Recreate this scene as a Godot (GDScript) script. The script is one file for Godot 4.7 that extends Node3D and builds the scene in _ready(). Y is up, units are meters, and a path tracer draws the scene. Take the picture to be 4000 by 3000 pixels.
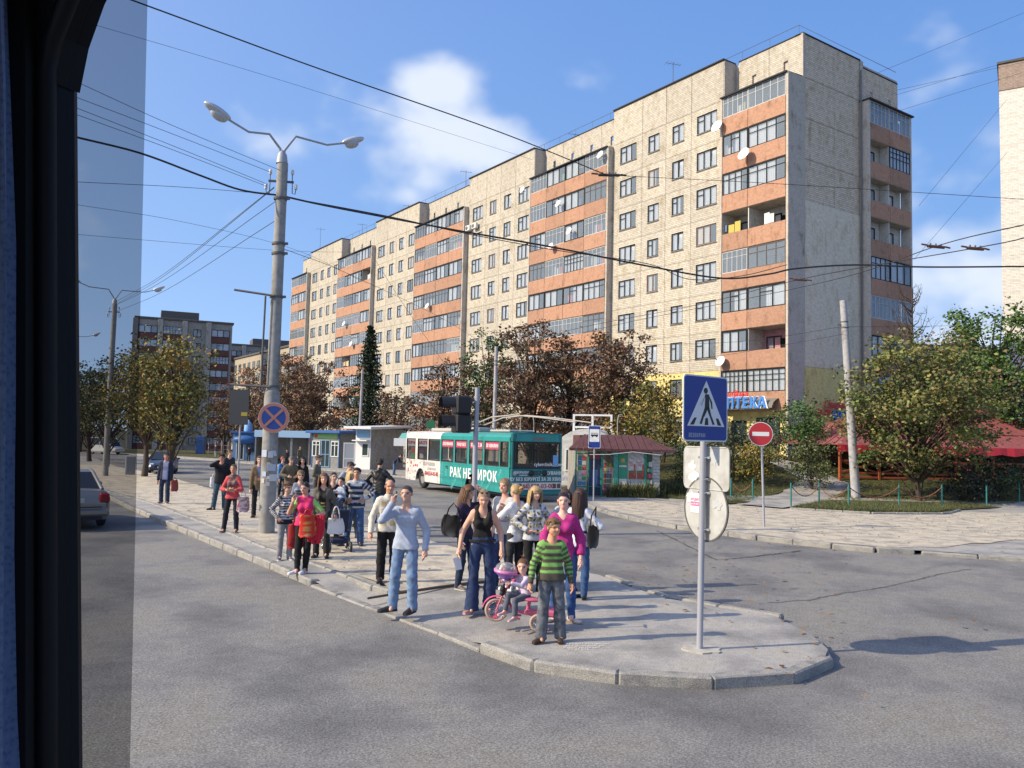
extends Node3D
# A street corner seen from a bus: camera, sky and sun first, then the ground, buildings, trees, vehicles, street furniture, people.
class MB:
	var v := PackedVector3Array()
	var n := PackedVector3Array()
	var c := PackedColorArray()
	var ix := PackedInt32Array()
	var col := Color.WHITE
	func vert(p: Vector3, nn: Vector3) -> int:
		v.append(p); n.append(nn); c.append(col)
		return v.size() - 1
	func tri(a: Vector3, b: Vector3, d: Vector3):
		var nn := (b - a).cross(d - a).normalized()
		var i := vert(a, nn); vert(b, nn); vert(d, nn)
		ix.append_array(PackedInt32Array([i, i + 2, i + 1]))
	func quad(a: Vector3, b: Vector3, d: Vector3, e: Vector3):
		var nn := (b - a).cross(d - a)
		if nn.length_squared() < 1e-14: nn = (d - a).cross(e - a)
		nn = nn.normalized()
		var i := vert(a, nn); vert(b, nn); vert(d, nn); vert(e, nn)
		ix.append_array(PackedInt32Array([i, i + 2, i + 1, i, i + 3, i + 2]))
	func box(o: Vector3, s: Vector3, b := Basis.IDENTITY):
		var h := s * .5
		var p := []
		for k in 8: p.append(o + b * Vector3(h.x if k & 1 else -h.x, h.y if k & 2 else -h.y, h.z if k & 4 else -h.z))
		quad(p[4], p[5], p[7], p[6]); quad(p[1], p[0], p[2], p[3]); quad(p[5], p[1], p[3], p[7])
		quad(p[0], p[4], p[6], p[2]); quad(p[6], p[7], p[3], p[2]); quad(p[0], p[1], p[5], p[4])
	func lohi(a: Vector3, b: Vector3): box((a + b) * .5, (b - a).abs())
	func cbox(o: Vector3, s: Vector3, r := .01, b := Basis.IDENTITY):
		var h := s * .5
		var q := func(sx, sy, sz, ax): return o + b * Vector3(sx * (h.x - (.0 if ax == 0 else r)), sy * (h.y - (.0 if ax == 1 else r)), sz * (h.z - (.0 if ax == 2 else r)))
		for s1 in [-1, 1]:
			_q(q.call(s1, -1, -1, 0), q.call(s1, 1, -1, 0), q.call(s1, 1, 1, 0), q.call(s1, -1, 1, 0), o)
			_q(q.call(-1, s1, -1, 1), q.call(1, s1, -1, 1), q.call(1, s1, 1, 1), q.call(-1, s1, 1, 1), o)
			_q(q.call(-1, -1, s1, 2), q.call(1, -1, s1, 2), q.call(1, 1, s1, 2), q.call(-1, 1, s1, 2), o)
			for s2 in [-1, 1]:
				_q(q.call(s1, s2, -1, 0), q.call(s1, s2, 1, 0), q.call(s1, s2, 1, 1), q.call(s1, s2, -1, 1), o)
				_q(q.call(s1, -1, s2, 0), q.call(s1, 1, s2, 0), q.call(s1, 1, s2, 2), q.call(s1, -1, s2, 2), o)
				_q(q.call(-1, s1, s2, 1), q.call(1, s1, s2, 1), q.call(1, s1, s2, 2), q.call(-1, s1, s2, 2), o)
				for s3 in [-1, 1]:
					var a: Vector3 = q.call(s1, s2, s3, 0); var e: Vector3 = q.call(s1, s2, s3, 1); var f: Vector3 = q.call(s1, s2, s3, 2)
					if (e - a).cross(f - a).dot(a - o) < 0: tri(a, f, e)
					else: tri(a, e, f)
	func _q(a: Vector3, b: Vector3, d: Vector3, e: Vector3, o: Vector3):
		if (b - a).cross(d - a).dot((a + d) * .5 - o) < 0: quad(a, e, d, b)
		else: quad(a, b, d, e)
	func tube(pts: Array, rad: Array, sides := 8, cap := true, flat := 1.0, upv := Vector3.UP):
		var m := pts.size()
		var side := Vector3.ZERO
		var st := v.size()
		for i in m:
			var t: Vector3 = (pts[min(i + 1, m - 1)] - pts[max(i - 1, 0)])
			if t.length_squared() < 1e-12: t = Vector3.UP
			t = t.normalized()
			if i == 0:
				side = upv.cross(t)
				if side.length() < .05: side = Vector3.RIGHT.cross(t)
				if side.length() < .05: side = Vector3.BACK.cross(t)
			side = (side - t * side.dot(t)).normalized()
			var o := t.cross(side)
			var r: float = rad[i] if rad.size() > 1 else rad[0]
			for k in sides:
				var a := TAU * k / sides
				var d := side * cos(a) + o * sin(a) * flat
				vert(pts[i] + d * r, (side * cos(a) * flat + o * sin(a)).normalized())
		for i in m - 1:
			for k in sides:
				var a0 := st + i * sides + k
				var a1 := st + i * sides + (k + 1) % sides
				ix.append_array(PackedInt32Array([a0, a0 + sides, a1, a1, a0 + sides, a1 + sides]))
		if cap:
			for e in [0, m - 1]:
				var t2: Vector3 = (pts[0] - pts[1]) if e == 0 else (pts[m - 1] - pts[m - 2])
				t2 = t2.normalized()
				var ci := vert(pts[e], t2)
				for k in sides: vert(v[st + e * sides + k], t2)
				for k in sides: ix.append_array(PackedInt32Array([ci, ci + 1 + k, ci + 1 + (k + 1) % sides]))
	func cyl(a: Vector3, b: Vector3, r: float, r2 := -1.0, sides := 10, cap := true):
		tube([a, b], [r, r if r2 < 0 else r2], sides, cap)
	func lathe(prof: Array, o: Vector3, sides := 16, b := Basis.IDENTITY):
		var st := v.size()
		var m := prof.size()
		for i in m:
			var t: Vector2 = prof[min(i + 1, m - 1)] - prof[max(i - 1, 0)]
			var nn := Vector2(t.y, -t.x).normalized()
			for k in sides:
				var a := TAU * k / sides
				vert(o + b * Vector3(cos(a) * prof[i].x, prof[i].y, sin(a) * prof[i].x), b * Vector3(cos(a) * nn.x, nn.y, sin(a) * nn.x))
		for i in m - 1:
			for k in sides:
				var a0 := st + i * sides + k
				var a1 := st + i * sides + (k + 1) % sides
				ix.append_array(PackedInt32Array([a0, a0 + sides, a1, a1, a0 + sides, a1 + sides]))
	func ell(o: Vector3, r: Vector3, b := Basis.IDENTITY, su := 10, sv := 7):
		var st := v.size()
		for j in sv + 1:
			var ph := PI * j / sv
			for i in su:
				var a := TAU * i / su
				var d := Vector3(sin(ph) * cos(a), cos(ph), sin(ph) * sin(a))
				vert(o + b * (d * r), (b * (d / r)).normalized())
		for j in sv:
			for i in su:
				var a0 := st + j * su + i
				var a1 := st + j * su + (i + 1) % su
				ix.append_array(PackedInt32Array([a0, a1, a0 + su, a1, a1 + su, a0 + su]))
	func prism(poly: PackedVector2Array, z0: float, z1: float, x := Transform3D.IDENTITY):
		var m := poly.size()
		var t := Geometry2D.triangulate_polygon(poly)
		for e in 2:
			var z := z1 if e else z0
			var nn := x.basis * Vector3(0, 0, 1.0 if z1 > z0 == (e == 1) else -1.0)
			var st := v.size()
			for q in poly: vert(x * Vector3(q.x, q.y, z), nn.normalized())
			for k in t: ix.append(st + k)
		for i in m:
			var p := poly[i]; var q := poly[(i + 1) % m]
			quad(x * Vector3(p.x, p.y, z0), x * Vector3(q.x, q.y, z0), x * Vector3(q.x, q.y, z1), x * Vector3(p.x, p.y, z1))
	func add(o: MB, x := Transform3D.IDENTITY):
		var st := v.size()
		for i in o.v.size():
			v.append(x * o.v[i]); n.append((x.basis * o.n[i]).normalized()); c.append(o.c[i])
		for k in o.ix: ix.append(st + k)
	func mesh(with_col := false) -> ArrayMesh:
		var i := 0
		while i < ix.size() and ix.size() < 400000:
			var p0 := v[ix[i]]
			if (v[ix[i + 1]] - p0).cross(v[ix[i + 2]] - p0).dot(n[ix[i]] + n[ix[i + 1]] + n[ix[i + 2]]) > 0:
				var t := ix[i + 1]
				ix[i + 1] = ix[i + 2]; ix[i + 2] = t
			i += 3
		var a := []
		a.resize(Mesh.ARRAY_MAX)
		a[Mesh.ARRAY_VERTEX] = v; a[Mesh.ARRAY_NORMAL] = n; a[Mesh.ARRAY_INDEX] = ix
		if with_col: a[Mesh.ARRAY_COLOR] = c
		var m := ArrayMesh.new()
		m.add_surface_from_arrays(Mesh.PRIMITIVE_TRIANGLES, a)
		return m
var counts := {}
var mats := {}
var texs := {}
func numbered(called: String, under = null) -> String:
	var key = called if under == null else str(under.get_instance_id()) + called
	var k: int = counts.get(key, -1) + 1
	counts[key] = k
	return called if k == 0 else "%s_%03d" % [called, k]
func tag(o: Node, label := "", category := "", group := "", kind := ""):
	if label: o.set_meta("label", label)
	if category: o.set_meta("category", category)
	if group: o.set_meta("group", group)
	if kind: o.set_meta("kind", kind)
	return o
func thing(called: String, label: String, category: String, at := Vector3.ZERO, yaw := 0.0, group := "") -> Node3D:
	var o := Node3D.new()
	o.name = numbered(called)
	add_child(o)
	o.position = at; o.rotation.y = yaw
	tag(o, label, category, group)
	return o
func part(under: Node, called: String, mesh: Mesh, m: Material, x := Transform3D.IDENTITY) -> MeshInstance3D:
	var o := MeshInstance3D.new()
	o.name = numbered(called) if under == self else numbered(called, under)
	o.mesh = mesh
	o.material_override = m
	o.transform = x
	under.add_child(o)
	return o
func hub(under: Node, called: String, x := Transform3D.IDENTITY) -> Node3D:
	var o := Node3D.new()
	o.name = numbered(called, under)
	o.transform = x
	under.add_child(o)
	return o
func copy(o: Node3D, called: String, label: String, at: Vector3, yaw: float) -> Node3D:
	var r: Node3D = o.duplicate()
	r.name = numbered(called)
	add_child(r)
	r.position = at; r.rotation.y = yaw
	r.set_meta("label", label)
	return r
func structure(called: String, mesh: Mesh, m: Material) -> MeshInstance3D:
	var o := part(self, called, mesh, m)
	o.set_meta("kind", "structure")
	return o
func lin(r: float, g: float, b: float) -> Color: return Color(r, g, b).linear_to_srgb()
func mat(key: String, colr: Color, rough := .8, metal := .0, tex = null, scale := 1.0, nrm = null, nscale := 1.0) -> StandardMaterial3D:
	if mats.has(key): return mats[key]
	var m := StandardMaterial3D.new()
	m.albedo_color = colr.linear_to_srgb()
	m.roughness = rough; m.metallic = metal
	if tex != null:
		m.albedo_texture = tex
	if nrm != null:
		m.normal_enabled = true; m.normal_texture = nrm; m.normal_scale = nscale
	if tex != null or nrm != null:
		m.uv1_triplanar = true; m.uv1_world_triplanar = true
		m.uv1_scale = Vector3.ONE * scale
	mats[key] = m
	return m
func vmat(key: String, rough := .85, nrm = null, scale := 1.0, nscale := 1.0) -> StandardMaterial3D:
	var m := mat(key, Color.WHITE, rough, .0, null, scale, nrm, nscale)
	m.vertex_color_use_as_albedo = true
	return m
func noise(kind: int, freq: float, oct := 4, seed_ := 1) -> FastNoiseLite:
	var f := FastNoiseLite.new()
	f.noise_type = kind; f.frequency = freq; f.fractal_octaves = oct; f.seed = seed_
	return f
func grey_image(f: FastNoiseLite, size: int) -> Image:
	var im := f.get_seamless_image(size, size)
	im.convert(Image.FORMAT_L8)
	return im
func ramp_tex(key: String, f: FastNoiseLite, size: int, stops: Array, f2: FastNoiseLite = null, amount := .0) -> ImageTexture:
	if texs.has(key): return texs[key]
	var im := grey_image(f, size).get_data()
	var im2 := grey_image(f2, size).get_data() if f2 else PackedByteArray()
	var g := Gradient.new()
	var off := PackedFloat32Array(); var cs := PackedColorArray()
	for s in stops: off.append(s[0]); cs.append(s[1])
	g.offsets = off; g.colors = cs
	var lut := []
	for i in 256: lut.append(g.sample(i / 255.0))
	var d := PackedByteArray()
	d.resize(size * size * 3)
	for i in size * size:
		var q: Color = lut[im[i]]
		var k := 1.0
		if f2: k = 1.0 + amount * (im2[i] / 127.5 - 1.0)
		d[i * 3] = clampi(int(q.r * k * 255), 0, 255); d[i * 3 + 1] = clampi(int(q.g * k * 255), 0, 255); d[i * 3 + 2] = clampi(int(q.b * k * 255), 0, 255)
	var t := ImageTexture.create_from_image(Image.create_from_data(size, size, false, Image.FORMAT_RGB8, d))
	texs[key] = t
	return t
func bump_tex(key: String, f: FastNoiseLite, size: int, strength: float) -> ImageTexture:
	if texs.has(key): return texs[key]
	var im := f.get_seamless_image(size, size)
	im.convert(Image.FORMAT_RGBA8)
	im.bump_map_to_normal_map(strength)
	var t := ImageTexture.create_from_image(im)
	texs[key] = t
	return t
func sm(t: float) -> float:
	t = clampf(t, 0, 1)
	return t * t * (3 - 2 * t)
func rise(x: float, z: float) -> float:
	return -.010 * maxf(.0, -z - 22.0) + 1.9 * sm((-z - 37.0) / 14.0) * sm((x - 3.0) / 9.0)
func on(x: float, z: float, dy := .12) -> Vector3: return Vector3(x, rise(x, z) + dy, z)
func b_yaw(a: float) -> Basis: return Basis(Vector3.UP, a)
func text_mesh(s: String, size_m: float, depth := .004, bold := true, serif := false) -> TextMesh:
	var f := SystemFont.new()
	f.font_names = PackedStringArray(["Droid Serif" if serif else "Droid Sans"])
	f.font_weight = 700 if bold else 400
	var t := TextMesh.new()
	t.font = f; t.text = s; t.font_size = 64; t.pixel_size = size_m / 46.0; t.depth = depth; t.curve_step = 3.0
	return t
const SUN_EL := 32.5
func _ready():
	var cam := Camera3D.new()
	var p := .0649353
	var r := .0230659
	var fw := Vector3(0, sin(p), -cos(p))
	var up0 := Vector3(0, cos(p), sin(p))
	var rt := Vector3(cos(r), 0, 0) + up0 * sin(r)
	var up := Vector3(-sin(r), 0, 0) + up0 * cos(r)
	cam.transform = Transform3D(Basis(rt, up, -fw), Vector3(0, 2.6, 0))
	cam.fov = 50.36
	cam.near = .05; cam.far = 3000
	add_child(cam)
	cam.current = true
	var env := Environment.new()
	env.background_mode = Environment.BG_SKY
	var sky := Sky.new()
	var pano := PanoramaSkyMaterial.new()
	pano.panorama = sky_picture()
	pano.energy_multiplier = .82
	sky.sky_material = pano
	env.sky = sky
	env.tonemap_mode = Environment.TONE_MAPPER_LINEAR
	env.tonemap_exposure = 1.5
	env.sdfgi_enabled = true; env.ssao_enabled = true; env.ssil_enabled = true
	var we := WorldEnvironment.new()
	we.environment = env
	add_child(we)
	var sun := DirectionalLight3D.new()
	sun.name = "sun"
	sun.light_energy = 1.2
	sun.light_color = Color(1.0, .925, .80)
	sun.light_angular_distance = .5
	sun.shadow_enabled = true
	var e := deg_to_rad(SUN_EL)
	var az := deg_to_rad(-16.0)
	sun.look_at_from_position(Vector3.ZERO, Vector3(cos(az) * cos(e), -sin(e), sin(az) * cos(e)), Vector3.UP)
	add_child(sun)
	make_ground()
	make_building()
	make_far_buildings()
	make_kiosks()
	make_cafe()
	make_trees()
	make_trolleybus()
	make_cars()
	make_street()
	make_wires()
	make_people()
	make_small()
	make_bus_window()
func sky_picture() -> ImageTexture:
	var w := 2048; var h := 1024
	var im := Image.create(w, h, false, Image.FORMAT_RGBF)
	var big := noise(FastNoiseLite.TYPE_SIMPLEX_SMOOTH, 1.0, 5, 7)
	var fine := noise(FastNoiseLite.TYPE_SIMPLEX_SMOOTH, 5.5, 5, 3)
	var banks := [[5, 17.5, 19, 4.2], [-4, 19.5, 7, 3.5], [-5, 23.5, 3, 1.6], [31, 13, 10, 9], [28, 7, 8, 5], [-30, 13, 6, 2.5], [55, 20, 16, 9], [85, 14, 18, 8], [112, 26, 20, 9], [145, 18, 22, 9], [-62, 18, 16, 7], [-95, 22, 18, 9], [-128, 14, 18, 7], [-160, 24, 20, 9], [176, 14, 16, 7]]
	for j in h:
		var el := PI * (.5 - (j + .5) / h)
		for i in w:
			var t := clampf(el / (PI * .5), 0, 1)
			var k := pow(1.0 - t, 3.0)
			var q := Color(.030, .145, .50).lerp(Color(.25, .47, .82), k)
			if el < 0:
				im.set_pixel(i, j, Color(.30, .33, .35))
				continue
			var sa := TAU * (i + .5) / w
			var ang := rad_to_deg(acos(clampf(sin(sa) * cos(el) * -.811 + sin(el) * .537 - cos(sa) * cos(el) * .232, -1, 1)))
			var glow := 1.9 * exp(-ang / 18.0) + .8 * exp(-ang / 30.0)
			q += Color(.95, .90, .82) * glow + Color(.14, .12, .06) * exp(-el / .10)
			if el < .9:
				var az := TAU * (i + .5) / w
				var ad := rad_to_deg(az); var ed := rad_to_deg(el)
				var d := Vector3(sin(az) * cos(el), sin(el) * 1.6, -cos(az) * cos(el))
				var best := -9.0
				for b in banks:
					var da := fposmod(ad - b[0] + 180.0, 360.0) - 180.0
					best = maxf(best, 1.0 - sqrt(pow(da / b[2], 2) + pow((ed - b[1]) / b[3], 2)))
				if best < -1.0:
					im.set_pixel(i, j, q)
					continue
				var s := .75 * big.get_noise_3dv(d * 2.6) + .75 * fine.get_noise_3dv(d * 1.3)
				var cov := smoothstep(-.15, .95, best * .75 + s * 1.25 - .02)
				q = q.lerp(Color(.74, .79, .87), clampf(cov, 0, 1) * .85)
			im.set_pixel(i, j, q)
	return ImageTexture.create_from_image(im)
# ---------------------------------------------------------------- ground
func sheet(poly: PackedVector2Array, dy: float, cell: float, lift = null) -> MB:
	var mb := MB.new()
	var lo := poly[0]; var hi := poly[0]
	for q in poly: lo = lo.min(q); hi = hi.max(q)
	var x := floorf(lo.x / cell) * cell
	while x < hi.x:
		var z := floorf(lo.y / cell) * cell
		while z < hi.y:
			var sq := PackedVector2Array([Vector2(x, z), Vector2(x + cell, z), Vector2(x + cell, z + cell), Vector2(x, z + cell)])
			for piece in Geometry2D.intersect_polygons(poly, sq):
				var t := Geometry2D.triangulate_polygon(piece)
				if t.is_empty(): continue
				var st := mb.v.size()
				for q in piece:
					mb.vert(Vector3(q.x, rise(q.x, q.y) + (dy if lift == null else lift.call(q)), q.y), Vector3.UP)
				for k in t: mb.ix.append(st + k)
			z += cell
		x += cell
	return mb
func ragged(pts: Array, amp: float, step: float, sd: int) -> PackedVector2Array:
	var f := noise(FastNoiseLite.TYPE_SIMPLEX, .9, 3, sd)
	var out := PackedVector2Array()
	for i in pts.size():
		var a: Vector2 = pts[i]; var b: Vector2 = pts[(i + 1) % pts.size()]
		var m := maxi(1, int(a.distance_to(b) / step))
		for k in m:
			var q := a.lerp(b, k / float(m))
			out.append(q + Vector2(f.get_noise_2d(q.x, q.y), f.get_noise_2d(q.x + 50, q.y)) * amp)
	return out
func V2(a: Array) -> Array:
	var out := []
	for i in a.size() / 2: out.append(Vector2(a[i * 2], a[i * 2 + 1]))
	return out
func along(pts: Array, step: float) -> Array:
	var out := [pts[0]]
	var left := step
	for i in pts.size() - 1:
		var a: Vector2 = pts[i]; var b: Vector2 = pts[i + 1]
		var l := a.distance_to(b)
		var at := left
		while at <= l:
			out.append(a.lerp(b, at / l)); at += step
		left = at - l
	out.append(pts[-1])
	return out
const NEAR_KERB := [-54.0, -92.0, -30.0, -54.5, -16.0, -32.5, -12.8, -27.5, -9.32, -22.39, -6.22, -18.04, -4.6, -15.79, -3.33, -14.0, -2.24, -12.57, -.9, -10.85, -.1, -9.7, .35, -9.2, 1.01, -8.9, 1.95, -8.74, 2.58, -8.8, 3.18, -9.05, 3.7, -9.45, 4.02, -10.1, 4.1, -10.93, 3.95, -12.05]
const BACK_EDGE := [3.36, -12.48, 2.64, -13.14, 2.18, -14.07, 1.75, -15.3, 1.1, -15.9, .16, -16.79, -1.18, -18.52, -1.99, -20.04, -3.84, -22.65, -8.93, -31.77, -10.6, -33.9, -12.92, -36.19, -16.85, -42.75, -20.2, -48.2, -24.5, -54.5, -29.0, -61.0, -35.5, -72.0, -46.0, -90.0]
const INNER_KERB := [-30.8, -54.5, -16.73, -34.23, -12.12, -28.08, -7.15, -20.68, -5.2, -17.77, -3.22, -15.14, -1.98, -13.33, -1.8, -13.17]
const FAR_KERB := [-60.0, -118.0, -30.0, -86.0, -18.0, -70.5, -9.0, -58.5, .5, -47.0, 2.6, -41.0, 3.2, -36.68, 3.36, -31.62, 3.72, -29.08, 4.4, -26.5, 5.22, -24.42, 6.16, -23.24, 6.41, -22.52, 7.35, -21.62, 7.88, -21.11, 8.43, -20.58, 9.08, -20.15, 9.84, -20.05]
const CRACKS := [[4.27, -13.5, 4.99, -13.81, 5.9, -14.53, 6.7, -15.06, 7.71, -15.91, 8.56, -16.69, 9.93, -17.75], [4.3, -24.0, 4.6, -18.2, 5.6, -18.9, 7.2, -20.2], [6.0, -8.0, 9.5, -11.5, 16.0, -14.0]]
func kerb_run(under: Node3D, line: Array, step: float, wid: float, hgt: float, m: Material, sd: int, sink = null, side := 1.0):
	var rng := RandomNumberGenerator.new()
	rng.seed = sd
	var pts := along(line, step)
	for i in pts.size() - 1:
		var a: Vector2 = pts[i]; var b: Vector2 = pts[i + 1]
		var l := a.distance_to(b)
		if l < .15: continue
		var c := (a + b) * .5
		var dirv := (b - a) / l
		var nr := Vector2(-dirv.y, dirv.x) * wid * .5 * side
		var h := hgt + rng.randf_range(-.008, .008)
		if sink: h = sink.call(c, h)
		var mb := MB.new()
		mb.cbox(Vector3(0, (h - .16) * .5, 0), Vector3(wid + rng.randf_range(-.006, .006), h + .16, l - rng.randf_range(.008, .022)), rng.randf_range(.012, .03))
		var pitch := atan2(rise(b.x, b.y) - rise(a.x, a.y), l)
		var bs := Basis(Vector3.UP, atan2(dirv.x, dirv.y)) * Basis(Vector3.RIGHT, -pitch + rng.randf_range(-.004, .004)) * Basis(Vector3.UP, rng.randf_range(-.008, .008))
		part(under, "kerb_stone", mb.mesh(), m, Transform3D(bs, Vector3(c.x + nr.x, rise(c.x, c.y), c.y + nr.y)))
func make_ground():
	var fine := noise(FastNoiseLite.TYPE_SIMPLEX, .09, 4, 11)
	var speck := noise(FastNoiseLite.TYPE_VALUE, .42, 2, 5)
	var coarse := noise(FastNoiseLite.TYPE_SIMPLEX_SMOOTH, .012, 5, 21)
	var patch := noise(FastNoiseLite.TYPE_SIMPLEX_SMOOTH, .05, 4, 45)
	var g := func(x): return Color(x, x, x)
	var t_asph := ramp_tex("asph", speck, 512, [[0.0, g.call(0.45)], [0.3, g.call(0.74)], [0.7, g.call(0.88)], [1.0, Color(1, 0.99, 0.98)]], fine, 0.16)
	var t_stain := ramp_tex("stain", coarse, 512, [[0.0, Color(0.72, 0.72, 0.725)], [0.42, Color(0.90, 0.90, 0.90)], [0.56, Color(0.97, 0.965, 0.955)], [0.8, Color(1, 0.985, 0.95)]], fine, 0.05)
	var t_dirt := ramp_tex("dirt", patch, 512, [[0.0, Color(0.88, 0.86, 0.82)], [0.4, Color(0.93, 0.915, 0.88)], [0.6, Color(0.95, 0.94, 0.91)], [1.0, Color(0.98, 0.965, 0.94)]], speck, 0.10)
	var t_grass := ramp_tex("grass", coarse, 512, [[0.0, Color(0.40, 0.44, 0.25)], [0.45, Color(0.55, 0.58, 0.33)], [0.62, Color(0.72, 0.66, 0.46)], [1.0, Color(0.82, 0.74, 0.58)]], speck, 0.25)
	var n_asph := bump_tex("n_asph", noise(FastNoiseLite.TYPE_CELLULAR, 0.2, 2, 8), 512, 5.0)
	var n_dirt := bump_tex("n_dirt", noise(FastNoiseLite.TYPE_SIMPLEX, 0.05, 5, 9), 512, 7.0)
	var lay := func(key, colr, tex, sc, nrm, ns, det, dsc):
		var m := mat(key, colr, .92, .0, tex, sc, nrm, ns)
		m.detail_enabled = true
		m.detail_blend_mode = BaseMaterial3D.BLEND_MODE_MUL
		m.detail_uv_layer = BaseMaterial3D.DETAIL_UV_2
		m.detail_albedo = det
		m.uv2_triplanar = true; m.uv2_world_triplanar = true
		m.uv2_scale = Vector3.ONE * dsc
		return m
	var m_road = lay.call("road", Color(0.335, 0.33, 0.315), t_asph, 0.52, n_asph, 0.12, t_stain, 0.062)
	var m_walk = lay.call("walk", Color(0.58, 0.565, 0.53), t_asph, 0.95, n_asph, 0.08, t_stain, 0.11)
	var m_dirt = lay.call("dirt", Color(0.60, 0.555, 0.475), t_dirt, 0.23, n_dirt, 0.06, t_stain, 0.21)
	var m_lawn = lay.call("lawn", Color(0.20, 0.21, 0.085), t_grass, 0.45, n_dirt, 1.0, t_stain, 0.13)
	var m_soil = lay.call("soil", Color(0.16, 0.15, 0.075), t_grass, 0.3, n_dirt, 1.0, t_stain, 0.09)
	var m_kerb = lay.call("kerb", Color(0.52, 0.51, 0.48), t_asph, 0.9, n_asph, 0.7, t_stain, 0.5)
	var gb := MB.new()
	var xs := [-900, -400, -200, -120, -80]
	var zs := [-1500, -700, -400, -250, -170, -130, -110]
	for i in range(-60, 62, 3): xs.append(i)
	xs.append_array([80, 120, 200, 400, 900])
	for i in range(-95, -19, 3): zs.append(i)
	zs.append_array([0, 30, 100, 400])
	for a in xs.size():
		for b in zs.size():
			gb.vert(Vector3(xs[a], rise(xs[a], maxf(zs[b], -250)) - .05, zs[b]), Vector3.UP)
	for a in xs.size() - 1:
		for b in zs.size() - 1:
			var i := a * zs.size() + b; var j := i + zs.size()
			gb.ix.append_array(PackedInt32Array([i, j, i + 1, j, j + 1, i + 1]))
	structure("ground", gb.mesh(), m_soil)
	structure("road", sheet(PackedVector2Array([Vector2(-75, 22), Vector2(45, 22), Vector2(45, -14), Vector2(12, -19.6), Vector2(9, -24), Vector2(6, -48), Vector2(-8, -62), Vector2(-30, -92), Vector2(-62, -126), Vector2(-75, -120)]), 0.0, 8.0).mesh(), m_road)
	var isl := PackedVector2Array()
	var nk := V2(NEAR_KERB); var be := V2(BACK_EDGE)
	for q in nk: isl.append(q)
	for q in be: isl.append(q)
	var inner := Geometry2D.offset_polygon(isl, -.1)
	var drop := func(q: Vector2):
		var f := sm((q.y + 14.6) / 1.2) * sm((-9.9 - q.y) / .7)
		if f <= 0: return .112
		var best := 9.0
		for i in range(5, 12):
			best = minf(best, q.distance_to(Geometry2D.get_closest_point_to_segment(q, nk[i], nk[i + 1])))
		return lerpf(.112, .02, f * sm(1.25 - best / 1.1))
	structure("island_pavement", sheet(inner[0], 0.11, 0.5, drop).mesh(), m_walk)
	var ik := V2(INNER_KERB)
	var dirt := []
	for q in ik: dirt.append(q + Vector2(.12, -.05))
	dirt.append_array(V2([-.62, -14.1, .1, -14.9, .6, -15.6, .1, -16.7, -1.3, -18.4, -2.1, -20.0, -3.95, -22.7, -9.05, -31.8, -10.7, -33.9, -13.0, -36.3, -16.95, -42.85, -20.3, -48.3, -24.6, -54.6, -29.2, -61.1, -31.5, -65.0, -34, -62]))
	structure("dirt_ground", sheet(ragged(dirt, 0.16, 0.5, 3), 0.116, 4.0).mesh(), m_dirt)
	var kerbs := hub(self, "island_kerb")
	kerbs.set_meta("kind", "structure")
	var dip := func(c: Vector2, h: float): return lerpf(.125, .028, sm((c.y + 14.6) / 1.2) * sm((-9.9 - c.y) / .7)) + h - .125
	kerb_run(kerbs, nk, 1.0, .17, .125, m_kerb, 4, dip, -1.0)
	kerb_run(kerbs, V2([3.97, -12.0, 3.36, -12.48, 2.64, -13.14, 2.18, -14.07, 1.75, -15.3]), 1.0, .16, .113, m_kerb, 6)
	var kin := hub(self, "inner_kerb")
	kin.set_meta("kind", "structure")
	kerb_run(kin, ik, 1.0, .11, .145, m_kerb, 9)
	var fk := V2(FAR_KERB)
	var far_ := PackedVector2Array()
	for q in fk: far_.append(q)
	for q in V2([10.6, -19.85, 11.59, -19.28, 14.5, -18.2, 22, -15.5, 46, -9, 46, -48, 30, -60, 4, -66, -8, -84, -20, -104, -44, -128, -66, -128]): far_.append(q)
	structure("far_pavement", sheet(far_, 0.085, 4.0).mesh(), m_walk)
	var sand := V2([3.6, -36.0, 3.6, -31.6, 3.95, -29.2, 5.4, -24.6, 6.4, -23.3, 7.6, -21.75, 9.3, -20.4, 11.0, -20.9, 13.4, -22.4, 17.0, -24.5, 24.0, -25.5, 24.5, -33.5, 18.4, -33.7, 16.9, -31.9, 13.7, -31.2, 11.1, -32.8, 9.3, -34.7, 8.0, -36.4, 5.0, -37.6])
	structure("sandy_pavement", sheet(ragged(sand, 0.22, 0.6, 8), 0.091, 4.0).mesh(), m_dirt)
	var kf := hub(self, "far_kerb")
	kf.set_meta("kind", "structure")
	var fk2 := fk.slice(4)
	fk2.append(Vector2(9.84, -20.05))
	kerb_run(kf, fk2, 1.0, .16, .125, m_kerb, 14)
	kerb_run(kf, fk.slice(0, 5), 3.0, .2, .115, m_kerb, 15)
	kerb_run(kf, V2([10.0, -20.0, 11.59, -19.28, 14.5, -18.2]), 1.2, .16, .092, m_kerb, 17)
	var crack := plaster("tar", Color(0.12, 0.12, 0.12))
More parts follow.
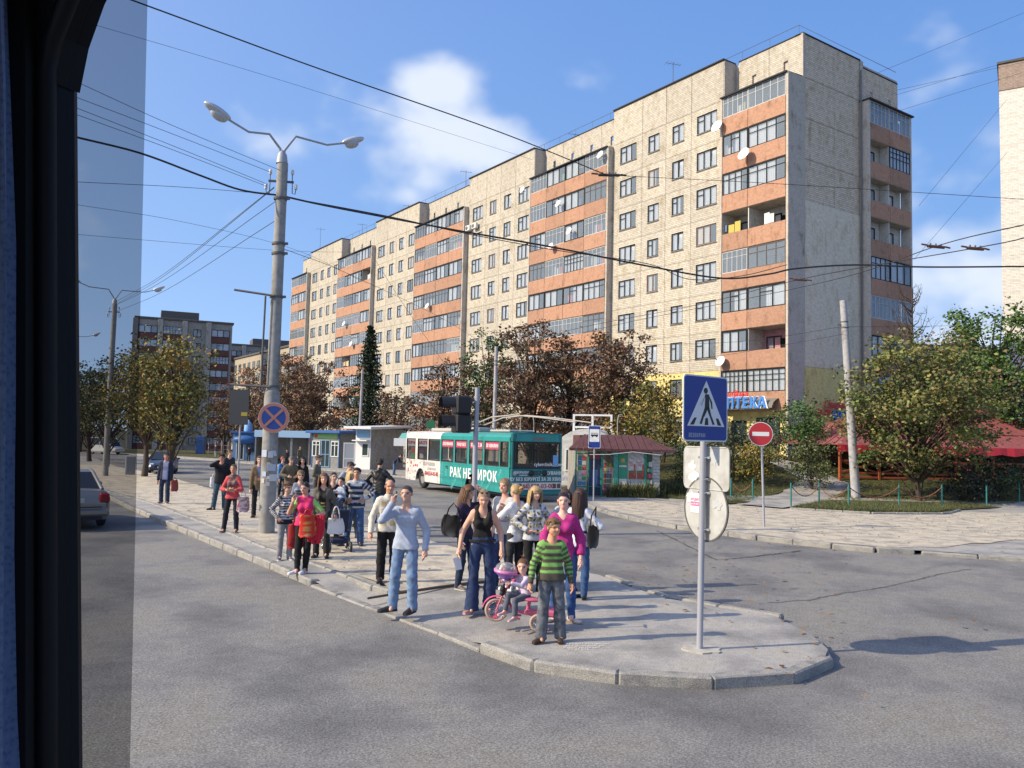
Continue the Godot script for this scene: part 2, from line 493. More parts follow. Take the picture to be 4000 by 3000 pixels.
	for q in CRACKS:
		var mb := MB.new()
		var pts := along(V2(q), .12)
		var rg := RandomNumberGenerator.new()
		rg.seed = int(q[0] * 9)
		var prev := []
		for i in pts.size():
			var d: Vector2 = (pts[min(i + 1, pts.size() - 1)] - pts[max(i - 1, 0)]).normalized()
			var nn := Vector2(-d.y, d.x)
			var c0: Vector2 = pts[i] + nn * rg.randf_range(-.03, .03)
			var w := rg.randf_range(.008, .035)
			var e := [c0 + nn * w, c0 - nn * w]
			if prev: mb.quad(Vector3(prev[0].x, rise(prev[0].x, prev[0].y) + .004, prev[0].y), Vector3(e[0].x, rise(e[0].x, e[0].y) + .004, e[0].y), Vector3(e[1].x, rise(e[1].x, e[1].y) + .004, e[1].y), Vector3(prev[1].x, rise(prev[1].x, prev[1].y) + .004, prev[1].y))
			prev = e
		structure("road_seam", mb.mesh(), crack)
	var lawn1 := V2([5.0, -38.2, 8.1, -36.6, 9.34, -34.89, 10.3, -36.0, 12.5, -39.2, 15.5, -43.5, 14, -58, 0, -58, 3.0, -42.5])
	structure("lawn", sheet(ragged(lawn1, 0.12, 0.5, 2), 0.13, 3.0).mesh(), m_lawn)
	var lawn2 := V2([11.3, -33.1, 13.73, -31.6, 15.99, -31.95, 17.04, -32.3, 18.6, -34.4, 21.5, -36.3, 24, -38.3, 34, -44, 34, -54, 16, -54, 17.6, -42.8, 14.0, -37.6])
	structure("lawn", sheet(ragged(lawn2, 0.12, 0.5, 12), 0.13, 3.0).mesh(), m_lawn)
	var lk := hub(self, "lawn_kerb")
	lk.set_meta("kind", "structure")
	kerb_run(lk, V2([11.25, -32.95, 13.73, -31.42, 15.99, -31.8, 17.04, -32.1, 18.7, -34.25]), 1.0, .1, .16, m_kerb, 24)
	kerb_run(lk, V2([7.2, -37.0, 8.1, -36.5, 9.34, -34.8]), 1.0, .1, .15, m_kerb, 25)
	structure("footpath", sheet(PackedVector2Array(ragged(V2([9.6, -34.7, 11.0, -33.0, 14.1, -37.4, 18.4, -42.2, 17.3, -43.2, 12.6, -38.6]), 0.08, 0.6, 5)), 0.138, 3.0).mesh(), m_walk)
	structure("verge", sheet(PackedVector2Array([Vector2(-30, -91), Vector2(-20, -100), Vector2(-30, -150), Vector2(-110, -170), Vector2(-110, -120), Vector2(-62, -122)]), 0.1, 12.0).mesh(), m_lawn)
# ---------------------------------------------------------------- the long apartment block
const ST := 2.89       
const TOP := 28.05     
const ROOF := 31.1
func fl(k: int) -> float: return TOP - (10 - k) * ST
func tile_tex() -> ImageTexture:
	if texs.has("tile"): return texs["tile"]
	var im := Image.create(256, 256, false, Image.FORMAT_RGB8)
	var rng := RandomNumberGenerator.new()
	rng.seed = 77
	im.fill(Color(.62, .58, .51))
	for r in 8:
		for c in 5:
			var k := rng.randf_range(.86, 1.0)
			var q := Color(1.0 * k, .985 * k, .955 * k)
			var x0 := c * 64 + (32 if r % 2 else 0) - 64
			im.fill_rect(Rect2i(x0 + 1, r * 32 + 4, 62, 27), q)
	var t := ImageTexture.create_from_image(im)
	texs["tile"] = t
	return t
func streak(m: StandardMaterial3D, amount := 1) -> StandardMaterial3D:
	var f := noise(FastNoiseLite.TYPE_SIMPLEX_SMOOTH, .02, 5, 31)
	var t := ramp_tex("streak", f, 512, [[0.0, Color(0.80, 0.76, 0.68)], [0.25, Color(0.92, 0.90, 0.86)], [0.42, Color(0.985, 0.98, 0.97)], [1.0, Color(1, 1, 1)]])
	var t2 := ramp_tex("streak2", f, 512, [[0.0, Color(0.62, 0.58, 0.53)], [0.2, Color(0.84, 0.82, 0.79)], [0.34, Color(0.97, 0.965, 0.96)], [1.0, Color(1, 1, 1)]])
	m.detail_enabled = true
	m.detail_blend_mode = BaseMaterial3D.BLEND_MODE_MUL
	m.detail_uv_layer = BaseMaterial3D.DETAIL_UV_2
	m.detail_albedo = t if amount == 1 else t2
	m.uv2_triplanar = true; m.uv2_world_triplanar = true
	m.uv2_scale = Vector3(.17, .05, .17)
	return m
func tiled(key: String, c: Color) -> StandardMaterial3D:
	if mats.has(key): return mats[key]
	var m := mat(key, c, .85, .0, tile_tex(), .89)
	m.uv1_world_triplanar = false
	return streak(m)
func plaster(key: String, c: Color, amount := 1) -> StandardMaterial3D:
	if mats.has(key): return mats[key]
	var f := noise(FastNoiseLite.TYPE_SIMPLEX, .03, 4, 51)
	var t := ramp_tex("plaster", f, 256, [[0.0, Color(0.84, 0.83, 0.82)], [0.5, Color(0.95, 0.95, 0.94)], [1.0, Color(1, 1, 1)]])
	return streak(mat(key, c, .9, .0, t, .5), amount)
func glass_mat() -> StandardMaterial3D:
	if mats.has("glass"): return mats["glass"]
	var m := mat("glass", Color(0.30, 0.37, 0.44), 0.03)
	m.transparency = BaseMaterial3D.TRANSPARENCY_ALPHA
	m.albedo_color.a = .42
	m.metallic_specular = .8
	return m
func panel(w: float, h: float, hole := Rect2()) -> ArrayMesh:
	var mb := MB.new()
	var g := .016
	var x0 := g; var x1 := w - g; var y0 := g; var y1 := h - g
	if hole.size.x <= 0:
		mb.cbox(Vector3(w * .5, h * .5, -.06), Vector3(w - 2 * g, h - 2 * g, .12), .012)
		return mb.mesh()
	var a := hole.position; var b := hole.end
	for q in [[x0, y0, x1, a.y], [x0, b.y, x1, y1], [x0, a.y, a.x, b.y], [b.x, a.y, x1, b.y]]:
		mb.quad(Vector3(q[0], q[1], 0), Vector3(q[2], q[1], 0), Vector3(q[2], q[3], 0), Vector3(q[0], q[3], 0))
	for q in [[x0, y0, x1, y1, 1.0], [a.x, a.y, b.x, b.y, -1.0]]:
		var p := [Vector3(q[0], q[1], 0), Vector3(q[2], q[1], 0), Vector3(q[2], q[3], 0), Vector3(q[0], q[3], 0)]
		for i in 4:
			var d := Vector3(0, 0, -.16 if q[4] < 0 else -.1)
			if q[4] > 0: mb.quad(p[i], p[i] + d, p[(i + 1) % 4] + d, p[(i + 1) % 4])
			else: mb.quad(p[i], p[(i + 1) % 4], p[(i + 1) % 4] + d, p[i] + d)
	return mb.mesh()
func bars(w: float, h: float, xs: Array, ys: Array, t := .08, d := .06) -> MB:
	var mb := MB.new()
	mb.lohi(Vector3(0, 0, 0), Vector3(t, h, d)); mb.lohi(Vector3(w - t, 0, 0), Vector3(w, h, d))
	mb.lohi(Vector3(t, 0, .001), Vector3(w - t, t, d - .001)); mb.lohi(Vector3(t, h - t, .001), Vector3(w - t, h, d - .001))
	for x in xs: mb.lohi(Vector3(x - t * .5, t, .002), Vector3(x + t * .5, h - t, d - .002))
	for q in ys: mb.lohi(Vector3(q[0], q[2] - t * .35, .003), Vector3(q[1], q[2] + t * .35, d - .003))
	return mb
var win_kit := {}
func curtain_mesh(w: float, h: float, sd: int) -> ArrayMesh:
	var mb := MB.new()
	var rng := RandomNumberGenerator.new()
	rng.seed = sd
	var n := int(w / .05)
	var ph := rng.randf() * 6.0
	for i in n:
		var x0 := w * i / n; var x1 := w * (i + 1) / n
		var z0 := .02 * sin(x0 * 42 + ph); var z1 := .02 * sin(x1 * 42 + ph)
		mb.quad(Vector3(x0, 0, z0), Vector3(x1, 0, z1), Vector3(x1, h, z1), Vector3(x0, h, z0))
	return mb.mesh()
func window_unit(w: float, h: float, style: int) -> Node3D:
	var key := "%.2f_%.2f_%d" % [w, h, style]
	if win_kit.has(key): return win_kit[key]
	var o := Node3D.new()
	var frame_m := mat("frame_brown", Color(0.11, 0.06, 0.045), 0.6) if style == 2 else mat("frame_white", Color(0.74, 0.74, 0.73), 0.5)
	var xs := []
	var wide := w > 1.6
	if wide: xs = [w * .34, w * .67]
	else: xs = [w * (.5 if style != 3 else .4)]
	var ys := []
	if style == 0 or style == 3: ys = [[.06, xs[0] - .03, h * .68]]
	part(o, "frame", bars(w, h, xs, ys).mesh(), frame_m)
	var cuts := [.0]
	cuts.append_array(xs); cuts.append(w)
	for i in cuts.size() - 1:
		var pane := MB.new()
		var a: float = cuts[i] + .035; var b: float = cuts[i + 1] - .035
		pane.quad(Vector3(a, .05, 0), Vector3(b, .05, 0), Vector3(b, h - .05, 0), Vector3(a, h - .05, 0))
		var tilt := Basis(Vector3.RIGHT, -.07) if (style == 1 and i == cuts.size() - 2) else Basis.IDENTITY
		part(o, "pane", pane.mesh(), glass_mat(), Transform3D(tilt, Vector3(0, 0, 0.03)))
	var sill := MB.new()
	sill.box(Vector3(w * .5, -.02, .1), Vector3(w + .08, .025, .2), Basis(Vector3.RIGHT, .15))
	part(o, "sill", sill.mesh(), mat("sill", Color(0.42, 0.41, 0.40), 0.6))
	if style != 4:
		var cm := mat("curtain%d" % (style % 3), [Color(0.78, 0.79, 0.80), Color(0.66, 0.70, 0.73), Color(0.74, 0.68, 0.58)][style % 3], 0.9)
		part(o, "curtain", curtain_mesh(w * (0.98 if style < 2 else 0.62), h - 0.1, style * 7 + int(w * 10)), cm, Transform3D(Basis.IDENTITY, Vector3(0.01, 0.05, -0.05)))
	win_kit[key] = o
	return o
func glazing(w: float, h: float, style: int) -> Node3D:
	var key := "g%.2f_%.2f_%d" % [w, h, style]
	if win_kit.has(key): return win_kit[key]
	var o := Node3D.new()
	var m: Material = [null, mat("frame_white", Color()), mat("frame_grey", Color(0.50, 0.51, 0.51), 0.6), mat("frame_dark", Color(0.09, 0.07, 0.06), 0.6), mat("frame_white", Color()), mat("frame_white", Color()), mat("frame_white", Color())][style]
	var n: int = [0, 3, 5, 4, 3, 6, 4][style]
	var xs := []
	for i in range(1, n): xs.append(w * i / n)
	var ys := []
	if style in [2, 3, 6]: ys = [[.05, w - .05, h * .70]]
	if style == 5: ys = [[.05, w - .05, h * .52], [.05, w - .05, h * .76]]
	if style == 1: ys = [[w / 3 + .03, 2 * w / 3 - .03, h * .72]]
	part(o, "frame", bars(w, h, xs, ys, [0, 0.07, 0.045, 0.06, 0.09, 0.055, 0.06][style]).mesh(), m)
	for i in n:
		var pane := MB.new()
		var a := w * i / n + .03; var b := w * (i + 1) / n - .03
		pane.quad(Vector3(a, .04, .03), Vector3(b, .04, .03), Vector3(b, h - .04, .03), Vector3(a, h - .04, .03))
		part(o, "pane", pane.mesh(), glass_mat())
	if style in [1, 4, 5, 6]:
		var cw: float = w * [0, .5, 0, 0, .6, .96, .75][style]
		part(o, "curtain", curtain_mesh(cw, h - 0.12, style), mat("curtain%d" % (style % 2), Color(0.7, 0.72, 0.74), 0.9), Transform3D(Basis.IDENTITY, Vector3(w - cw - 0.05 if style % 2 else 0.05, 0.05, -0.05)))
	win_kit[key] = o
	return o
func put(proto: Node3D, under: Node, called: String, at: Vector3, turn := .0) -> Node3D:
	var o: Node3D = proto.duplicate()
	o.name = numbered(called, under)
	under.add_child(o)
	o.position = at
	o.rotation.y = turn
	return o
func balcony_stack(bld: Node3D, s0: float, bays: Array, lo: int, sd: int, plan: Dictionary):
	var rng := RandomNumberGenerator.new()
	rng.seed = sd
	var w := .0
	for b in bays: w += b
	var orange := plaster("orange", Color(0.52, 0.295, 0.20), 2)
	var orange2 := plaster("orange2", Color(0.45, 0.26, 0.18), 2)
	var concrete := plaster("concrete", Color(0.56, 0.51, 0.45), 2)
	var white := plaster("loggia_white", Color(0.66, 0.65, 0.62))
	var wallm := tiled("tile_a", Color(0.60, 0.585, 0.545))
	var x_of := func(s): return -s
	for k in range(lo, 10):
		var y := fl(k)
		var slab := MB.new()
		slab.cbox(Vector3(-(s0 + w * .5), y - .07, .86), Vector3(w - .02, .14, 1.72), .015)
		part(bld, "balcony_slab", slab.mesh(), concrete)
		var back := MB.new()
		back.lohi(Vector3(-(s0 + w), y + .0, -.12), Vector3(-s0, y + ST - .14, .0))
		part(bld, "loggia_wall", back.mesh(), white if (k + sd) % 3 else wallm)
		var s := s0
		for i in bays.size():
			var bw: float = bays[i]
			var mb := MB.new()
			mb.cbox(Vector3(-(s + bw * .5), y + .53, 1.72 + rng.randf_range(-.008, .008)), Vector3(bw - .03, 1.28, .10), .012)
			var pm := orange if rng.randf() < .72 else orange2
			var style: int = [0, 1, 2, 3, 4, 6, 2, 1, 4, 3, 2][rng.randi() % 11]
			if plan.has(k): style = plan[k][i]
			part(bld, "parapet", mb.mesh(), pm)
			if style == 7:
				style = 0
				var pink := MB.new()
				pink.lohi(Vector3(-(s + bw) + .03, y + .01, .004), Vector3(-s - .03, y + ST - .16, .03))
				part(bld, "loggia_lining", pink.mesh(), plaster("pink", Color(0.62, 0.33, 0.38)))
			var gh := ST - 1.19 - .16
			if style > 0: put(glazing(bw - 0.05, gh, style), bld, "glazing", Vector3(-(s + bw) + 0.025, y + 1.175, 1.68))
			if rng.randf() < .4:
				var x := -s - bw * rng.randf_range(.2, .5)
				for k2 in 2 + rng.randi() % 3:
					var cl := MB.new()
					var cw := rng.randf_range(.25, .55)
					cl.box(Vector3(x, y + 1.75 - rng.randf_range(0, .2), 1.45), Vector3(cw, rng.randf_range(.5, .9), .02), Basis(Vector3.UP, rng.randf_range(-.2, .2)))
					var ci := rng.randi() % 6
					part(bld, "laundry", cl.mesh(), mat("laundry%d" % ci, [Color(0.7, 0.7, 0.72), Color(0.5, 0.42, 0.1), Color(0.2, 0.3, 0.5), Color(0.55, 0.15, 0.15), Color(0.6, 0.66, 0.62), Color(0.15, 0.4, 0.25)][ci], 0.9))
					x -= cw + .06
			put(window_unit(1.26, 1.43, 4 if style else 1), bld, "balcony_window", Vector3(-(s + bw) + 0.35, y + 0.85, 0.03))
			var door := MB.new()
			door.cbox(Vector3(-(s + bw) + 1.95, y + 1.05, .03), Vector3(.7, 2.08, .06), .01)
			if bw > 2.5: part(bld, "balcony_door", door.mesh(), mat("frame_white", Color()))
			if i > 0:
				var div := MB.new()
				div.lohi(Vector3(-s - .04, y + .002, .02), Vector3(-s + .04, y + ST - .16, 1.64 if style == 0 else 1.62))
				part(bld, "divider", div.mesh(), white)
			s += bw
	var top := MB.new()
	top.box(Vector3(-(s0 + w * .5), TOP - .1, .95), Vector3(w + .3, .09, 1.95), Basis(Vector3.RIGHT, .06))
	part(bld, "balcony_canopy", top.mesh(), mat("bitumen", Color(0.035, 0.035, 0.038), 0.9))
	var n := int(round(w / 3.0))
	for i in n:
		var aw := w / n
		var slit := Rect2(aw * .45, .75, .38, .85)
		part(bld, "attic_panel", panel(aw, ROOF - TOP, slit), wallm, Transform3D(Basis.IDENTITY, Vector3(-(s0 + aw * (i + 1)), TOP, 0.0)))
	for e in 2:
		var fin := MB.new()
		var x := -(s0 + w) - .12 if e else -s0 + .12
		var base := .9
		fin.cbox(Vector3(x, (base + TOP) * .5 - .1, .88), Vector3(.2, TOP - base - .05, 1.80), .02)
		part(bld, "balcony_fin", fin.mesh(), concrete)
	var cap := MB.new()
	cap.cbox(Vector3(-(s0 + w * .5), ROOF + .04, -.2), Vector3(w, .1, .5), .02)
	part(bld, "roof_edge", cap.mesh(), mat("bitumen", Color()))
func window_block(bld: Node3D, s0: float, yellow_to: int, sd: int):
	var rng := RandomNumberGenerator.new()
	rng.seed = sd
	var cols := [[3.2, .62, 2.0], [2.72, .75, 1.27], [2.72, .74, 1.27], [3.56, .70, 2.0]]
	var tm := [tiled("tile_a", Color()), tiled("tile_b", Color(0.565, 0.55, 0.51)), tiled("tile_c", Color(0.63, 0.61, 0.56))]
	var ym := plaster("yellow", Color(0.78, 0.68, 0.30))
	for k in range(1, 11):
		var s := s0
		for c in 4:
			var w: float = cols[c][0]
			var h := ST if k < 10 else ROOF - TOP
			var hole := Rect2(w - cols[c][1] - cols[c][2], .98, cols[c][2], 1.43) if k < 10 else Rect2()
			var y := fl(k) if k < 10 else TOP
			var key := "p%d_%d" % [c, int(k == 10)]
			if not win_kit.has(key): win_kit[key] = panel(w, h, hole)
			part(bld, "wall_panel", win_kit[key], ym if k <= yellow_to else tm[rng.randi() % 3], Transform3D(Basis.IDENTITY, Vector3(-(s + w), y, 1.2)))
			if k < 10:
				var st: int = [0, 0, 1, 1, 3, 0, 3, 1, 0, 4, 2][rng.randi() % 11]
				put(window_unit(hole.size.x, 1.43, st), bld, "window", Vector3(-(s + w) + hole.position.x, y + 0.98, 1.2 - 0.10))
			s += w
	var core := MB.new()
	core.lohi(Vector3(-(s0 + 12.2) + .002, .5, -3.2), Vector3(-s0 - .002, ROOF - .1, -3.0))
	part(bld, "room_wall", core.mesh(), mat("room", Color(0.48, 0.45, 0.40), 0.95))
	for k in range(1, 11):
		var fs := MB.new()
		fs.lohi(Vector3(-(s0 + 12.14), fl(k) - .2, -2.98), Vector3(-s0 - .06, fl(k) - .06, 1.05))
		part(bld, "floor_slab", fs.mesh(), mat("room", Color()))
	for e in 2:
		var cheek := MB.new()
		var x := -(s0 + 12.2) if e else -s0
		cheek.lohi(Vector3(x - .05, .5, -3.1), Vector3(x + .05, ROOF - .02, 1.17))
		part(bld, "return_wall", cheek.mesh(), plaster("concrete", Color()))
	var joint := MB.new()
	joint.lohi(Vector3(-(s0 + 12.15), ROOF - 3.0, 1.0), Vector3(-s0 - .05, ROOF - .05, 1.15))
	var s2 := s0
	for c in 3:
		s2 += cols[c][0]
		joint.lohi(Vector3(-s2 - .05, .6, 1.05), Vector3(-s2 + .05, ROOF - 2.9, 1.17))
	for k in range(1, 11): joint.lohi(Vector3(-(s0 + 12.15), fl(k) - .05, 1.06), Vector3(-s0 - .06, fl(k) + .05, 1.165))
	part(bld, "joint_mortar", joint.mesh(), mat("mortar", Color(0.40, 0.36, 0.30), 0.9))
	var cap := MB.new()
	cap.cbox(Vector3(-(s0 + 6.1), ROOF + .05, .6), Vector3(12.3, .12, 1.45), .02)
	part(bld, "roof_edge", cap.mesh(), mat("bitumen", Color()))
	var pl := MB.new()
	pl.lohi(Vector3(-(s0 + 12.2), -2.0, -.1), Vector3(-s0, fl(1) - .02, 1.24))
	part(bld, "plinth", pl.mesh(), plaster("concrete", Color()))
func make_building():
	var bld := thing("apartment_block", "long nine storey cream panel apartment block with stacks of orange balconies", "building", Vector3(19.63, 0, -55.2), -atan2(0.823, 0.568))
	var near := {9: [2, 2], 8: [6, 1], 7: [6, 6], 6: [0, 0], 5: [3, 2], 4: [1, 1], 3: [7, 4], 2: [5, 5]}
	balcony_stack(bld, .0, [3.2, 2.3], 2, 5, near)
	for i in 4:
		window_block(bld, 5.9 + 23.9 * i, 2 if i == 0 else 0, 40 + i)
		var plan := {}
		if i == 0: plan = {9: [2, 4, 4, 2], 8: [3, 4, 1, 2], 7: [2, 4, 2, 1], 6: [2, 5, 2, 3], 5: [6, 1, 4, 4], 4: [3, 2, 2, 6]}
		balcony_stack(bld, 18.35 + 23.9 * i, [2.95, 2.85, 2.85, 2.55] if i < 3 else [3.3, 3.3], 1, 60 + i, plan)
	var endx := Basis(Vector3.UP, PI / 2)
	var et := tiled("tile_end", Color(0.76, 0.68, 0.57))
	var beige := plaster("beige", Color(0.80, 0.72, 0.58))
	var yel := plaster("yellow", Color())
	for k in range(6, 11):
		var y := fl(k) if k < 10 else TOP
		var h := ST if k < 10 else ROOF - TOP
		for c in 2:
			var w: float = [3.6, 3.14][c]
			var z0: float = [.0, -3.6][c]
			if k == 6: continue
			part(bld, "end_panel", panel(w, h), et, Transform3D(endx, Vector3(0.1, y, z0)))
	var low := MB.new()
	low.lohi(Vector3(-.1, 7.85, -6.74), Vector3(.14, fl(7) - .02, .0))
	part(bld, "insulated_wall", low.mesh(), beige)
	var yl := MB.new()
	yl.lohi(Vector3(-.1, -2.0, -6.76), Vector3(.16, 7.83, .02))
	part(bld, "painted_wall", yl.mesh(), yel)
	var body := MB.new()
	body.lohi(Vector3(-97.2, -1.0, -12.0), Vector3(-.03, ROOF - .12, -3.21))
	body.lohi(Vector3(-5.85, -1.0, -3.2), Vector3(-.03, ROOF - .12, -.14))
	part(bld, "core_wall", body.mesh(), plaster("concrete", Color()))
	for q in [[.06, .0, .22, 9.0, .3], [.06, -6.95, .3, 9.0, .3]]:
		var strip := MB.new()
		strip.cbox(Vector3(q[0] + .03, (q[3] + ROOF) * .5, q[1]), Vector3(.2, ROOF - q[3], q[2]), .02)
		part(bld, "corner_strip", strip.mesh(), plaster("concrete", Color()))
	for c in 2:
		part(bld, "attic_panel", panel(2.45, ROOF - TOP, Rect2(1.1, 0.7, 0.38, 0.8)), et, Transform3D(endx, Vector3(0.02, TOP - 0.4, -7.1 - 2.45 * c)))
	var ecap := MB.new()
	ecap.cbox(Vector3(-.2, ROOF + .05, -3.4), Vector3(.7, .11, 6.9), .02)
	ecap.cbox(Vector3(-.25, ROOF - .35, -9.45), Vector3(.6, .1, 5.1), .02)
	part(bld, "roof_edge", ecap.mesh(), mat("bitumen", Color()))
	var orange := plaster("orange", Color())
	var conc := plaster("concrete", Color())
	var fin := MB.new()
	fin.cbox(Vector3(.42, 14.5, -6.86), Vector3(.82, 27.0, .2), .02)
	fin.cbox(Vector3(.42, 14.5, -12.4), Vector3(.82, 27.0, .2), .02)
	part(bld, "balcony_fin", fin.mesh(), plaster("concrete_light", Color(0.62, 0.585, 0.53), 2))
	var styles := [[2, 2], [0, 5], [0, 0], [0, 0], [6, 4], [2, 2], [4, 2], [1, 3], [2, 2]]
	for k in range(1, 10):
		var y := fl(k)
		var slab := MB.new()
		slab.cbox(Vector3(.42, y - .07, -9.62), Vector3(.80, .14, 5.3), .015)
		part(bld, "balcony_slab", slab.mesh(), conc)
		for c in 2:
			var w: float = [2.5, 2.85][c]
			var z: float = [-6.97, -9.47][c]
			var mb := MB.new()
			mb.cbox(Vector3(.80, y + .50, z - w * .5), Vector3(.1, 1.2, w - .03), .012)
			part(bld, "parapet", mb.mesh(), orange if (k + c) % 3 else plaster("orange2", Color()))
			var stl: int = styles[9 - k][c]
			if stl: put(glazing(w - 0.05, ST - 1.24, stl), bld, "glazing", Vector3(0.76, y + 1.1, z - 0.025), PI / 2)
			put(window_unit(1.26, 1.43, 4), bld, "balcony_window", Vector3(0.0, y + 0.85, z - 0.5), PI / 2)
			if c:
				var div := MB.new()
				div.lohi(Vector3(.01, y + .002, z - .04), Vector3(.74, y + ST - .16, z + .04))
				part(bld, "divider", div.mesh(), plaster("loggia_white", Color()))
	var lw := MB.new()
	lw.lohi(Vector3(-.14, -1, -12.3), Vector3(-.02, TOP - .4, -6.97))
	part(bld, "loggia_wall", lw.mesh(), plaster("loggia_white", Color()))
	var can := MB.new()
	can.box(Vector3(.45, TOP - .08, -9.65), Vector3(1.1, .1, 5.9))
	part(bld, "balcony_canopy", can.mesh(), mat("bitumen", Color()))
	var pipe := MB.new()
	pipe.cyl(Vector3(.3, 2, -6.62), Vector3(.3, TOP + 2.2, -6.62), .06)
	part(bld, "rain_pipe", pipe.mesh(), mat("pipe", Color(0.16, 0.16, 0.17), 0.6))
	var rail := MB.new()
	rail.tube([Vector3(0, ROOF + .55, -11.8), Vector3(0, ROOF + .55, .3), Vector3(-97, ROOF + .55, .3)], [.02], 5)
	for i in 40: rail.cyl(Vector3(-i * 2.45, ROOF, .3), Vector3(-i * 2.45, ROOF + .55, .3), .015, -1, 4)
	part(bld, "roof_rail", rail.mesh(), mat("iron", Color(0.10, 0.10, 0.10), 0.7))
	var shop := MB.new()
	shop.lohi(Vector3(-5.55, -1.0, .0), Vector3(-.1, fl(2) - .15, 1.2))
	part(bld, "shop_wall", shop.mesh(), yel)
	var steps := MB.new()
	for i in 8: steps.lohi(Vector3(-4.4, -.5, 1.2), Vector3(-.6, fl(1) - .17 * (i + 1), 2.2 + .32 * i))
	part(bld, "steps", steps.mesh(), conc)
	var dmat := mat("frame_white", Color())
	for q in [[-2.75, 1.9, 2.3], [-4.95, 1.3, 2.1]]:
		var fr := bars(q[1], q[2], [q[1] * .5], [[.05, q[1] - .05, q[2] * .78]], .09)
		var door := part(bld, "shop_door", fr.mesh(), dmat, Transform3D(Basis.IDENTITY, Vector3(q[0], fl(1), 1.22)))
		var gl := MB.new()
		gl.quad(Vector3(.06, .06, .03), Vector3(q[1] - .06, .06, .03), Vector3(q[1] - .06, q[2] - .06, .03), Vector3(.06, q[2] - .06, .03))
		part(door, "pane", gl.mesh(), mat("dark_pane", Color(0.03, 0.05, 0.05), 0.05))
	var aw := MB.new()
	for i in 10:
		var a0 := PI * .5 * i / 10; var a1 := PI * .5 * (i + 1) / 10
		aw.quad(Vector3(-5.3, 5.15 + .75 * cos(a0) - .2, 1.2 + 1.3 * sin(a0)), Vector3(-.5, 5.15 + .75 * cos(a0) - .2, 1.2 + 1.3 * sin(a0)), Vector3(-.5, 5.15 + .75 * cos(a1) - .2, 1.2 + 1.3 * sin(a1)), Vector3(-5.3, 5.15 + .75 * cos(a1) - .2, 1.2 + 1.3 * sin(a1)))
	part(bld, "awning", aw.mesh(), mat("awning", Color(0.16, 0.15, 0.13), 0.7))
	var bx := Basis(Vector3.UP, -atan2(.823, .568))
	var at := func(x, y, z): return Vector3(19.63, 0, -55.2) + bx * Vector3(x, y, z)
	var sg := thing("pharmacy_sign", "blue and red pharmacy lettering above the dark shop awning", "sign", at.call(-2.95, 4.95, 2.55), bx.get_euler().y)
	part(sg, "word", text_mesh("АПТЕКА", 0.78, 0.08).duplicate(), mat("sign_blue", Color(0.05, 0.22, 0.62), 0.4), Transform3D(Basis.IDENTITY.scaled(Vector3(1.02, 1, 1)), Vector3(0, 0.36, 0.06)))
	part(sg, "word_outline", text_mesh("АПТЕКА", 0.84, 0.05).duplicate(), mat("sign_white", Color(0.75, 0.78, 0.8), 0.5), Transform3D(Basis.IDENTITY, Vector3(0, 0.36, 0.0)))
	part(sg, "script_word", text_mesh("Сімейна", 0.5, 0.05, true), mat("sign_red", Color(0.55, 0.04, 0.05), 0.5), Transform3D(Basis(Vector3(1, 0, 0), Vector3(0.25, 1, 0), Vector3(0, 0, 1)), Vector3(-1.2, 1.0, -0.35)))
	var rail2 := MB.new()
	rail2.box(Vector3(0, -.06, .0), Vector3(4.6, .05, .05))
	rail2.box(Vector3(-1.2, .75, -.42), Vector3(2.2, .05, .05))
	for x in [-2.0, .0, 2.0]: rail2.cyl(Vector3(x, -.06, 0), Vector3(x, .1, -1.4), .02)
	part(sg, "sign_rail", rail2.mesh(), mat("iron", Color()))
	var sg2 := thing("pharmacy_sign", "red and blue pharmacy lettering on the shaded yellow end wall", "sign", at.call(0.24, 4.6, -4.2), bx.get_euler().y + PI / 2)
	part(sg2, "word", text_mesh("АПТЕКА", 0.66, 0.06), mat("sign_blue", Color()), Transform3D(Basis.IDENTITY, Vector3(0.4, 0, 0.1)))
	part(sg2, "script_word", text_mesh("Сімейна", 0.55, 0.05, true), mat("sign_red", Color()), Transform3D(Basis(Vector3(1, 0, 0), Vector3(0.25, 1, 0), Vector3(0, 0, 1)), Vector3(-0.6, 0.75, 0.1)))
	for q in [[-2.6, 0.7, "red"], [-1.7, 0.4, "red"]]:
		var bxm := MB.new()
		bxm.cbox(Vector3(q[0], .1, .1), Vector3(q[1], .6, .2), .02)
		part(sg2, "sign_box", bxm.mesh(), mat("sign_red", Color()))
	var bk := MB.new()
	bk.cbox(Vector3(.4, .0, .03), Vector3(3.0, .7, .06), .01)
	part(sg2, "sign_board", bk.mesh(), mat("sign_dkblue", Color(0.02, 0.06, 0.2), 0.5))
	for q in [[5.75, 25.75, 0.95, "top near balcony", 1.9], [3.1, 22.9, 0.95, "second balcony from the roof", 2.1], [18.75, 27.2, 0.75, "top balcony of the middle stack", 2.0], [24.6, 24.2, 0.7, "patched middle balcony", 2.0], [22.9, 21.3, 0.7, "middle balcony beside green laundry", 2.0], [25.6, 20.4, 0.7, "middle balcony with a round rust mark", 2.0], [30.4, 26.9, 0.7, "far edge of the middle stack", 2.0], [49.2, 17.6, 0.75, "third balcony stack", 2.0], [5.2, 8.35, 0.8, "wall above the pharmacy", 2.0], [73.5, 18.0, 0.8, "fourth balcony stack", 2.0], [70.8, 14.9, 0.8, "fourth stack below the other dish", 2.0]]:
		dish(at.call(-q[0], q[1], q[4] + 0.15), q[2], "white satellite dish fixed to the " + q[3])
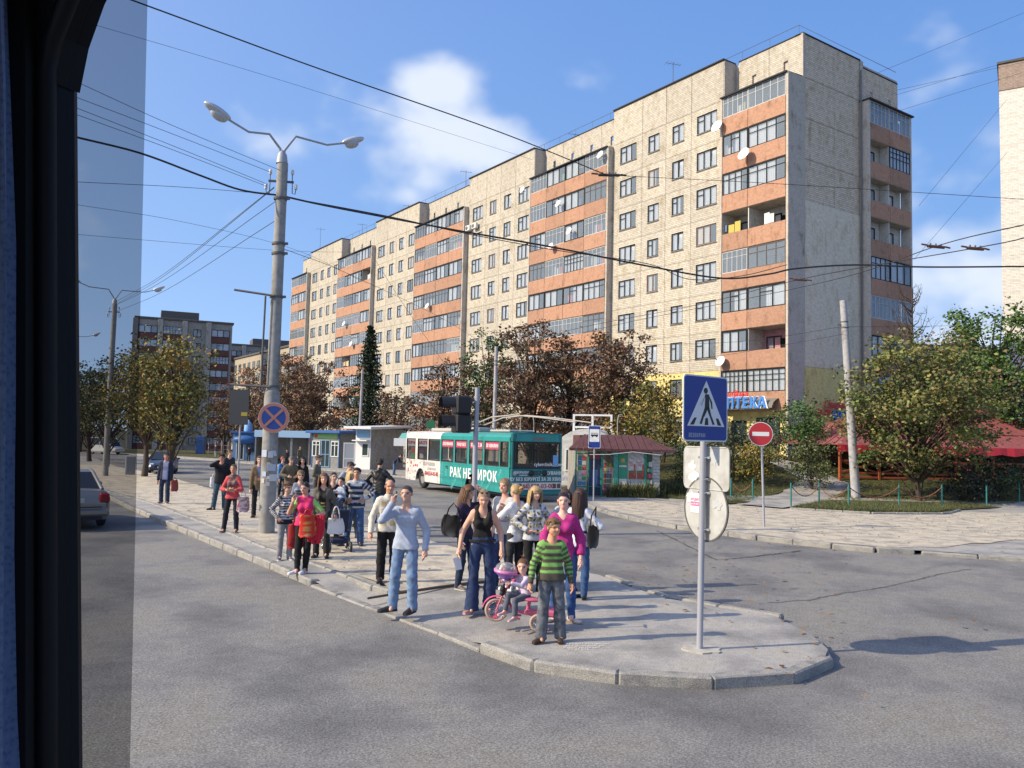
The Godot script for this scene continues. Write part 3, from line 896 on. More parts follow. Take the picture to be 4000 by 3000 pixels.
	for q in [[12.0, .3, 2.4], [27.5, -2.0, 1.6], [46.5, -1.0, 2.6], [63.0, -2.0, 2.4], [75.5, -1.0, 2.2], [92.0, -1.0, 5.0]]:
		var an := thing("roof_aerial", "thin metal television aerial standing on the cream block's roof", "aerial", at.call(-q[0], ROOF, q[1]), 0.3, "aerials along the roof")
		var mb := MB.new()
		mb.cyl(Vector3.ZERO, Vector3(0, q[2], 0), .03, .02, 5)
		part(an, "mast", mb.mesh(), mat("iron", Color()))
		var rods := MB.new()
		rods.cyl(Vector3(-.7, q[2] * .93, 0), Vector3(.7, q[2] * .93, 0), .016, -1, 4)
		for i in 5: rods.cyl(Vector3(-.6 + .3 * i, q[2] * .93, -.4 + .03 * i), Vector3(-.6 + .3 * i, q[2] * .93, .4 - .03 * i), .012, -1, 4)
		part(an, "rods", rods.mesh(), mat("iron", Color()))
	for i in 2:
		var ac := thing("air_conditioner", "white air conditioner unit on a bracket under a far window", "air conditioner", at.call(-(40.2 + 1.3 * i), 25.1, 1.5), bx.get_euler().y, "air conditioners under a far window")
		var mb := MB.new()
		mb.cbox(Vector3(0, .3, 0), Vector3(.85, .6, .32), .03)
		part(ac, "casing", mb.mesh(), mat("ac_white", Color(0.7, 0.69, 0.66), 0.5))
		var fan := MB.new()
		fan.tube([Vector3(-.12, .3, .16), Vector3(-.12, .3, .175)], [.22, .22], 14)
		part(ac, "fan_grille", fan.mesh(), mat("iron", Color()))
func dish(p: Vector3, d: float, label: String):
	var o := thing("satellite_dish", label, "satellite dish", p, -0.95)
	var mb := MB.new()
	var prof := []
	for i in 7: prof.append(Vector2(d * .5 * i / 6.0 + .001, .11 * d * pow(i / 6.0, 2)))
	for i in 7: prof.append(Vector2(d * .5 * (6 - i) / 6.0 + .001, .11 * d * pow((6 - i) / 6.0, 2) - .02))
	var tilt := Basis(Vector3.RIGHT, 1.2)
	mb.lathe(prof, Vector3.ZERO, 20, tilt)
	part(o, "reflector", mb.mesh(), mat("dish", Color(0.72, 0.72, 0.71), 0.5))
	var arm := MB.new()
	arm.cyl(tilt * Vector3(0, -.02, d * .45), tilt * Vector3(0, d * .55, d * .1), .015, -1, 6)
	arm.box(tilt * Vector3(0, d * .57, d * .08), Vector3(.06, .06, .1), tilt)
	part(o, "feed_arm", arm.mesh(), mat("iron", Color()))
	var br := MB.new()
	br.tube([Vector3.ZERO, Vector3(0, -.05, -.12), Vector3(0, -.1, -.35)], [.03], 6)
	part(o, "bracket", br.mesh(), mat("iron", Color()))
# ---------------------------------------------------------------- other buildings
func slab_block(label: String, p: Vector3, yaw: float, w: float, h: float, dep: float, rows: int, bays: int, wallm: Material, bandm: Material, style: int):
	var o := thing("apartment_block", label, "building", p, yaw)
	var body := MB.new()
	body.lohi(Vector3(0, -3, -dep), Vector3(w, h, 0))
	part(o, "wall", body.mesh(), wallm)
	var cap := MB.new()
	cap.cbox(Vector3(w * .5, h + .2, -dep * .5), Vector3(w + .5, .4, dep + .5), .05)
	if style == 1: cap.cbox(Vector3(w * .45, h + 1.2, -dep * .5), Vector3(w * .4, 2.0, dep * .5), .05)
	part(o, "roof", cap.mesh(), mat("roof_dark", Color(0.10, 0.095, 0.09), 0.9))
	var st := (h - 1.5) / rows
	var bw := w / bays
	for b in bays:
		if style == 1:
			var pl := MB.new()
			pl.cbox(Vector3(bw * b, h * .5, .25), Vector3(.9, h, .5), .03)
			part(o, "pilaster", pl.mesh(), plaster("pilaster", Color(0.40, 0.39, 0.37)))
		for k in rows:
			var y := st * k + .4
			if style == 1:
				if b == 2:
					put(window_unit(1.4, 1.4, 1), o, "window", Vector3(bw * b + bw * 0.35, y + 0.9, 0.02))
					continue
				var par := MB.new()
				par.cbox(Vector3(bw * (b + .5), y + .5, .16), Vector3(bw - .9, 1.1, .12), .02)
				part(o, "parapet", par.mesh(), bandm)
				put(glazing(bw - 0.95, st - 1.2, [5, 1, 4][(b + k) % 3]), o, "glazing", Vector3(bw * b + 0.48, y + 1.08, 0.12))
			elif style == 0:
				if b % 4 == 3:
					var par := MB.new()
					par.cbox(Vector3(bw * (b + .5), y + .5, .6), Vector3(bw * .98, 1.1, 1.2), .02)
					part(o, "parapet", par.mesh(), bandm)
				put(window_unit(bw * 0.5, 1.45, [0, 4, 1][(b + k) % 3]), o, "window", Vector3(bw * (b + 0.25), y + 1.0, 0.01))
	return o
func make_far_buildings():
	var brick := plaster("dark_brick", Color(0.15, 0.065, 0.052), 2)
	slab_block("dark brown brick apartment block with pale pilasters far on the left", Vector3(-69.8, -1.6, -150.0), 0.42, 17.0, 24.6, 12.0, 9, 4, plaster("grey_wall", Color(0.34, 0.33, 0.32)), brick, 1)
	slab_block("second brown brick block standing behind the first one", Vector3(-66.0, -1.8, -186.0), 0.42, 26.0, 24.0, 12.0, 9, 6, plaster("grey_wall", Color()), brick, 1)
	slab_block("distant cream panel block between the brown blocks and the long facade", Vector3(-64.0, -1.7, -187.0), -0.98, 42.0, 20.5, 12.0, 7, 12, tiled("tile_far", Color(0.52, 0.48, 0.42)), plaster("orange2", Color(0.42, 0.225, 0.14), 2), 0)
	var o := thing("apartment_tower", "tall white brick tower at the right edge with a pinkish top band", "building", Vector3(48.3, -0.8, -80.0), -0.56)
	var wb := mat("tile_white", Color(0.84, 0.84, 0.82), 0.8, 0.0, tile_tex(), 0.89)
	for k in 14:
		var mb := MB.new()
		mb.cbox(Vector3(10, 1.4 + 2.8 * k, -8), Vector3(20, 2.79, 16), .01)
		part(o, "wall_storey", mb.mesh(), wb)
	var tb := MB.new()
	tb.cbox(Vector3(10, 40.6, -8), Vector3(20.05, 2.7, 16.05), .02)
	part(o, "top_band", tb.mesh(), tiled("tile_pink", Color(0.42, 0.34, 0.31)))
	var rc := MB.new()
	rc.cbox(Vector3(10, 42.1, -8), Vector3(20.3, .25, 16.3), .02)
	part(o, "roof", rc.mesh(), mat("roof_dark", Color()))
	for q in [["low beige building with flat roof behind the bare tree", 38.5, -78.0, 14.0, 11.6, -0.6, Color(0.33, 0.29, 0.23)], ["pale low building left of the white tower", 45.0, -92.0, 22.0, 14.5, 0.2, Color(0.60, 0.53, 0.42)]]:
		var b := thing("low_building", q[0], "building", Vector3(q[1], -0.5, q[2]), q[5])
		var mb := MB.new()
		mb.lohi(Vector3(-q[3] * .5, 0, -8), Vector3(q[3] * .5, q[4], 0))
		part(b, "wall", mb.mesh(), plaster("low_" + str(q[3]), q[6]))
		var rf := MB.new()
		rf.cbox(Vector3(0, q[4] + .12, -4), Vector3(q[3] + .3, .25, 8.4), .03)
		part(b, "roof", rf.mesh(), mat("roof_dark", Color()))
		for i in 5: put(window_unit(1.3, 1.4, 1), b, "window", Vector3(-q[3] * 0.45 + q[3] * 0.19 * i, q[4] - 3.0, 0.02))
		for i in 3:
			var an := MB.new()
			an.cyl(Vector3(-3 + 3.4 * i, q[4], -3), Vector3(-3 + 3.4 * i, q[4] + 2.5 + i, -3), .04, .02, 5)
			an.cyl(Vector3(-3.6 + 3.4 * i, q[4] + 2.3 + i, -3), Vector3(-2.4 + 3.4 * i, q[4] + 2.3 + i, -3), .025, -1, 4)
			part(b, "aerial", an.mesh(), mat("iron", Color(0.10, 0.10, 0.10), 0.7))
func kiosk_box(label: String, p: Vector3, yaw: float, s: Vector3, wallm: Material, roofm: Material, over := .35, drop := .0) -> Node3D:
	var o := thing("kiosk", label, "kiosk", p, yaw)
	var mb := MB.new()
	mb.lohi(Vector3(-s.x * .5, -.4, -s.z), Vector3(s.x * .5, s.y, 0))
	part(o, "wall", mb.mesh(), wallm)
	var rf := MB.new()
	rf.cbox(Vector3(0, s.y + .12, -s.z * .5 + over * .3), Vector3(s.x + over * 1.4, .22, s.z + over * 1.6), .03, Basis(Vector3.RIGHT, drop))
	part(o, "roof", rf.mesh(), roofm)
	return o
func glazed(o: Node3D, called: String, x: float, y: float, w: float, h: float, frame: Material, xs: Array, ys: Array, z := .01):
	var d := part(o, called, bars(w, h, xs, ys, .08, .05).mesh(), frame, Transform3D(Basis.IDENTITY, Vector3(x, y, z)))
	var g := MB.new()
	g.quad(Vector3(.04, .04, .02), Vector3(w - .04, .04, .02), Vector3(w - .04, h - .04, .02), Vector3(.04, h - .04, .02))
	part(d, "pane", g.mesh(), mat("dark_pane", Color(0.05, 0.06, 0.065), 0.05))
	return d
func goods(o: Node3D, x0: float, x1: float, y0: float, y1: float, z: float, sd: int, n := 8, rows := 4):
	var rng := RandomNumberGenerator.new()
	rng.seed = sd
	var pal := [Color(.55, .06, .05), Color(.6, .5, .08), Color(.08, .25, .5), Color(.6, .58, .55), Color(.1, .35, .12), Color(.5, .15, .3)]
	for j in rows:
		for i in n:
			var mb := MB.new()
			var w := (x1 - x0) / n; var h := (y1 - y0) / rows
			mb.cbox(Vector3(x0 + w * (i + .5), y0 + h * (j + .46), z), Vector3(w * .84, h * rng.randf_range(.6, .9), .06), .01)
			var k := rng.randi() % 6
			part(o, "packet", mb.mesh(), mat("packet%d" % k, pal[k], 0.5))
func make_kiosks():
	var white := mat("kiosk_white", Color(0.66, 0.67, 0.68), 0.5)
	var blue := mat("kiosk_blue", Color(0.03, 0.12, 0.34), 0.5)
	var grey := plaster("kiosk_grey", Color(0.30, 0.31, 0.33))
	var tealm := mat("kiosk_teal", Color(0.02, 0.22, 0.17), 0.5)
	var Y := func(x, z): return on(x, z, .085)
	var k1 := kiosk_box("small blue kiosk with arched awning and a bottle figure on its roof", Y.call(-28.3, -87.4), 0.15, Vector3(2.6, 2.9, 2.4), mat("kiosk_pale_blue", Color(0.16, 0.28, 0.44), 0.6), blue)
	glazed(k1, "door", -0.9, 0.1, 0.8, 2.0, white, [0.4], [])
	glazed(k1, "window", 0.1, 0.9, 0.9, 1.2, blue, [0.45], [])
	var aw := MB.new()
	aw.ell(Vector3(0, 2.25, .1), Vector3(1.25, .5, .7), Basis.IDENTITY, 16, 8)
	part(k1, "awning", aw.mesh(), blue)
	var bt := thing("advertising_bottle", "pale blue giant bottle standing on the blue kiosk", "advertising figure", Y.call(-28.3, -88.2) + Vector3(0, 3.13, 0), 0.0)
	var bm := MB.new()
	bm.lathe([Vector2(.42, 0), Vector2(.45, .1), Vector2(.42, .75), Vector2(.2, 1.05), Vector2(.13, 1.1), Vector2(.12, 1.25), Vector2(.001, 1.27)], Vector3.ZERO, 14)
	part(bt, "bottle", bm.mesh(), mat("bottle_blue", Color(0.22, 0.42, 0.72), 0.3))
	var sh := thing("bus_shelter", "open grey bus shelter with a pale blue fascia", "bus shelter", Y.call(-21.6, -77.5), 0.05)
	for q in [["fascia", Vector3(-2.6, 2.55, 0.0), Vector3(2.6, 3.2, 0.12), mat("fascia_blue", Color(0.40, 0.60, 0.78), 0.5)], ["roof", Vector3(-2.55, 2.9, -2.2), Vector3(2.55, 3.0, -0.01), grey], ["back_wall", Vector3(-2.55, -0.3, -2.2), Vector3(2.55, 2.9, -2.1), plaster("shelter", Color(0.30, 0.30, 0.30))], ["side_wall", Vector3(-2.55, -0.3, -2.09), Vector3(-2.45, 2.9, -0.05), plaster("shelter", Color())], ["side_wall", Vector3(2.45, -0.3, -2.09), Vector3(2.55, 2.9, -0.05), plaster("shelter", Color())], ["post", Vector3(0.75, -0.3, -0.2), Vector3(0.95, 2.55, -0.02), grey], ["bench", Vector3(-2.2, 0.4, -2.05), Vector3(0.4, 0.48, -1.6), plaster("bark", Color(0.075, 0.055, 0.042), 2)]]:
		var mb := MB.new()
		mb.lohi(q[1], q[2])
		part(sh, q[0], mb.mesh(), q[3])
	var k3 := kiosk_box("grey kiosk with blue trim, green sign strip and double doors", Y.call(-16.0, -70.9), -0.42, Vector3(2.9, 3.0, 4.2), grey, blue, 0.5, 0.02)
	glazed(k3, "door", -0.45, 0.05, 0.95, 2.35, mat("kiosk_pale_blue", Color()), [0.48], [[0.08, 0.87, 1.1]])
	for x in [-1.38, 0.58]: glazed(k3, "window", x, 0.95, 0.82, 1.35, white, [0.41], [[0.08, 0.74, 1.0]])
	for q in [[-1.42, .05], [1.42, .05]]:
		var cn := MB.new()
		cn.cbox(Vector3(q[0], 1.45, .0), Vector3(.09, 3.0, .09), .01)
		part(k3, "corner_trim", cn.mesh(), blue)
	plate(k3, "sign_strip", 2.5, 0.42, 0.03, Vector3(0, 2.72, 0.04), Basis.IDENTITY, mat("strip_green", Color(0.25, 0.50, 0.16), 0.5), 0.05)
	plate(k3, "sign_logo", 0.36, 0.3, 0.1, Vector3(-1.0, 2.72, 0.075), Basis.IDENTITY, mat("sign_red", Color(0.55, 0.04, 0.05), 0.5), 0.02)
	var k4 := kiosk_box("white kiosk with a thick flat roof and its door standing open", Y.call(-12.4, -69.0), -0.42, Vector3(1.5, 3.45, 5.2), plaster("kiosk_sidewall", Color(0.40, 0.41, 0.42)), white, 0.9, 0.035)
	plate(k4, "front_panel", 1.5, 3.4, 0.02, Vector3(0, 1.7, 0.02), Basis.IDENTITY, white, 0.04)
	plate(k4, "poster_strip", 1.3, 0.7, 0.02, Vector3(0, 3.0, 0.06), Basis.IDENTITY, mat("poster_sea", Color(0.16, 0.34, 0.52), 0.5), 0.03)
	glazed(k4, "window", -0.1, 1.1, 0.7, 1.1, white, [], [], 0.05)
	var cn2 := MB.new()
	cn2.cbox(Vector3(0, 2.4, .35), Vector3(1.5, .1, .6), .02)
	part(k4, "canopy", cn2.mesh(), white)
	var dr := part(k4, "open_door", bars(1.0, 2.15, [], [[0.08, 0.92, 0.8]], 0.1, 0.05).mesh(), white, Transform3D(Basis(Vector3.UP, 0.5), Vector3(-1.75, 0.05, 0.35)))
	plate(dr, "door_panel", 0.84, 1.95, 0.01, Vector3(0.5, 1.07, 0.025), Basis.IDENTITY, mat("door_grey", Color(0.36, 0.39, 0.42), 0.4), 0.02)
	var k5 := kiosk_box("newsstand with teal awning roof behind the trolleybus front", Y.call(-5.4, -59.0), -0.1, Vector3(3.6, 2.6, 2.4), grey, tealm, 0.4)
	var aw5 := MB.new()
	aw5.box(Vector3(-.6, 2.75, .5), Vector3(3.8, .06, 1.3), Basis(Vector3.RIGHT, .35))
	part(k5, "awning", aw5.mesh(), mat("awning_teal", Color(0.14, 0.42, 0.36), 0.6))
	plate(k5, "sign_strip", 2.6, 0.55, 0.04, Vector3(-1.5, 2.35, 1.1), Basis.IDENTITY, white, 0.08)
	part(k5, "lettering", text_mesh("ПРИВАТНА", 0.24, 0.02), mat("sign_red", Color()), Transform3D(Basis.IDENTITY, Vector3(-0.95, 2.35, 1.15)))
	goods(k5, -1.75, -.8, .4, 2.0, .2, 3, 3, 4)
	var gs := thing("green_sign_box", "small green box sign above the trolleybus roof", "sign", Y.call(-5.9, -60.0) + Vector3(0, 2.9, 0), 0.0)
	var gp := MB.new()
	gp.cyl(Vector3(0, 0, 0), Vector3(0, .6, 0), .05)
	part(gs, "stand", gp.mesh(), grey)
	plate(gs, "panel", 0.6, 0.5, 0.02, Vector3(0, 0.8, 0), Basis.IDENTITY, mat("panel_green", Color(0.02, 0.16, 0.07), 0.5), 0.15)
	var k6 := thing("kiosk", "white kiosk with a weathered arched roof and a frame sign on top", "kiosk", Y.call(4.3, -46.8), -0.3)
	var ar := MB.new()
	var ap := PackedVector2Array([Vector2(-1.7, -.6), Vector2(1.7, -.6), Vector2(1.7, 2.1)])
	for i in 9: ap.append(Vector2(cos(PI * (i + .5) / 9.5) * 1.7, 2.1 + sin(PI * (i + .5) / 9.5) * 1.15))
	ap.append(Vector2(-1.7, 2.1))
	ar.prism(ap, -3.2, .0)
	part(k6, "shell", ar.mesh(), plaster("arch_white", Color(0.62, 0.63, 0.62), 2))
	glazed(k6, "window", -1.2, 0.8, 2.4, 1.3, white, [0.8, 1.6], [])
	var fs := MB.new()
	for x in [-.9, .2, 1.3]: fs.lohi(Vector3(x, 3.1, -.6), Vector3(x + .12, 4.1, -.48))
	for y in [3.3, 4.0]: fs.lohi(Vector3(-.9, y, -.59), Vector3(1.42, y + .1, -.49))
	part(k6, "frame_sign", fs.mesh(), white)
	var k7 := thing("kiosk", "plank kiosk with a maroon metal roof and poster covered front", "kiosk", Y.call(3.05, -38.45), 0.02)
	var W7 := 3.95; var D7 := 4.4
	var bodym := MB.new()
	bodym.lohi(Vector3(.05, -.3, -D7), Vector3(W7 - .04, 2.3, -.6)); bodym.lohi(Vector3(2.35, -.3, -.58), Vector3(W7 - .04, 2.3, -.02))
	part(k7, "wall", bodym.mesh(), plaster("kiosk_inner", Color(0.36, 0.35, 0.33)))
	for i in 16:
		var bd := MB.new()
		bd.cbox(Vector3(W7 + .005, .07 + .147 * i, -D7 * .5), Vector3(.06, .135, D7), .012)
		part(k7, "plank", bd.mesh(), plaster("plank_white", Color(0.52, 0.53, 0.54), 2))
		if i < 16:
			var bf := MB.new()
			bf.cbox(Vector3(3.8, .07 + .147 * i, .005), Vector3(.36, .135, .05), .01)
			part(k7, "plank", bf.mesh(), plaster("plank_white", Color()))
	var maroon := plaster("maroon", Color(0.115, 0.045, 0.05), 2)
	var nrib := 15
	for i in nrib:
		var rb := MB.new()
		var x0 := -.35 + (W7 + 1.0) * i / nrib; var x1 := -.35 + (W7 + 1.0) * (i + 1) / nrib - .02
		var tx := func(x): return clampf(x, .5, W7 - .6)
		rb.quad(Vector3(x0, 2.25, .6), Vector3(x1, 2.25, .6), Vector3(tx.call(x1), 2.9, -1.0), Vector3(tx.call(x0), 2.9, -1.0))
		rb.quad(Vector3(x0, 2.25, .6), Vector3(x1, 2.25, .6), Vector3(x1, 2.13, .6), Vector3(x0, 2.13, .6))
		part(k7, "roof_sheet", rb.mesh(), maroon)
	for i in 14:
		var rb := MB.new()
		var z0 := .6 - 5.4 * i / 14.0; var z1 := .6 - 5.4 * (i + 1) / 14.0 + .02
		var tz := func(z): return clampf(z, -3.8, -1.0)
		rb.quad(Vector3(W7 + .62, 2.25, z0), Vector3(W7 + .62, 2.25, z1), Vector3(W7 - .6, 2.9, tz.call(z1)), Vector3(W7 - .6, 2.9, tz.call(z0)))
		part(k7, "roof_sheet", rb.mesh(), maroon)
	var rt := MB.new()
	rt.lohi(Vector3(.3, 2.3, -D7), Vector3(W7 - .5, 2.86, -1.02))
	part(k7, "roof_core", rt.mesh(), maroon)
	for q in [[.02, .06], [.62, .06], [1.24, .10], [1.9, .22], [3.3, .10]]:
		var ps := MB.new()
		ps.cbox(Vector3(q[0], 1.06, .06), Vector3(q[1], 2.2, .08), .01)
		part(k7, "teal_post", ps.mesh(), tealm if q[1] < 0.2 else mat("teal_pale", Color(0.05, 0.30, 0.24), 0.5))
	for y in [.45, 2.0]:
		var rl := MB.new()
		rl.cyl(Vector3(0, y, .08), Vector3(1.2, y, .08), .025)
		part(k7, "teal_rail", rl.mesh(), tealm)
	var pq := func(called, x0, x1, y0, y1, c, z := .02):
		var mb := MB.new()
		mb.lohi(Vector3(x0, y0, z), Vector3(x1, y1, z + .008))
		part(k7, called, mb.mesh(), mat("print_%d_%d_%d" % [int(c.r * 99), int(c.g * 99), int(c.b * 99)], c, 0.5))
	pq.call("poster", 0.08, 0.56, 0.3, 2.05, Color(0.62, 0.58, 0.40), -0.02)
	goods(k7, .12, .52, .5, 1.9, .005, 8, 2, 6)
	pq.call("poster", 0.66, 1.2, 0.05, 1.75, Color(0.02, 0.035, 0.09), -0.02); pq.call("poster_top", 0.66, 1.2, 1.75, 2.05, Color(0.30, 0.03, 0.03), -0.02); pq.call("poster_print", 0.8, 1.05, 0.5, 1.25, Color(0.08, 0.16, 0.36), -0.008)
	goods(k7, 1.3, 1.78, .1, 1.6, -.4, 5, 4, 6)
	pq.call("beer_panel", 2.04, 2.44, 0.0, 2.05, Color(0.03, 0.28, 0.16)); pq.call("beer_glass", 2.06, 2.42, 0.0, 0.55, Color(0.62, 0.36, 0.03), 0.03); pq.call("beer_foam", 2.06, 2.42, 0.56, 0.85, Color(0.68, 0.66, 0.6), 0.03); pq.call("panel_band", 2.06, 2.42, 1.4, 1.48, Color(0.6, 0.6, 0.58), 0.03); pq.call("panel_crest", 2.16, 2.32, 1.62, 1.8, Color(0.5, 0.33, 0.08), 0.03)
	pq.call("front_board", 2.46, 3.28, 0.0, 2.1, Color(0.44, 0.45, 0.46), 0.0)
	for i in 2:
		var x := 2.5 + .4 * i
		pq.call("drink_poster", x, x + 0.37, 0.85, 1.8, Color(0.52, 0.50, 0.48)); pq.call("poster_fruit", x + 0.01, x + 0.36, 0.86, 1.15, Color(0.30, 0.06, 0.035), 0.03); pq.call("poster_leaves", x + 0.01, x + 0.36, 1.155, 1.25, Color(0.08, 0.16, 0.04), 0.03); pq.call("poster_bottle", x + 0.25, x + 0.33, 1.0, 1.55, Color(0.42, 0.09, 0.06), 0.04)
		for k in 3: pq.call("poster_line", x + 0.03, x + 0.2, 1.62 - 0.08 * k, 1.65 - 0.08 * k, Color(0.45, 0.09, 0.08), 0.03)
	goods(k7, 3.38, 3.62, .6, 1.7, .03, 9, 3, 4)
	var dk := MB.new()
	dk.lohi(Vector3(3.34, 0, .0), Vector3(3.64, 2.1, .012))
	part(k7, "hatch", dk.mesh(), mat("hatch", Color(0.06, 0.10, 0.08), 0.8))
	var cab := thing("loose_cable", "white cable looped along the front of the maroon roofed kiosk", "cable", Y.call(3.05, -37.8), 0.0)
	var cb := MB.new()
	cb.tube([Vector3(.6, 1.95, 0), Vector3(1.5, 1.98, .05), Vector3(2.6, 2.12, 0), Vector3(3.9, 2.0, 0)], [.015], 5)
	part(cab, "cord", cb.mesh(), white)
	var lp := thing("kiosk_lamp", "thin hooked lamp pole behind the maroon roof", "lamp", Y.call(5.6, -43.0), 0.0)
	var lm := MB.new()
	lm.tube([Vector3(0, 0, 0), Vector3(0, 3.6, 0), Vector3(.06, 3.85, 0), Vector3(.2, 3.9, 0), Vector3(.26, 3.8, 0)], [.03], 6)
	part(lp, "pole", lm.mesh(), mat("boom", Color(0.36, 0.33, 0.29), 0.6))
func make_cafe():
	var o := thing("cafe_pavilion", "red roofed summer cafe with awnings and orange timber railings", "cafe", on(24.0, -46.5, -0.35), 0.12)
	var roofm := plaster("cafe_roof", Color(0.30, 0.085, 0.09), 2)
	var red := mat("cafe_red", Color(0.50, 0.02, 0.03), 0.5)
	var wood := plaster("cafe_wood", Color(0.42, 0.10, 0.035), 2)
	var hip := func(called, x0, x1, z0, z1, y0, y1, inx, inz):
		var a := [Vector3(x0, y0, z1), Vector3(x1, y0, z1), Vector3(x1, y0, z0), Vector3(x0, y0, z0)]
		var b := [Vector3(x0 + inx, y1, z1 - inz), Vector3(x1 - inx, y1, z1 - inz), Vector3(x1 - inx, y1, z0 + inz), Vector3(x0 + inx, y1, z0 + inz)]
		for i in 4:
			var mb := MB.new()
			mb.quad(a[i], a[(i + 1) % 4], b[(i + 1) % 4], b[i])
			for k in 11:
				var t := (k + .5) / 11.0
				mb.tube([a[i].lerp(a[(i + 1) % 4], t) + Vector3(0, .02, 0), b[i].lerp(b[(i + 1) % 4], t) + Vector3(0, .02, 0)], [.025], 4)
			part(o, called, mb.mesh(), roofm)
		var cp := MB.new()
		cp.quad(b[0], b[1], b[2], b[3])
		part(o, called, cp.mesh(), roofm)
	hip.call("awning_roof", -7.2, 9.0, -7.0, 2.6, 1.75, 2.45, 1.6, 1.5)
	hip.call("main_roof", -5.0, 8.4, -6.4, 0.9, 2.5, 3.6, 2.6, 2.4)
	hip.call("lantern_roof", -0.6, 4.6, -4.8, -1.2, 3.75, 4.5, 1.4, 1.2)
	var ln := MB.new()
	ln.lohi(Vector3(-.3, 3.3, -4.5), Vector3(4.3, 3.76, -1.5)); ln.lohi(Vector3(-4.9, 2.4, -6.2), Vector3(8.3, 2.52, .8))
	part(o, "fascia", ln.mesh(), mat("cafe_fascia", Color(0.16, 0.05, 0.045), 0.7))
	var body := MB.new()
	body.lohi(Vector3(-5.2, -.4, -6.0), Vector3(8.0, 2.4, -2.2))
	part(o, "wall", body.mesh(), plaster("cafe_wall", Color(0.24, 0.13, 0.085)))
	var val := MB.new()
	for i in 40:
		var x0 := -7.2 + 16.2 * i / 40.0; var x1 := -7.2 + 16.2 * (i + 1) / 40.0
		var z := func(k): return 2.62 + .03 * sin(k * 2.3)
		val.quad(Vector3(x0, 1.77, z.call(i)), Vector3(x1, 1.77, z.call(i + 1)), Vector3(x1, 1.36 + .05 * sin((i + 1) * 1.7), z.call(i + 1) + .05), Vector3(x0, 1.36 + .05 * sin(i * 1.7), z.call(i) + .05))
	part(o, "valance", val.mesh(), red)
	for i in 8:
		var pm := MB.new()
		pm.cbox(Vector3(-6.9 + 2.2 * i, .7, 2.35), Vector3(.13, 2.2, .13), .015)
		part(o, "timber_post", pm.mesh(), wood)
		if i == 7: continue
		var x0 := -6.83 + 2.2 * i
		for y in [.05, .28, .92]:
			var rm := MB.new()
			rm.cbox(Vector3(x0 + 1.03, y, 2.36), Vector3(2.05, .11, .06), .01)
			part(o, "timber_rail", rm.mesh(), wood)
		for s in [-1, 1]:
			var xm := MB.new()
			xm.cbox(Vector3(x0 + 1.03, .6, 2.36 + .03 * s), Vector3(2.1, .09, .04), .01, Basis(Vector3.BACK, .27 * s))
			part(o, "cross_brace", xm.mesh(), wood)
	for q in [[-3.6, 2.9], [-1.4, 3.3], [.4, 2.6]]:
		var fl_ := thing("flower_basket", ["basket of yellow and red flowers under the maple's crown", "bright yellow flower bunch high in front of the cafe roof", "white and pink window flowers on the cafe rail"][int(q[0] + 4) / 2 % 3], "flowers", o.transform * Vector3(q[0], q[1] - (1.9 if q[0] > 0 else 0.4), 2.2 if q[0] > 0 else 1.3), 0.0)
		var fm := MB.new()
		var rng := RandomNumberGenerator.new()
		rng.seed = int(q[0] * 10) + 90
		leaves(fm, Vector3.ZERO, Vector3(.5, .2, .25), 120, .12, [Color(.6, .5, .03), Color(.55, .06, .04), Color(.6, .55, .1)] if q[0] < 0 else [Color(.65, .62, .6), Color(.5, .1, .25), Color(.05, .1, .03)], rng)
		part(fl_, "blossom", fm.mesh(true), leaf_mat("leaves"))
		var bk := MB.new()
		bk.lathe([Vector2(.05, -.3), Vector2(.25, -.1), Vector2(.28, 0)], Vector3.ZERO, 10)
		part(fl_, "basket", bk.mesh(), wood)
# ---------------------------------------------------------------- plants
func leaf_mat(key: String) -> StandardMaterial3D:
	var m := vmat(key, .7)
	m.backlight_enabled = true
	m.backlight = Color(.35, .35, .3)
	return m
func leaves(mb: MB, c: Vector3, r: Vector3, n: int, size: float, pal: Array, rng: RandomNumberGenerator):
	for i in n:
		var d := Vector3(rng.randfn(), rng.randfn(), rng.randfn()) * .55
		var p := c + d * r
		var a := Vector3(rng.randf_range(-1, 1), rng.randf_range(-.8, .4), rng.randf_range(-1, 1)).normalized()
		var b := a.cross(Vector3(rng.randf_range(-1, 1), rng.randf_range(-1, 1), rng.randf_range(-1, 1))).normalized()
		var s := size * rng.randf_range(.6, 1.35)
		var q: Color = pal[rng.randi() % pal.size()]
		mb.col = q * rng.randf_range(.7, 1.3)
		var nn := a.cross(b)
		var k := mb.vert(p, nn); mb.vert(p + a * s * .5 + b * s * .32 + nn * s * .1, nn); mb.vert(p + a * s, nn); mb.vert(p + a * s * .5 - b * s * .32 + nn * s * .1, nn)
		mb.ix.append_array(PackedInt32Array([k, k + 1, k + 2, k, k + 2, k + 3]))
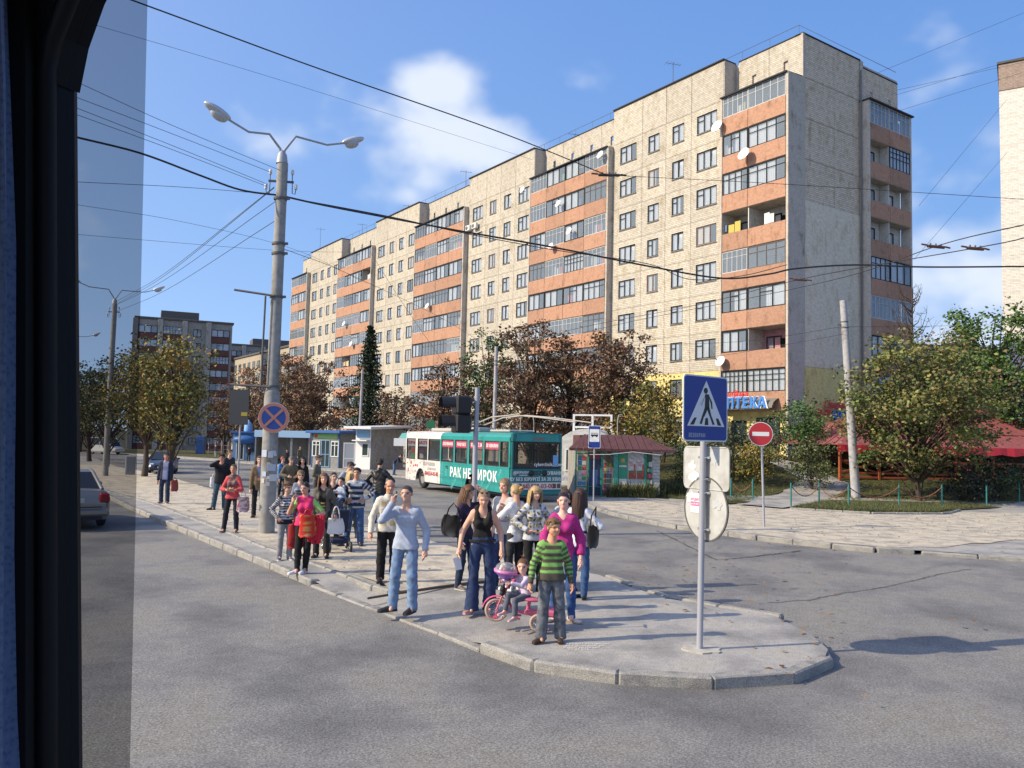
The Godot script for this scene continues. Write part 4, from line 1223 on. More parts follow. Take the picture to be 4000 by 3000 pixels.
func tree(called: String, label: String, x: float, z: float, h: float, y0: float, r: float, clumps: int, per: int, size: float, pal: Array, sd: int, trunk := .16, shape := 1.0, spread := .62, dy := .1) -> Node3D:
	var rng := RandomNumberGenerator.new()
	rng.seed = sd
	var o := thing(called, label, "bush" if called.contains("bush") else "tree", on(x, z, dy), 0.0)
	var cy := (h + y0) * .5; var ry := (h - y0) * .5
	var crown := MB.new()
	var limb := MB.new()
	var lean := Vector3(rng.randf_range(-.05, .05), 1, rng.randf_range(-.05, .05))
	var bend := func(t): return lean * t + Vector3(.12 * sin(t * 1.1 + sd), 0, .12 * cos(t * .9 + sd))
	var tp := []; var tr := []
	for i in 8:
		var t := (h * .86 + .2) * i / 7.0
		tp.append(bend.call(t) - Vector3(0, .2, 0) - (bend.call(.0) as Vector3)); tr.append(trunk * (1.15 if i == 0 else 1.0) * (1.0 - .85 * i / 7.0))
	limb.tube(tp, tr, 9)
	for k in clumps:
		var u := rng.randf_range(-1, 1)
		var a := rng.randf() * TAU
		var rr := pow(rng.randf(), .42)
		var wv := sqrt(maxf(.02, 1 - u * u)) if shape >= 1.0 else (1.0 - (u + 1) * .5) * .92 + .10
		var c := Vector3(cos(a) * wv * r * rr, cy + u * ry * .96 * (rr if shape >= 1.0 else 1.0), sin(a) * wv * r * rr)
		c *= Vector3(rng.randf_range(.85, 1.12), 1, rng.randf_range(.85, 1.12))
		var cs := spread * rng.randf_range(.6, 1.25)
		leaves(crown, c, Vector3(cs, cs * .7, cs), per, size, pal if rng.randf() < .8 else [pal[rng.randi() % pal.size()]], rng)
		if k % 2 == 0:
			var t0 := clampf(c.y * rng.randf_range(.45, .8), .25, h * .8)
			var s: Vector3 = tp[clampi(int(t0 / (h * .86) * 7.0), 0, 7)]
			limb.tube([s, s.lerp(c, .5) + Vector3(0, .18, 0), c], [trunk * .34, trunk * .2, .012], 5)
	part(o, "trunk", limb.mesh(), plaster("bark", Color(0.075, 0.055, 0.042), 2))
	part(o, "crown", crown.mesh(true), leaf_mat("leaves"))
	return o
func make_trees():
	var brown := [Color(.155, .085, .052), Color(.12, .065, .042), Color(.19, .11, .065), Color(.09, .05, .036), Color(.13, .10, .05)]
	var green := [Color(.045, .085, .020), Color(.030, .062, .016), Color(.065, .105, .025)]
	var yg := [Color(.11, .12, .025), Color(.20, .15, .022), Color(.055, .085, .020), Color(.26, .16, .02)]
	var maple := [Color(.16, .18, .045), Color(.115, .145, .036), Color(.20, .18, .055), Color(.19, .14, .06), Color(.08, .115, .028)]
	var dark := [Color(.022, .045, .016), Color(.03, .055, .018), Color(.05, .06, .016)]
	var greyg := [Color(.075, .095, .05), Color(.05, .07, .035), Color(.10, .115, .06)]
	for q in [["big rust brown chestnut tree behind the kiosk with the maroon roof", 7.4, -57.5, 10.0, 1.0, 3.2, 140, 52], ["tall rust brown chestnut tree behind the trolleybus roof", 1.2, -61.5, 12.0, 1.2, 3.4, 140, 52], ["wide brown chestnut filling the gap behind the trolleybus", 4.4, -63.0, 11.0, 1.2, 3.2, 110, 46], ["thin half bare brown tree before the third balcony stack", -5.2, -66.0, 9.4, 1.2, 3.0, 80, 44], ["dense brown chestnut left of the dark spruce", -20.6, -85.0, 11.8, 1.5, 4.2, 140, 60], ["brown chestnut partly behind the big lamp post", -26.5, -95.0, 13.0, 1.5, 4.6, 130, 56], ["dark brown tree behind the blue kiosk", -33.0, -104.0, 12.0, 1.5, 4.5, 100, 42], ["low brown tree behind the bus shelter", -23.5, -90.0, 8.0, 1.0, 3.8, 90, 42], ["brown tree standing beside the white kiosk roof", -10.5, -76.0, 7.6, 1.0, 2.8, 80, 40]]:
		tree("chestnut_tree", q[0], q[1], q[2], q[3], q[4], q[5], q[6], q[7], 0.25, brown, int(absf(q[1] * 7)) + 3, 0.2)
	tree("green_tree", "leafy green tree between the brown chestnuts", -2.2, -70.0, 13.2, 2.0, 2.8, 95, 52, 0.24, green, 5, 0.2)
	tree("yellowing_tree", "young tree with yellow green leaves beside the crossing sign", 9.3, -50.0, 5.4, 0.8, 1.9, 62, 42, 0.19, yg, 6, 0.1)
	tree("yellowing_tree", "bushy yellow leaved tree next to the maroon kiosk roof", 7.2, -47.0, 4.6, 0.6, 1.7, 50, 40, 0.18, yg, 16, 0.09)
	tree("maple_tree", "olive and copper maple standing on the lawn before the red cafe", 19.26, -38.54, 8.3, 0.9, 3.5, 230, 78, 0.18, maple, 8, 0.13, 1.0, 0.62)
	tree("green_tree", "large bright green tree rising behind the red cafe roof", 29.0, -49.0, 10.2, 2.0, 4.3, 150, 60, 0.22, [Color(0.07, 0.14, 0.025), Color(0.05, 0.105, 0.02), Color(0.095, 0.16, 0.035)], 9, 0.2)
	tree("green_tree", "dark green tree behind the cafe's upper roof", 27.5, -52.0, 7.6, 1.5, 3.4, 110, 55, 0.2, dark, 10, 0.18)
	tree("green_tree", "dark leafy tree hanging over the cafe's right side", 31.5, -46.0, 7.4, 1.0, 3.6, 110, 55, 0.2, dark, 19, 0.18)
	tree("small_tree", "small fresh green tree at the foot of the yellow end wall", 16.6, -46.5, 4.0, 1.0, 1.4, 40, 40, 0.17, [Color(0.07, 0.15, 0.03), Color(0.05, 0.11, 0.025)], 11, 0.07)
	tree("linden_tree", "yellow and green autumn tree beside the man in navy", -17.0, -40.6, 7.5, 1.9, 2.5, 120, 56, 0.17, [Color(0.15, 0.16, 0.03), Color(0.09, 0.11, 0.025), Color(0.30, 0.21, 0.03), Color(0.07, 0.08, 0.022), Color(0.22, 0.13, 0.03)], 12, 0.17)
	tree("linden_tree", "yellowing tree just behind the nearest roadside tree", -21.0, -47.2, 7.6, 2.0, 2.6, 100, 50, 0.18, yg, 13, 0.18)
	tree("linden_tree", "dim green tree beside the concrete utility box", -30.3, -61.6, 8.4, 1.9, 3.0, 90, 48, 0.2, [Color(0.06, 0.075, 0.02), Color(0.035, 0.05, 0.016), Color(0.12, 0.09, 0.02)], 14, 0.2)
	tree("linden_tree", "dark green tree near the farthest lamp post", -37.0, -72.2, 9.0, 1.9, 3.4, 90, 48, 0.22, dark, 15, 0.2)
	tree("linden_tree", "dark tree in front of the parked white van", -43.5, -81.5, 9.5, 1.9, 3.8, 90, 46, 0.24, dark, 17, 0.2)
	for q in [[-62, -118, 12.5], [-72, -128, 13.5], [-52, -122, 11.5], [-80, -120, 13.0], [-46, -132, 11.0], [-40, -126, 9.5]]:
		tag(tree("distant_tree", "dark distant tree of the wood beyond the far street", q[0], q[1], q[2], 1.0, 5.6, 80, 40, 0.34, dark if q[0] < -50 else brown, int(-q[0]), 0.25), "", "", "trees beyond the far street")
	var bt := thing("bare_tree", "leafless dark tree behind the copper maple", "tree", on(25.6, -52.0), 0.0)
	var bm := MB.new()
	var rng := RandomNumberGenerator.new()
	rng.seed = 33
	bm.tube([Vector3(0, -.2, 0), Vector3(.1, 4, 0), Vector3(-.1, 8, .1), Vector3(0, 11, 0)], [.18, .14, .09, .03], 8)
	for i in 46:
		var y := rng.randf_range(4, 10.6)
		var a := rng.randf() * TAU
		var l := rng.randf_range(1.0, 2.6) * (1.2 - (y - 4) / 9.0)
		var e := Vector3(cos(a) * l * .75, y + l * .8, sin(a) * l * .75)
		bm.tube([Vector3(0, y, 0), Vector3(cos(a) * l * .5, y + l * .3, sin(a) * l * .5), e], [.04, .028, .01], 5)
		for k in 3: bm.cyl(e, e + Vector3(rng.randf_range(-.5, .5), rng.randf_range(.2, .7), rng.randf_range(-.5, .5)), .012, .006, 4)
	part(bt, "branches", bm.mesh(), plaster("bark", Color()))
	var sp := thing("spruce_tree", "dark green pointed spruce before the third balcony stack", "tree", on(-13.6, -77.5), 0.0)
	var tm := MB.new()
	tm.tube([Vector3(0, -.2, 0), Vector3(0, 13.2, 0)], [.2, .02], 8)
	part(sp, "trunk", tm.mesh(), plaster("bark", Color()))
	var nm := MB.new()
	for j in 34:
		var t := j / 33.0
		var y := 1.0 + 12.2 * t
		var rr := 2.9 * pow(1.0 - t, .85) + .12
		for i in 11:
			var a := TAU * (i + rng.randf()) / 11.0
			var rl := rr * rng.randf_range(.75, 1.1)
			for k in 7:
				var s := (k + rng.randf()) / 7.0
				leaves(nm, Vector3(cos(a) * rl * s, y - .28 * rl * s + .3 * rl * s * s, sin(a) * rl * s), Vector3(.16, .12, .16) * (.5 + .5 * rr), 5, .24, [Color(.016, .036, .016), Color(.024, .048, .020), Color(.012, .026, .014)], rng)
	part(sp, "crown", nm.mesh(true), leaf_mat("leaves"))
	for q in [["grey green bush beside the pedestrian sign post", 10.4, -43.2, 3.2, 1.3, greyg], ["tall grey green bush below the pharmacy doors", 12.2, -45.0, 3.1, 1.5, greyg], ["large olive shrub under the blue end wall lettering", 14.0, -44.6, 3.2, 1.5, greyg], ["yellowish shrub behind the no entry sign", 12.6, -42.0, 2.2, 1.2, yg], ["pale feathery shrub left of the leaning pole", 15.2, -41.2, 2.7, 1.1, [Color(0.12, 0.14, 0.05), Color(0.08, 0.10, 0.035)]], ["dark shrub against the white plank kiosk", 9.4, -42.6, 2.4, 1.1, dark], ["dark spreading bush right of the maple", 23.6, -39.6, 2.1, 1.7, dark], ["dark bush at the lawn's far right end", 26.4, -40.6, 2.2, 1.8, dark], ["thorny grey bush under the maple", 21.6, -38.6, 1.6, 1.1, [Color(0.05, 0.055, 0.035), Color(0.035, 0.04, 0.03)]], ["green bush hiding the yellow wall's foot", 17.5, -48.5, 3.2, 1.6, green]]:
		tree("bush", q[0], q[1], q[2], q[3], 0.1, q[4], 46, 46, 0.13, q[5], int(q[1] * 13), 0.05, 1.0, 0.42)
	var blades := MB.new()
	for i in 9:
		var a := rng.randf() * TAU
		var d := Vector3(cos(a), 0, sin(a))
		var s := d.cross(Vector3.UP) * .008
		var b := d * rng.randf_range(.0, .05)
		var hgt := rng.randf_range(.08, .2)
		blades.quad(b - s, b + s, b + s * .5 + d * .03 + Vector3(0, hgt * .6, 0), b - s * .5 + d * .03 + Vector3(0, hgt * .6, 0))
		blades.tri(b - s * .5 + d * .03 + Vector3(0, hgt * .6, 0), b + s * .5 + d * .03 + Vector3(0, hgt * .6, 0), b + d * .09 + Vector3(0, hgt, 0))
	var gm := vmat("grass_blades", 0.8)
	var scatter := func(called, label, polys, n, lo, hi, dy, mesh, pal, cat):
		var mm := MultiMesh.new()
		mm.transform_format = MultiMesh.TRANSFORM_3D
		mm.use_colors = true
		mm.mesh = mesh
		var xf := []; var cl := []
		while xf.size() < n:
			var poly: PackedVector2Array = polys[rng.randi() % polys.size()]
			var b0 := poly[0]; var b1 := poly[0]
			for v in poly: b0 = b0.min(v); b1 = b1.max(v)
			var p := Vector2(rng.randf_range(b0.x, b1.x), rng.randf_range(b0.y, b1.y))
			if not Geometry2D.is_point_in_polygon(p, poly): continue
			var s := rng.randf_range(lo, hi)
			xf.append(Transform3D(Basis(Vector3.UP, rng.randf() * TAU).scaled(Vector3(s, s * rng.randf_range(.7, 1.2), s)), on(p.x, p.y, dy)))
			cl.append(pal[rng.randi() % pal.size()])
		mm.instance_count = n
		for i in n: mm.set_instance_transform(i, xf[i]); mm.set_instance_color(i, cl[i])
		var mi := MultiMeshInstance3D.new()
		mi.name = numbered(called)
		mi.multimesh = mm
		mi.material_override = gm
		add_child(mi)
		tag(mi, label, cat, "", "stuff")
	var P := func(a): return PackedVector2Array(V2(a))
	var lawns := [P.call([6.2, -38.6, 8.1, -36.8, 9.3, -35.1, 10.2, -36.3, 13.0, -40.5, 12, -46, 5, -46]), P.call([11.5, -33.3, 13.73, -31.8, 16.9, -32.4, 18.6, -34.6, 24, -38.5, 26, -44, 18, -43, 14.2, -37.6]), P.call([11.5, -33.3, 13.73, -31.8, 16.9, -32.4, 18.6, -34.6, 14.2, -37.0])]
	scatter.call("grass", "short patchy grass on the lawns by the cafe", lawns, 9000, 0.5, 1.1, 0.13, blades.mesh(), [Color(0.075, 0.10, 0.03), Color(0.10, 0.12, 0.04), Color(0.16, 0.14, 0.06), Color(0.05, 0.075, 0.022)], "grass")
	scatter.call("weeds", "tall weeds growing along the front of the maroon roofed kiosk", [P.call([4.6, -37.6, 6.6, -37.4, 6.8, -38.4, 4.8, -38.5]), P.call([7.2, -38.6, 9.3, -39.4, 9.0, -40.6, 7.0, -39.2])], 700, 1.8, 4.2, 0.1, blades.mesh(), [Color(0.09, 0.10, 0.035), Color(0.14, 0.13, 0.06), Color(0.06, 0.085, 0.025)], "weeds")
	var lf := MB.new()
	lf.quad(Vector3(-.05, .004, 0), Vector3(0, .012, -.03), Vector3(.06, .006, 0), Vector3(0, .018, .035))
	scatter.call("fallen_leaves", "dry brown leaves scattered on the road and pavements", [P.call([3, -8, 12, -19, 9, -25, 16, -31, 22, -31, 22, -14]), P.call([-6, -17, -3, -13, 0, -15, -9, -31, -17, -42, -24, -52, -16, -34]), P.call([3, -8, 8, -19, 5, -24, 2, -15.5])], 330, 0.5, 1.2, 0.125, lf.mesh(), [Color(0.26, 0.13, 0.045), Color(0.16, 0.08, 0.035), Color(0.32, 0.18, 0.06)], "leaves")
	var pb := MB.new()
	pb.ell(Vector3(0, .01, 0), Vector3(.035, .018, .03), Basis.IDENTITY, 6, 4)
	scatter.call("pebbles", "small stones and litter crumbs on the sandy pavement and dirt", [P.call([3.9, -36, 4.3, -29.2, 9.3, -20.6, 17, -25, 24, -26, 24, -33, 17, -31.8, 11, -32.6, 8, -36]), P.call([-2, -13.6, -0.6, -14.2, 0.1, -16, -9, -31, -17, -42, -16.5, -34.5, -7, -21])], 900, 0.2, 0.8, 0.112, pb.mesh(), [Color(0.22, 0.19, 0.16), Color(0.36, 0.33, 0.28), Color(0.14, 0.12, 0.10), Color(0.55, 0.52, 0.47)], "stones")
# ---------------------------------------------------------------- vehicles
func side_text(under: Node3D, called: String, s: String, size: float, at: Vector3, m: Material, turn: Basis, sx := 1.0, roll := .0):
	var b := turn * Basis(Vector3.BACK, roll) * Basis.from_scale(Vector3(sx, 1, 1))
	part(under, called, text_mesh(s, size, .006), m, Transform3D(b, at))
func make_trolleybus():
	var o := thing("trolleybus", "teal and white trolleybus with cancer clinic advertising, seen from its rear", "trolleybus", Vector3(1.14, rise(0, -35) + 0.0, -34.6), -2.627)
	var L := 11.5; var hw := 1.25
	var teal := streak(mat("bus_teal", Color(0.025, 0.27, 0.26), 0.35))
	var dteal := streak(mat("bus_teal_dark", Color(0.016, 0.16, 0.16), 0.38))
	var white := streak(mat("bus_white", Color(0.68, 0.67, 0.64), 0.38), 2)
	var black := mat("bus_black", Color(0.02, 0.02, 0.021), 0.6)
	var zsplit := 7.0
	var arch := func(z0, z1):
		var poly := PackedVector2Array([Vector2(z0, 1.44)])
		poly.append(Vector2(z0, .38))
		for wz in [3.65, 9.45]:
			if wz > z0 and wz < z1:
				for i in 11:
					var a := PI - PI * i / 10.0
					poly.append(Vector2(wz + cos(a) * .60, .38 + sin(a) * .66))
		poly.append(Vector2(z1, .38)); poly.append(Vector2(z1, 1.44))
		return poly
	for s in [-1, 1]:
		var x := Transform3D(Basis(Vector3(0, 0, 1), Vector3(0, 1, 0), Vector3(-1, 0, 0)), Vector3(hw * s, 0, 0))
		var a := MB.new()
		a.prism(arch.call(.14, zsplit - .002), -.02, .02, x)
		part(o, "side_panel", a.mesh(), teal)
		var b := MB.new()
		b.prism(arch.call(zsplit + .002, L - .15), -.02, .02, x)
		part(o, "side_panel", b.mesh(), white)
		var edges := [.19, .97, .99, 2.41, 2.5, 3.9, 4.05, 5.4, 5.5, 6.94, 7.05, 8.5, 8.55, 9.87, 10.1, 11.36]
		var pil_t := MB.new(); var pil_w := MB.new()
		var mk := func(z0, z1, y0, y1):
			var q: MB = pil_t if (z0 + z1) * .5 < zsplit else pil_w
			q.lohi(Vector3(hw * s - .03, y0, z0), Vector3(hw * s + .03, y1, z1))
		mk.call(.12, zsplit, 2.55, 2.72); mk.call(zsplit, L - .1, 2.55, 2.72)
		mk.call(.12, zsplit, 1.40, 1.47); mk.call(zsplit, L - .1, 1.40, 1.47)
		mk.call(.08, .21, 1.47, 2.55)
		for i in range(1, 15, 2): mk.call(edges[i] - .03, edges[i + 1] + .03, 1.47, 2.55)
		mk.call(11.33, 11.45, 1.47, 2.55)
		part(o, "pillar_frame", pil_t.mesh(), teal); part(o, "pillar_frame", pil_w.mesh(), white)
		for i in 8:
			var w := hub(o, "window")
			var z0: float = edges[i * 2] + .03; var z1: float = edges[i * 2 + 1] - .03
			var fr := MB.new()
			for q in [[z0, z1, 1.47, 1.51], [z0, z1, 2.51, 2.55], [z0, z0 + .035, 1.51, 2.51], [z1 - .035, z1, 1.51, 2.51], [z0 + .036, z1 - .036, 2.13, 2.16]]:
				fr.lohi(Vector3(hw * s - .025, q[2], q[0]), Vector3(hw * s + .035, q[3], q[1]))
			part(w, "rubber_frame", fr.mesh(), black)
			for e in 2:
				var gl := MB.new()
				var y0: float = [1.51, 2.16][e]; var y1: float = [2.13, 2.51][e]
				gl.quad(Vector3(hw * s, y0, z0 + .03), Vector3(hw * s, y0, z1 - .03), Vector3(hw * s, y1, z1 - .03), Vector3(hw * s, y1, z0 + .03))
				part(w, "pane", gl.mesh(), bus_glass())
			if s > 0 and i in [1, 2, 3, 4]:
				var st := MB.new()
				st.lohi(Vector3(hw + .003, 2.19, z0 + .05), Vector3(hw + .008, 2.49, z1 - .05))
				part(w, "red_banner", st.mesh(), mat("banner_red", Color(0.42, 0.05, 0.10), 0.5))
				side_text(w, "lettering", ["30 ХВИЛИН", "ХІРУРГІЇ ЗА", "РАКУ БЕЗ", "ЛІКУВАННЯ"][i - 1], 0.15, Vector3(hw + 0.014, 2.34, (z0 + z1) * 0.5), mat("print_white", Color(0.72, 0.72, 0.72), 0.5), Basis(Vector3.UP, PI / 2), 0.95)
	for q in [[.10, zsplit, teal], [zsplit + .004, L - .1, white]]:
		var rf := MB.new()
		var prof := []
		for i in 13:
			var a := PI * i / 12.0
			prof.append(Vector2(-cos(a) * 1.26 * (1.0 if i in [0, 12] else .995), 2.71 + .24 * pow(sin(a), .55)))
		for i in 12:
			rf.quad(Vector3(prof[i].x, prof[i].y, q[0]), Vector3(prof[i + 1].x, prof[i + 1].y, q[0]), Vector3(prof[i + 1].x, prof[i + 1].y, q[1]), Vector3(prof[i].x, prof[i].y, q[1]))
		part(o, "roof_panel", rf.mesh(), q[2])
	var gear := MB.new()
	gear.cbox(Vector3(0, 3.02, 7.6), Vector3(1.5, .16, 3.6), .04); gear.cbox(Vector3(0, 3.0, 2.2), Vector3(1.3, .1, 1.8), .03); gear.cbox(Vector3(0, 3.05, 5.0), Vector3(.9, .2, .8), .03)
	part(o, "roof_equipment", gear.mesh(), mat("roof_gear", Color(0.40, 0.38, 0.35), 0.7))
	var rear := MB.new()
	rear.cbox(Vector3(0, .905, .06), Vector3(2.5, 1.07, .14), .04)
	rear.cbox(Vector3(0, 2.72, .07), Vector3(2.5, .40, .16), .05)
	for s in [-1, 1]: rear.cbox(Vector3(1.19 * s, 1.98, .07), Vector3(.12, 1.1, .14), .03)
	rear.box(Vector3(0, 2.86, .09), Vector3(2.2, .14, .14))
	part(o, "rear_panel", rear.mesh(), dteal)
	var vis := MB.new()
	vis.prism(PackedVector2Array([Vector2(-1.1, 2.56), Vector2(-1.0, 2.86), Vector2(1.0, 2.86), Vector2(1.1, 2.56)]), -.03, -.005)
	part(o, "rear_cowl", vis.mesh(), teal)
	var rb := MB.new()
	rb.lohi(Vector3(-1.13, 1.44, .0), Vector3(1.13, 1.49, .03)); rb.lohi(Vector3(-1.13, 2.48, .0), Vector3(1.13, 2.53, .03))
	for x in [-1.13, -.02, 1.08]: rb.lohi(Vector3(x, 1.49, .0), Vector3(x + .05, 2.48, .03))
	part(o, "rear_window_frame", rb.mesh(), black)
	for s in [-1, 1]:
		var gl := MB.new()
		gl.quad(Vector3(.03 * s, 1.49, .02), Vector3(1.09 * s, 1.49, .02), Vector3(1.09 * s, 2.48, .02), Vector3(.03 * s, 2.48, .02))
		part(o, "rear_pane", gl.mesh(), bus_glass())
	var rt := Basis(Vector3.UP, PI)
	var pw := mat("print_white", Color())
	side_text(o, "lettering", "cyberclinika.com", 0.13, Vector3(-0.55, 1.60, -0.005), pw, rt, 0.95)
	side_text(o, "lettering", "РАКУ БЕЗ ХІРУРГІЇ ЗА 30 ХВИЛИН", 0.15, Vector3(0.0, 0.985, -0.018), pw, rt, 0.92)
	side_text(o, "lettering", "ЛІКУВАННЯ", 0.15, Vector3(-0.78, 1.24, -0.018), pw, rt, 0.95)
	side_text(o, "lettering", "КІБЕРКЛІНІКА", 0.10, Vector3(0.68, 1.27, -0.018), pw, rt, 0.95)
	side_text(o, "lettering", "СПІЖЕНКО", 0.055, Vector3(0.68, 1.15, -0.018), pw, rt)
	side_text(o, "fleet_number", "557", 0.17, Vector3(0.0, 1.24, -0.018), black, rt)
	for i in 6:
		var a := TAU * i / 6
		var dot := MB.new()
		dot.cyl(Vector3(1.09 + cos(a) * .06, 1.23 + sin(a) * .06, -.012), Vector3(1.09 + cos(a) * .06, 1.23 + sin(a) * .06, -.02), .034, -1, 8)
		part(o, "logo_petal", dot.mesh(), mat("petal", Color(0.5, 0.42, 0.42), 0.5))
	for x in [-.36, .30]:
		var r := MB.new()
		r.lathe([Vector2(.13, 0), Vector2(.12, .06), Vector2(.05, .1), Vector2(.001, .1)], Vector3(x, 1.24, -.01), 16, Basis(Vector3.RIGHT, -PI / 2))
		part(o, "rope_catcher", r.mesh(), black)
	var strip := MB.new()
	strip.lohi(Vector3(-1.2, .55, -.022), Vector3(1.2, .84, -.012))
	part(o, "white_strip", strip.mesh(), white)
	side_text(o, "phone_number", "(044) 538-03-00", 0.19, Vector3(0.06, 0.69, -0.03), mat("print_red", Color(0.45, 0.02, 0.03), 0.5), rt, 0.95)
	for x in [-1.08, -.86, .86, 1.08]:
		var lm := MB.new()
		lm.cbox(Vector3(x, .70, -.03), Vector3(.16, .19, .04), .012)
		part(o, "tail_light", lm.mesh(), mat("tail_dark", Color(0.10, 0.055, 0.045), 0.3))
	var bump := MB.new()
	bump.cbox(Vector3(0, .40, .0), Vector3(2.46, .22, .18), .05)
	part(o, "bumper", bump.mesh(), dteal)
	var poster := MB.new()
	poster.lohi(Vector3(-1.05, 1.52, -.008), Vector3(-.78, 2.0, -.002))
	part(o, "window_poster", poster.mesh(), mat("poster_blue", Color(0.16, 0.36, 0.62), 0.5))
	var lid := MB.new()
	lid.lohi(Vector3(-.35, 2.60, -.036), Vector3(.25, 2.74, -.031))
	part(o, "route_box", lid.mesh(), mat("route", Color(0.14, 0.15, 0.14), 0.5))
	var fr := MB.new()
	fr.cbox(Vector3(0, .9, L - .08), Vector3(2.5, 1.06, .14), .04); fr.cbox(Vector3(0, 2.7, L - .08), Vector3(2.5, .42, .14), .04)
	part(o, "front_panel", fr.mesh(), white)
	var ub := MB.new()
	ub.lohi(Vector3(-1.15, .30, .2), Vector3(1.15, .62, 3.0)); ub.lohi(Vector3(-1.15, .30, 4.3), Vector3(1.15, .62, 8.8)); ub.lohi(Vector3(-1.15, .64, .15), Vector3(1.15, .72, L - .2)); ub.lohi(Vector3(-.7, .32, 3.0), Vector3(.7, .6, 4.3))
	part(o, "underbody", ub.mesh(), black)
	for z in [1.2, 2.1, 3.2, 4.6, 5.4, 6.3, 7.8]:
		for x in [-.78, .78]:
			var sb := MB.new()
			sb.cbox(Vector3(x, 1.12, z), Vector3(.72, .8, .1), .04, Basis(Vector3.RIGHT, -.12))
			part(o, "seat", sb.mesh(), mat("seat_grey", Color(0.10, 0.08, 0.08), 0.8))
	for q in [[.3, 1.6], [-.4, 2.6], [.35, 4.0], [-.35, 5.6], [.3, 7.2], [.9, .6]]:
		var pl := MB.new()
		pl.cyl(Vector3(q[0], .72, q[1]), Vector3(q[0], 2.7, q[1]), .02)
		part(o, "grab_pole", pl.mesh(), mat("pole_yellow", Color(0.45, 0.44, 0.40), 0.4))
	var tyre := mat("tyre", Color(0.022, 0.022, 0.023), 0.85)
	var rim := mat("rim_grey", Color(0.24, 0.23, 0.22), 0.6)
	for z in [3.65, 9.45]:
		for s in [-1, 1]: wheel(o, "wheel", Vector3(1.02 * s, 0.50, z), 0.50, 0.28, Basis.IDENTITY, tyre, rim)
	var lt := Basis(Vector3.UP, PI / 2)
	var X := hw + .026
	side_text(o, "lettering", "РАК НЕ ВИРОК", 0.47, Vector3(X, 1.02, 3.55), pw, lt, 1.02)
	var pale := mat("print_pale", Color(0.12, 0.44, 0.42), 0.4)
	for q in [["РАК ПЕЧІНКИ", 0.15, 0.72, 5.2, 0.75], ["РАК ЛЕГЕНЬ", 0.14, 0.70, 2.5, 0.75], ["МОЗКУ", 0.14, 0.66, 1.9, 0.75], ["РАК", 0.16, 1.0, 6.3, PI / 2], ["ПРОСТАТИ", 0.14, 0.95, 6.75, PI / 2], ["РАК", 0.14, 1.2, 0.9, 1.0], ["НИРКИ", 0.14, 0.7, 0.62, 1.2]]:
		side_text(o, "lettering", q[0], q[1], Vector3(X, q[2], q[3]), pale, lt, 1.0, q[4])
	var grey := mat("print_grey", Color(0.35, 0.32, 0.32), 0.5)
	side_text(o, "lettering", "КІБЕР КЛІНІКА", 0.17, Vector3(X, 1.28, 8.35), grey, lt, 0.9)
	side_text(o, "lettering", "СПІЖЕНКА", 0.12, Vector3(X, 1.05, 8.05), grey, lt, 1.3)
	side_text(o, "phone_number", "(044)534-03-00", 0.2, Vector3(X, 0.82, 8.05), mat("print_red", Color()), lt, 0.85)
	side_text(o, "fleet_number", "557", 0.16, Vector3(X, 1.2, 6.25), black, lt, 0.8)
	var rng := RandomNumberGenerator.new()
	rng.seed = 12
	for i in 26:
		var z := rng.randf_range(9.2, 11.2); var y := rng.randf_range(.45, 1.42)
		if Vector2(z - 9.45, y - .5).length() < .75: continue
		var dm := MB.new()
		dm.cyl(Vector3(X - .006, y, z), Vector3(X + .002, y, z), rng.randf_range(.04, .10) * (1.3 - .4 * y), -1, 14)
		part(o, "red_dot", dm.mesh(), mat("dot_red", Color(0.52, 0.03, 0.03), 0.4))
	for s in [-1, 1]:
		var tp := MB.new()
		tp.tube([Vector3(.3 * s, 3.25, 5.6), Vector3(.32 * s, 3.62, 3.6), Vector3(.34 * s, 3.70, 1.6), Vector3(.36 * s, 3.58, -.6), Vector3(.38 * s, 3.36, -3.4)], [.04, .035, .03, .027, .025], 7)
		part(o, "trolley_pole", tp.mesh(), mat("boom", Color(0.36, 0.33, 0.29), 0.6))
		var hk := MB.new()
		hk.tube([Vector3(.34 * s, 2.98, .9), Vector3(.34 * s, 3.4, .9), Vector3(.30 * s, 3.62, .9), Vector3(.40 * s, 3.66, .9)], [.018], 6)
		part(o, "pole_hook", hk.mesh(), mat("boom", Color()))
	var base := MB.new()
	base.cbox(Vector3(0, 3.2, 5.5), Vector3(.8, .14, .9), .03)
	for s in [-1, 1]: base.tube([Vector3(.3 * s, 3.25, 5.9), Vector3(.3 * s, 3.36, 5.2), Vector3(.31 * s, 3.45, 4.6)], [.05, .04, .03], 6)
	part(o, "pole_base", base.mesh(), black)
func bus_glass() -> StandardMaterial3D:
	if mats.has("bus_glass"): return mats["bus_glass"]
	var m := mat("bus_glass", Color(0.03, 0.035, 0.035), 0.04)
	m.transparency = BaseMaterial3D.TRANSPARENCY_ALPHA
	m.albedo_color.a = .45
	return m
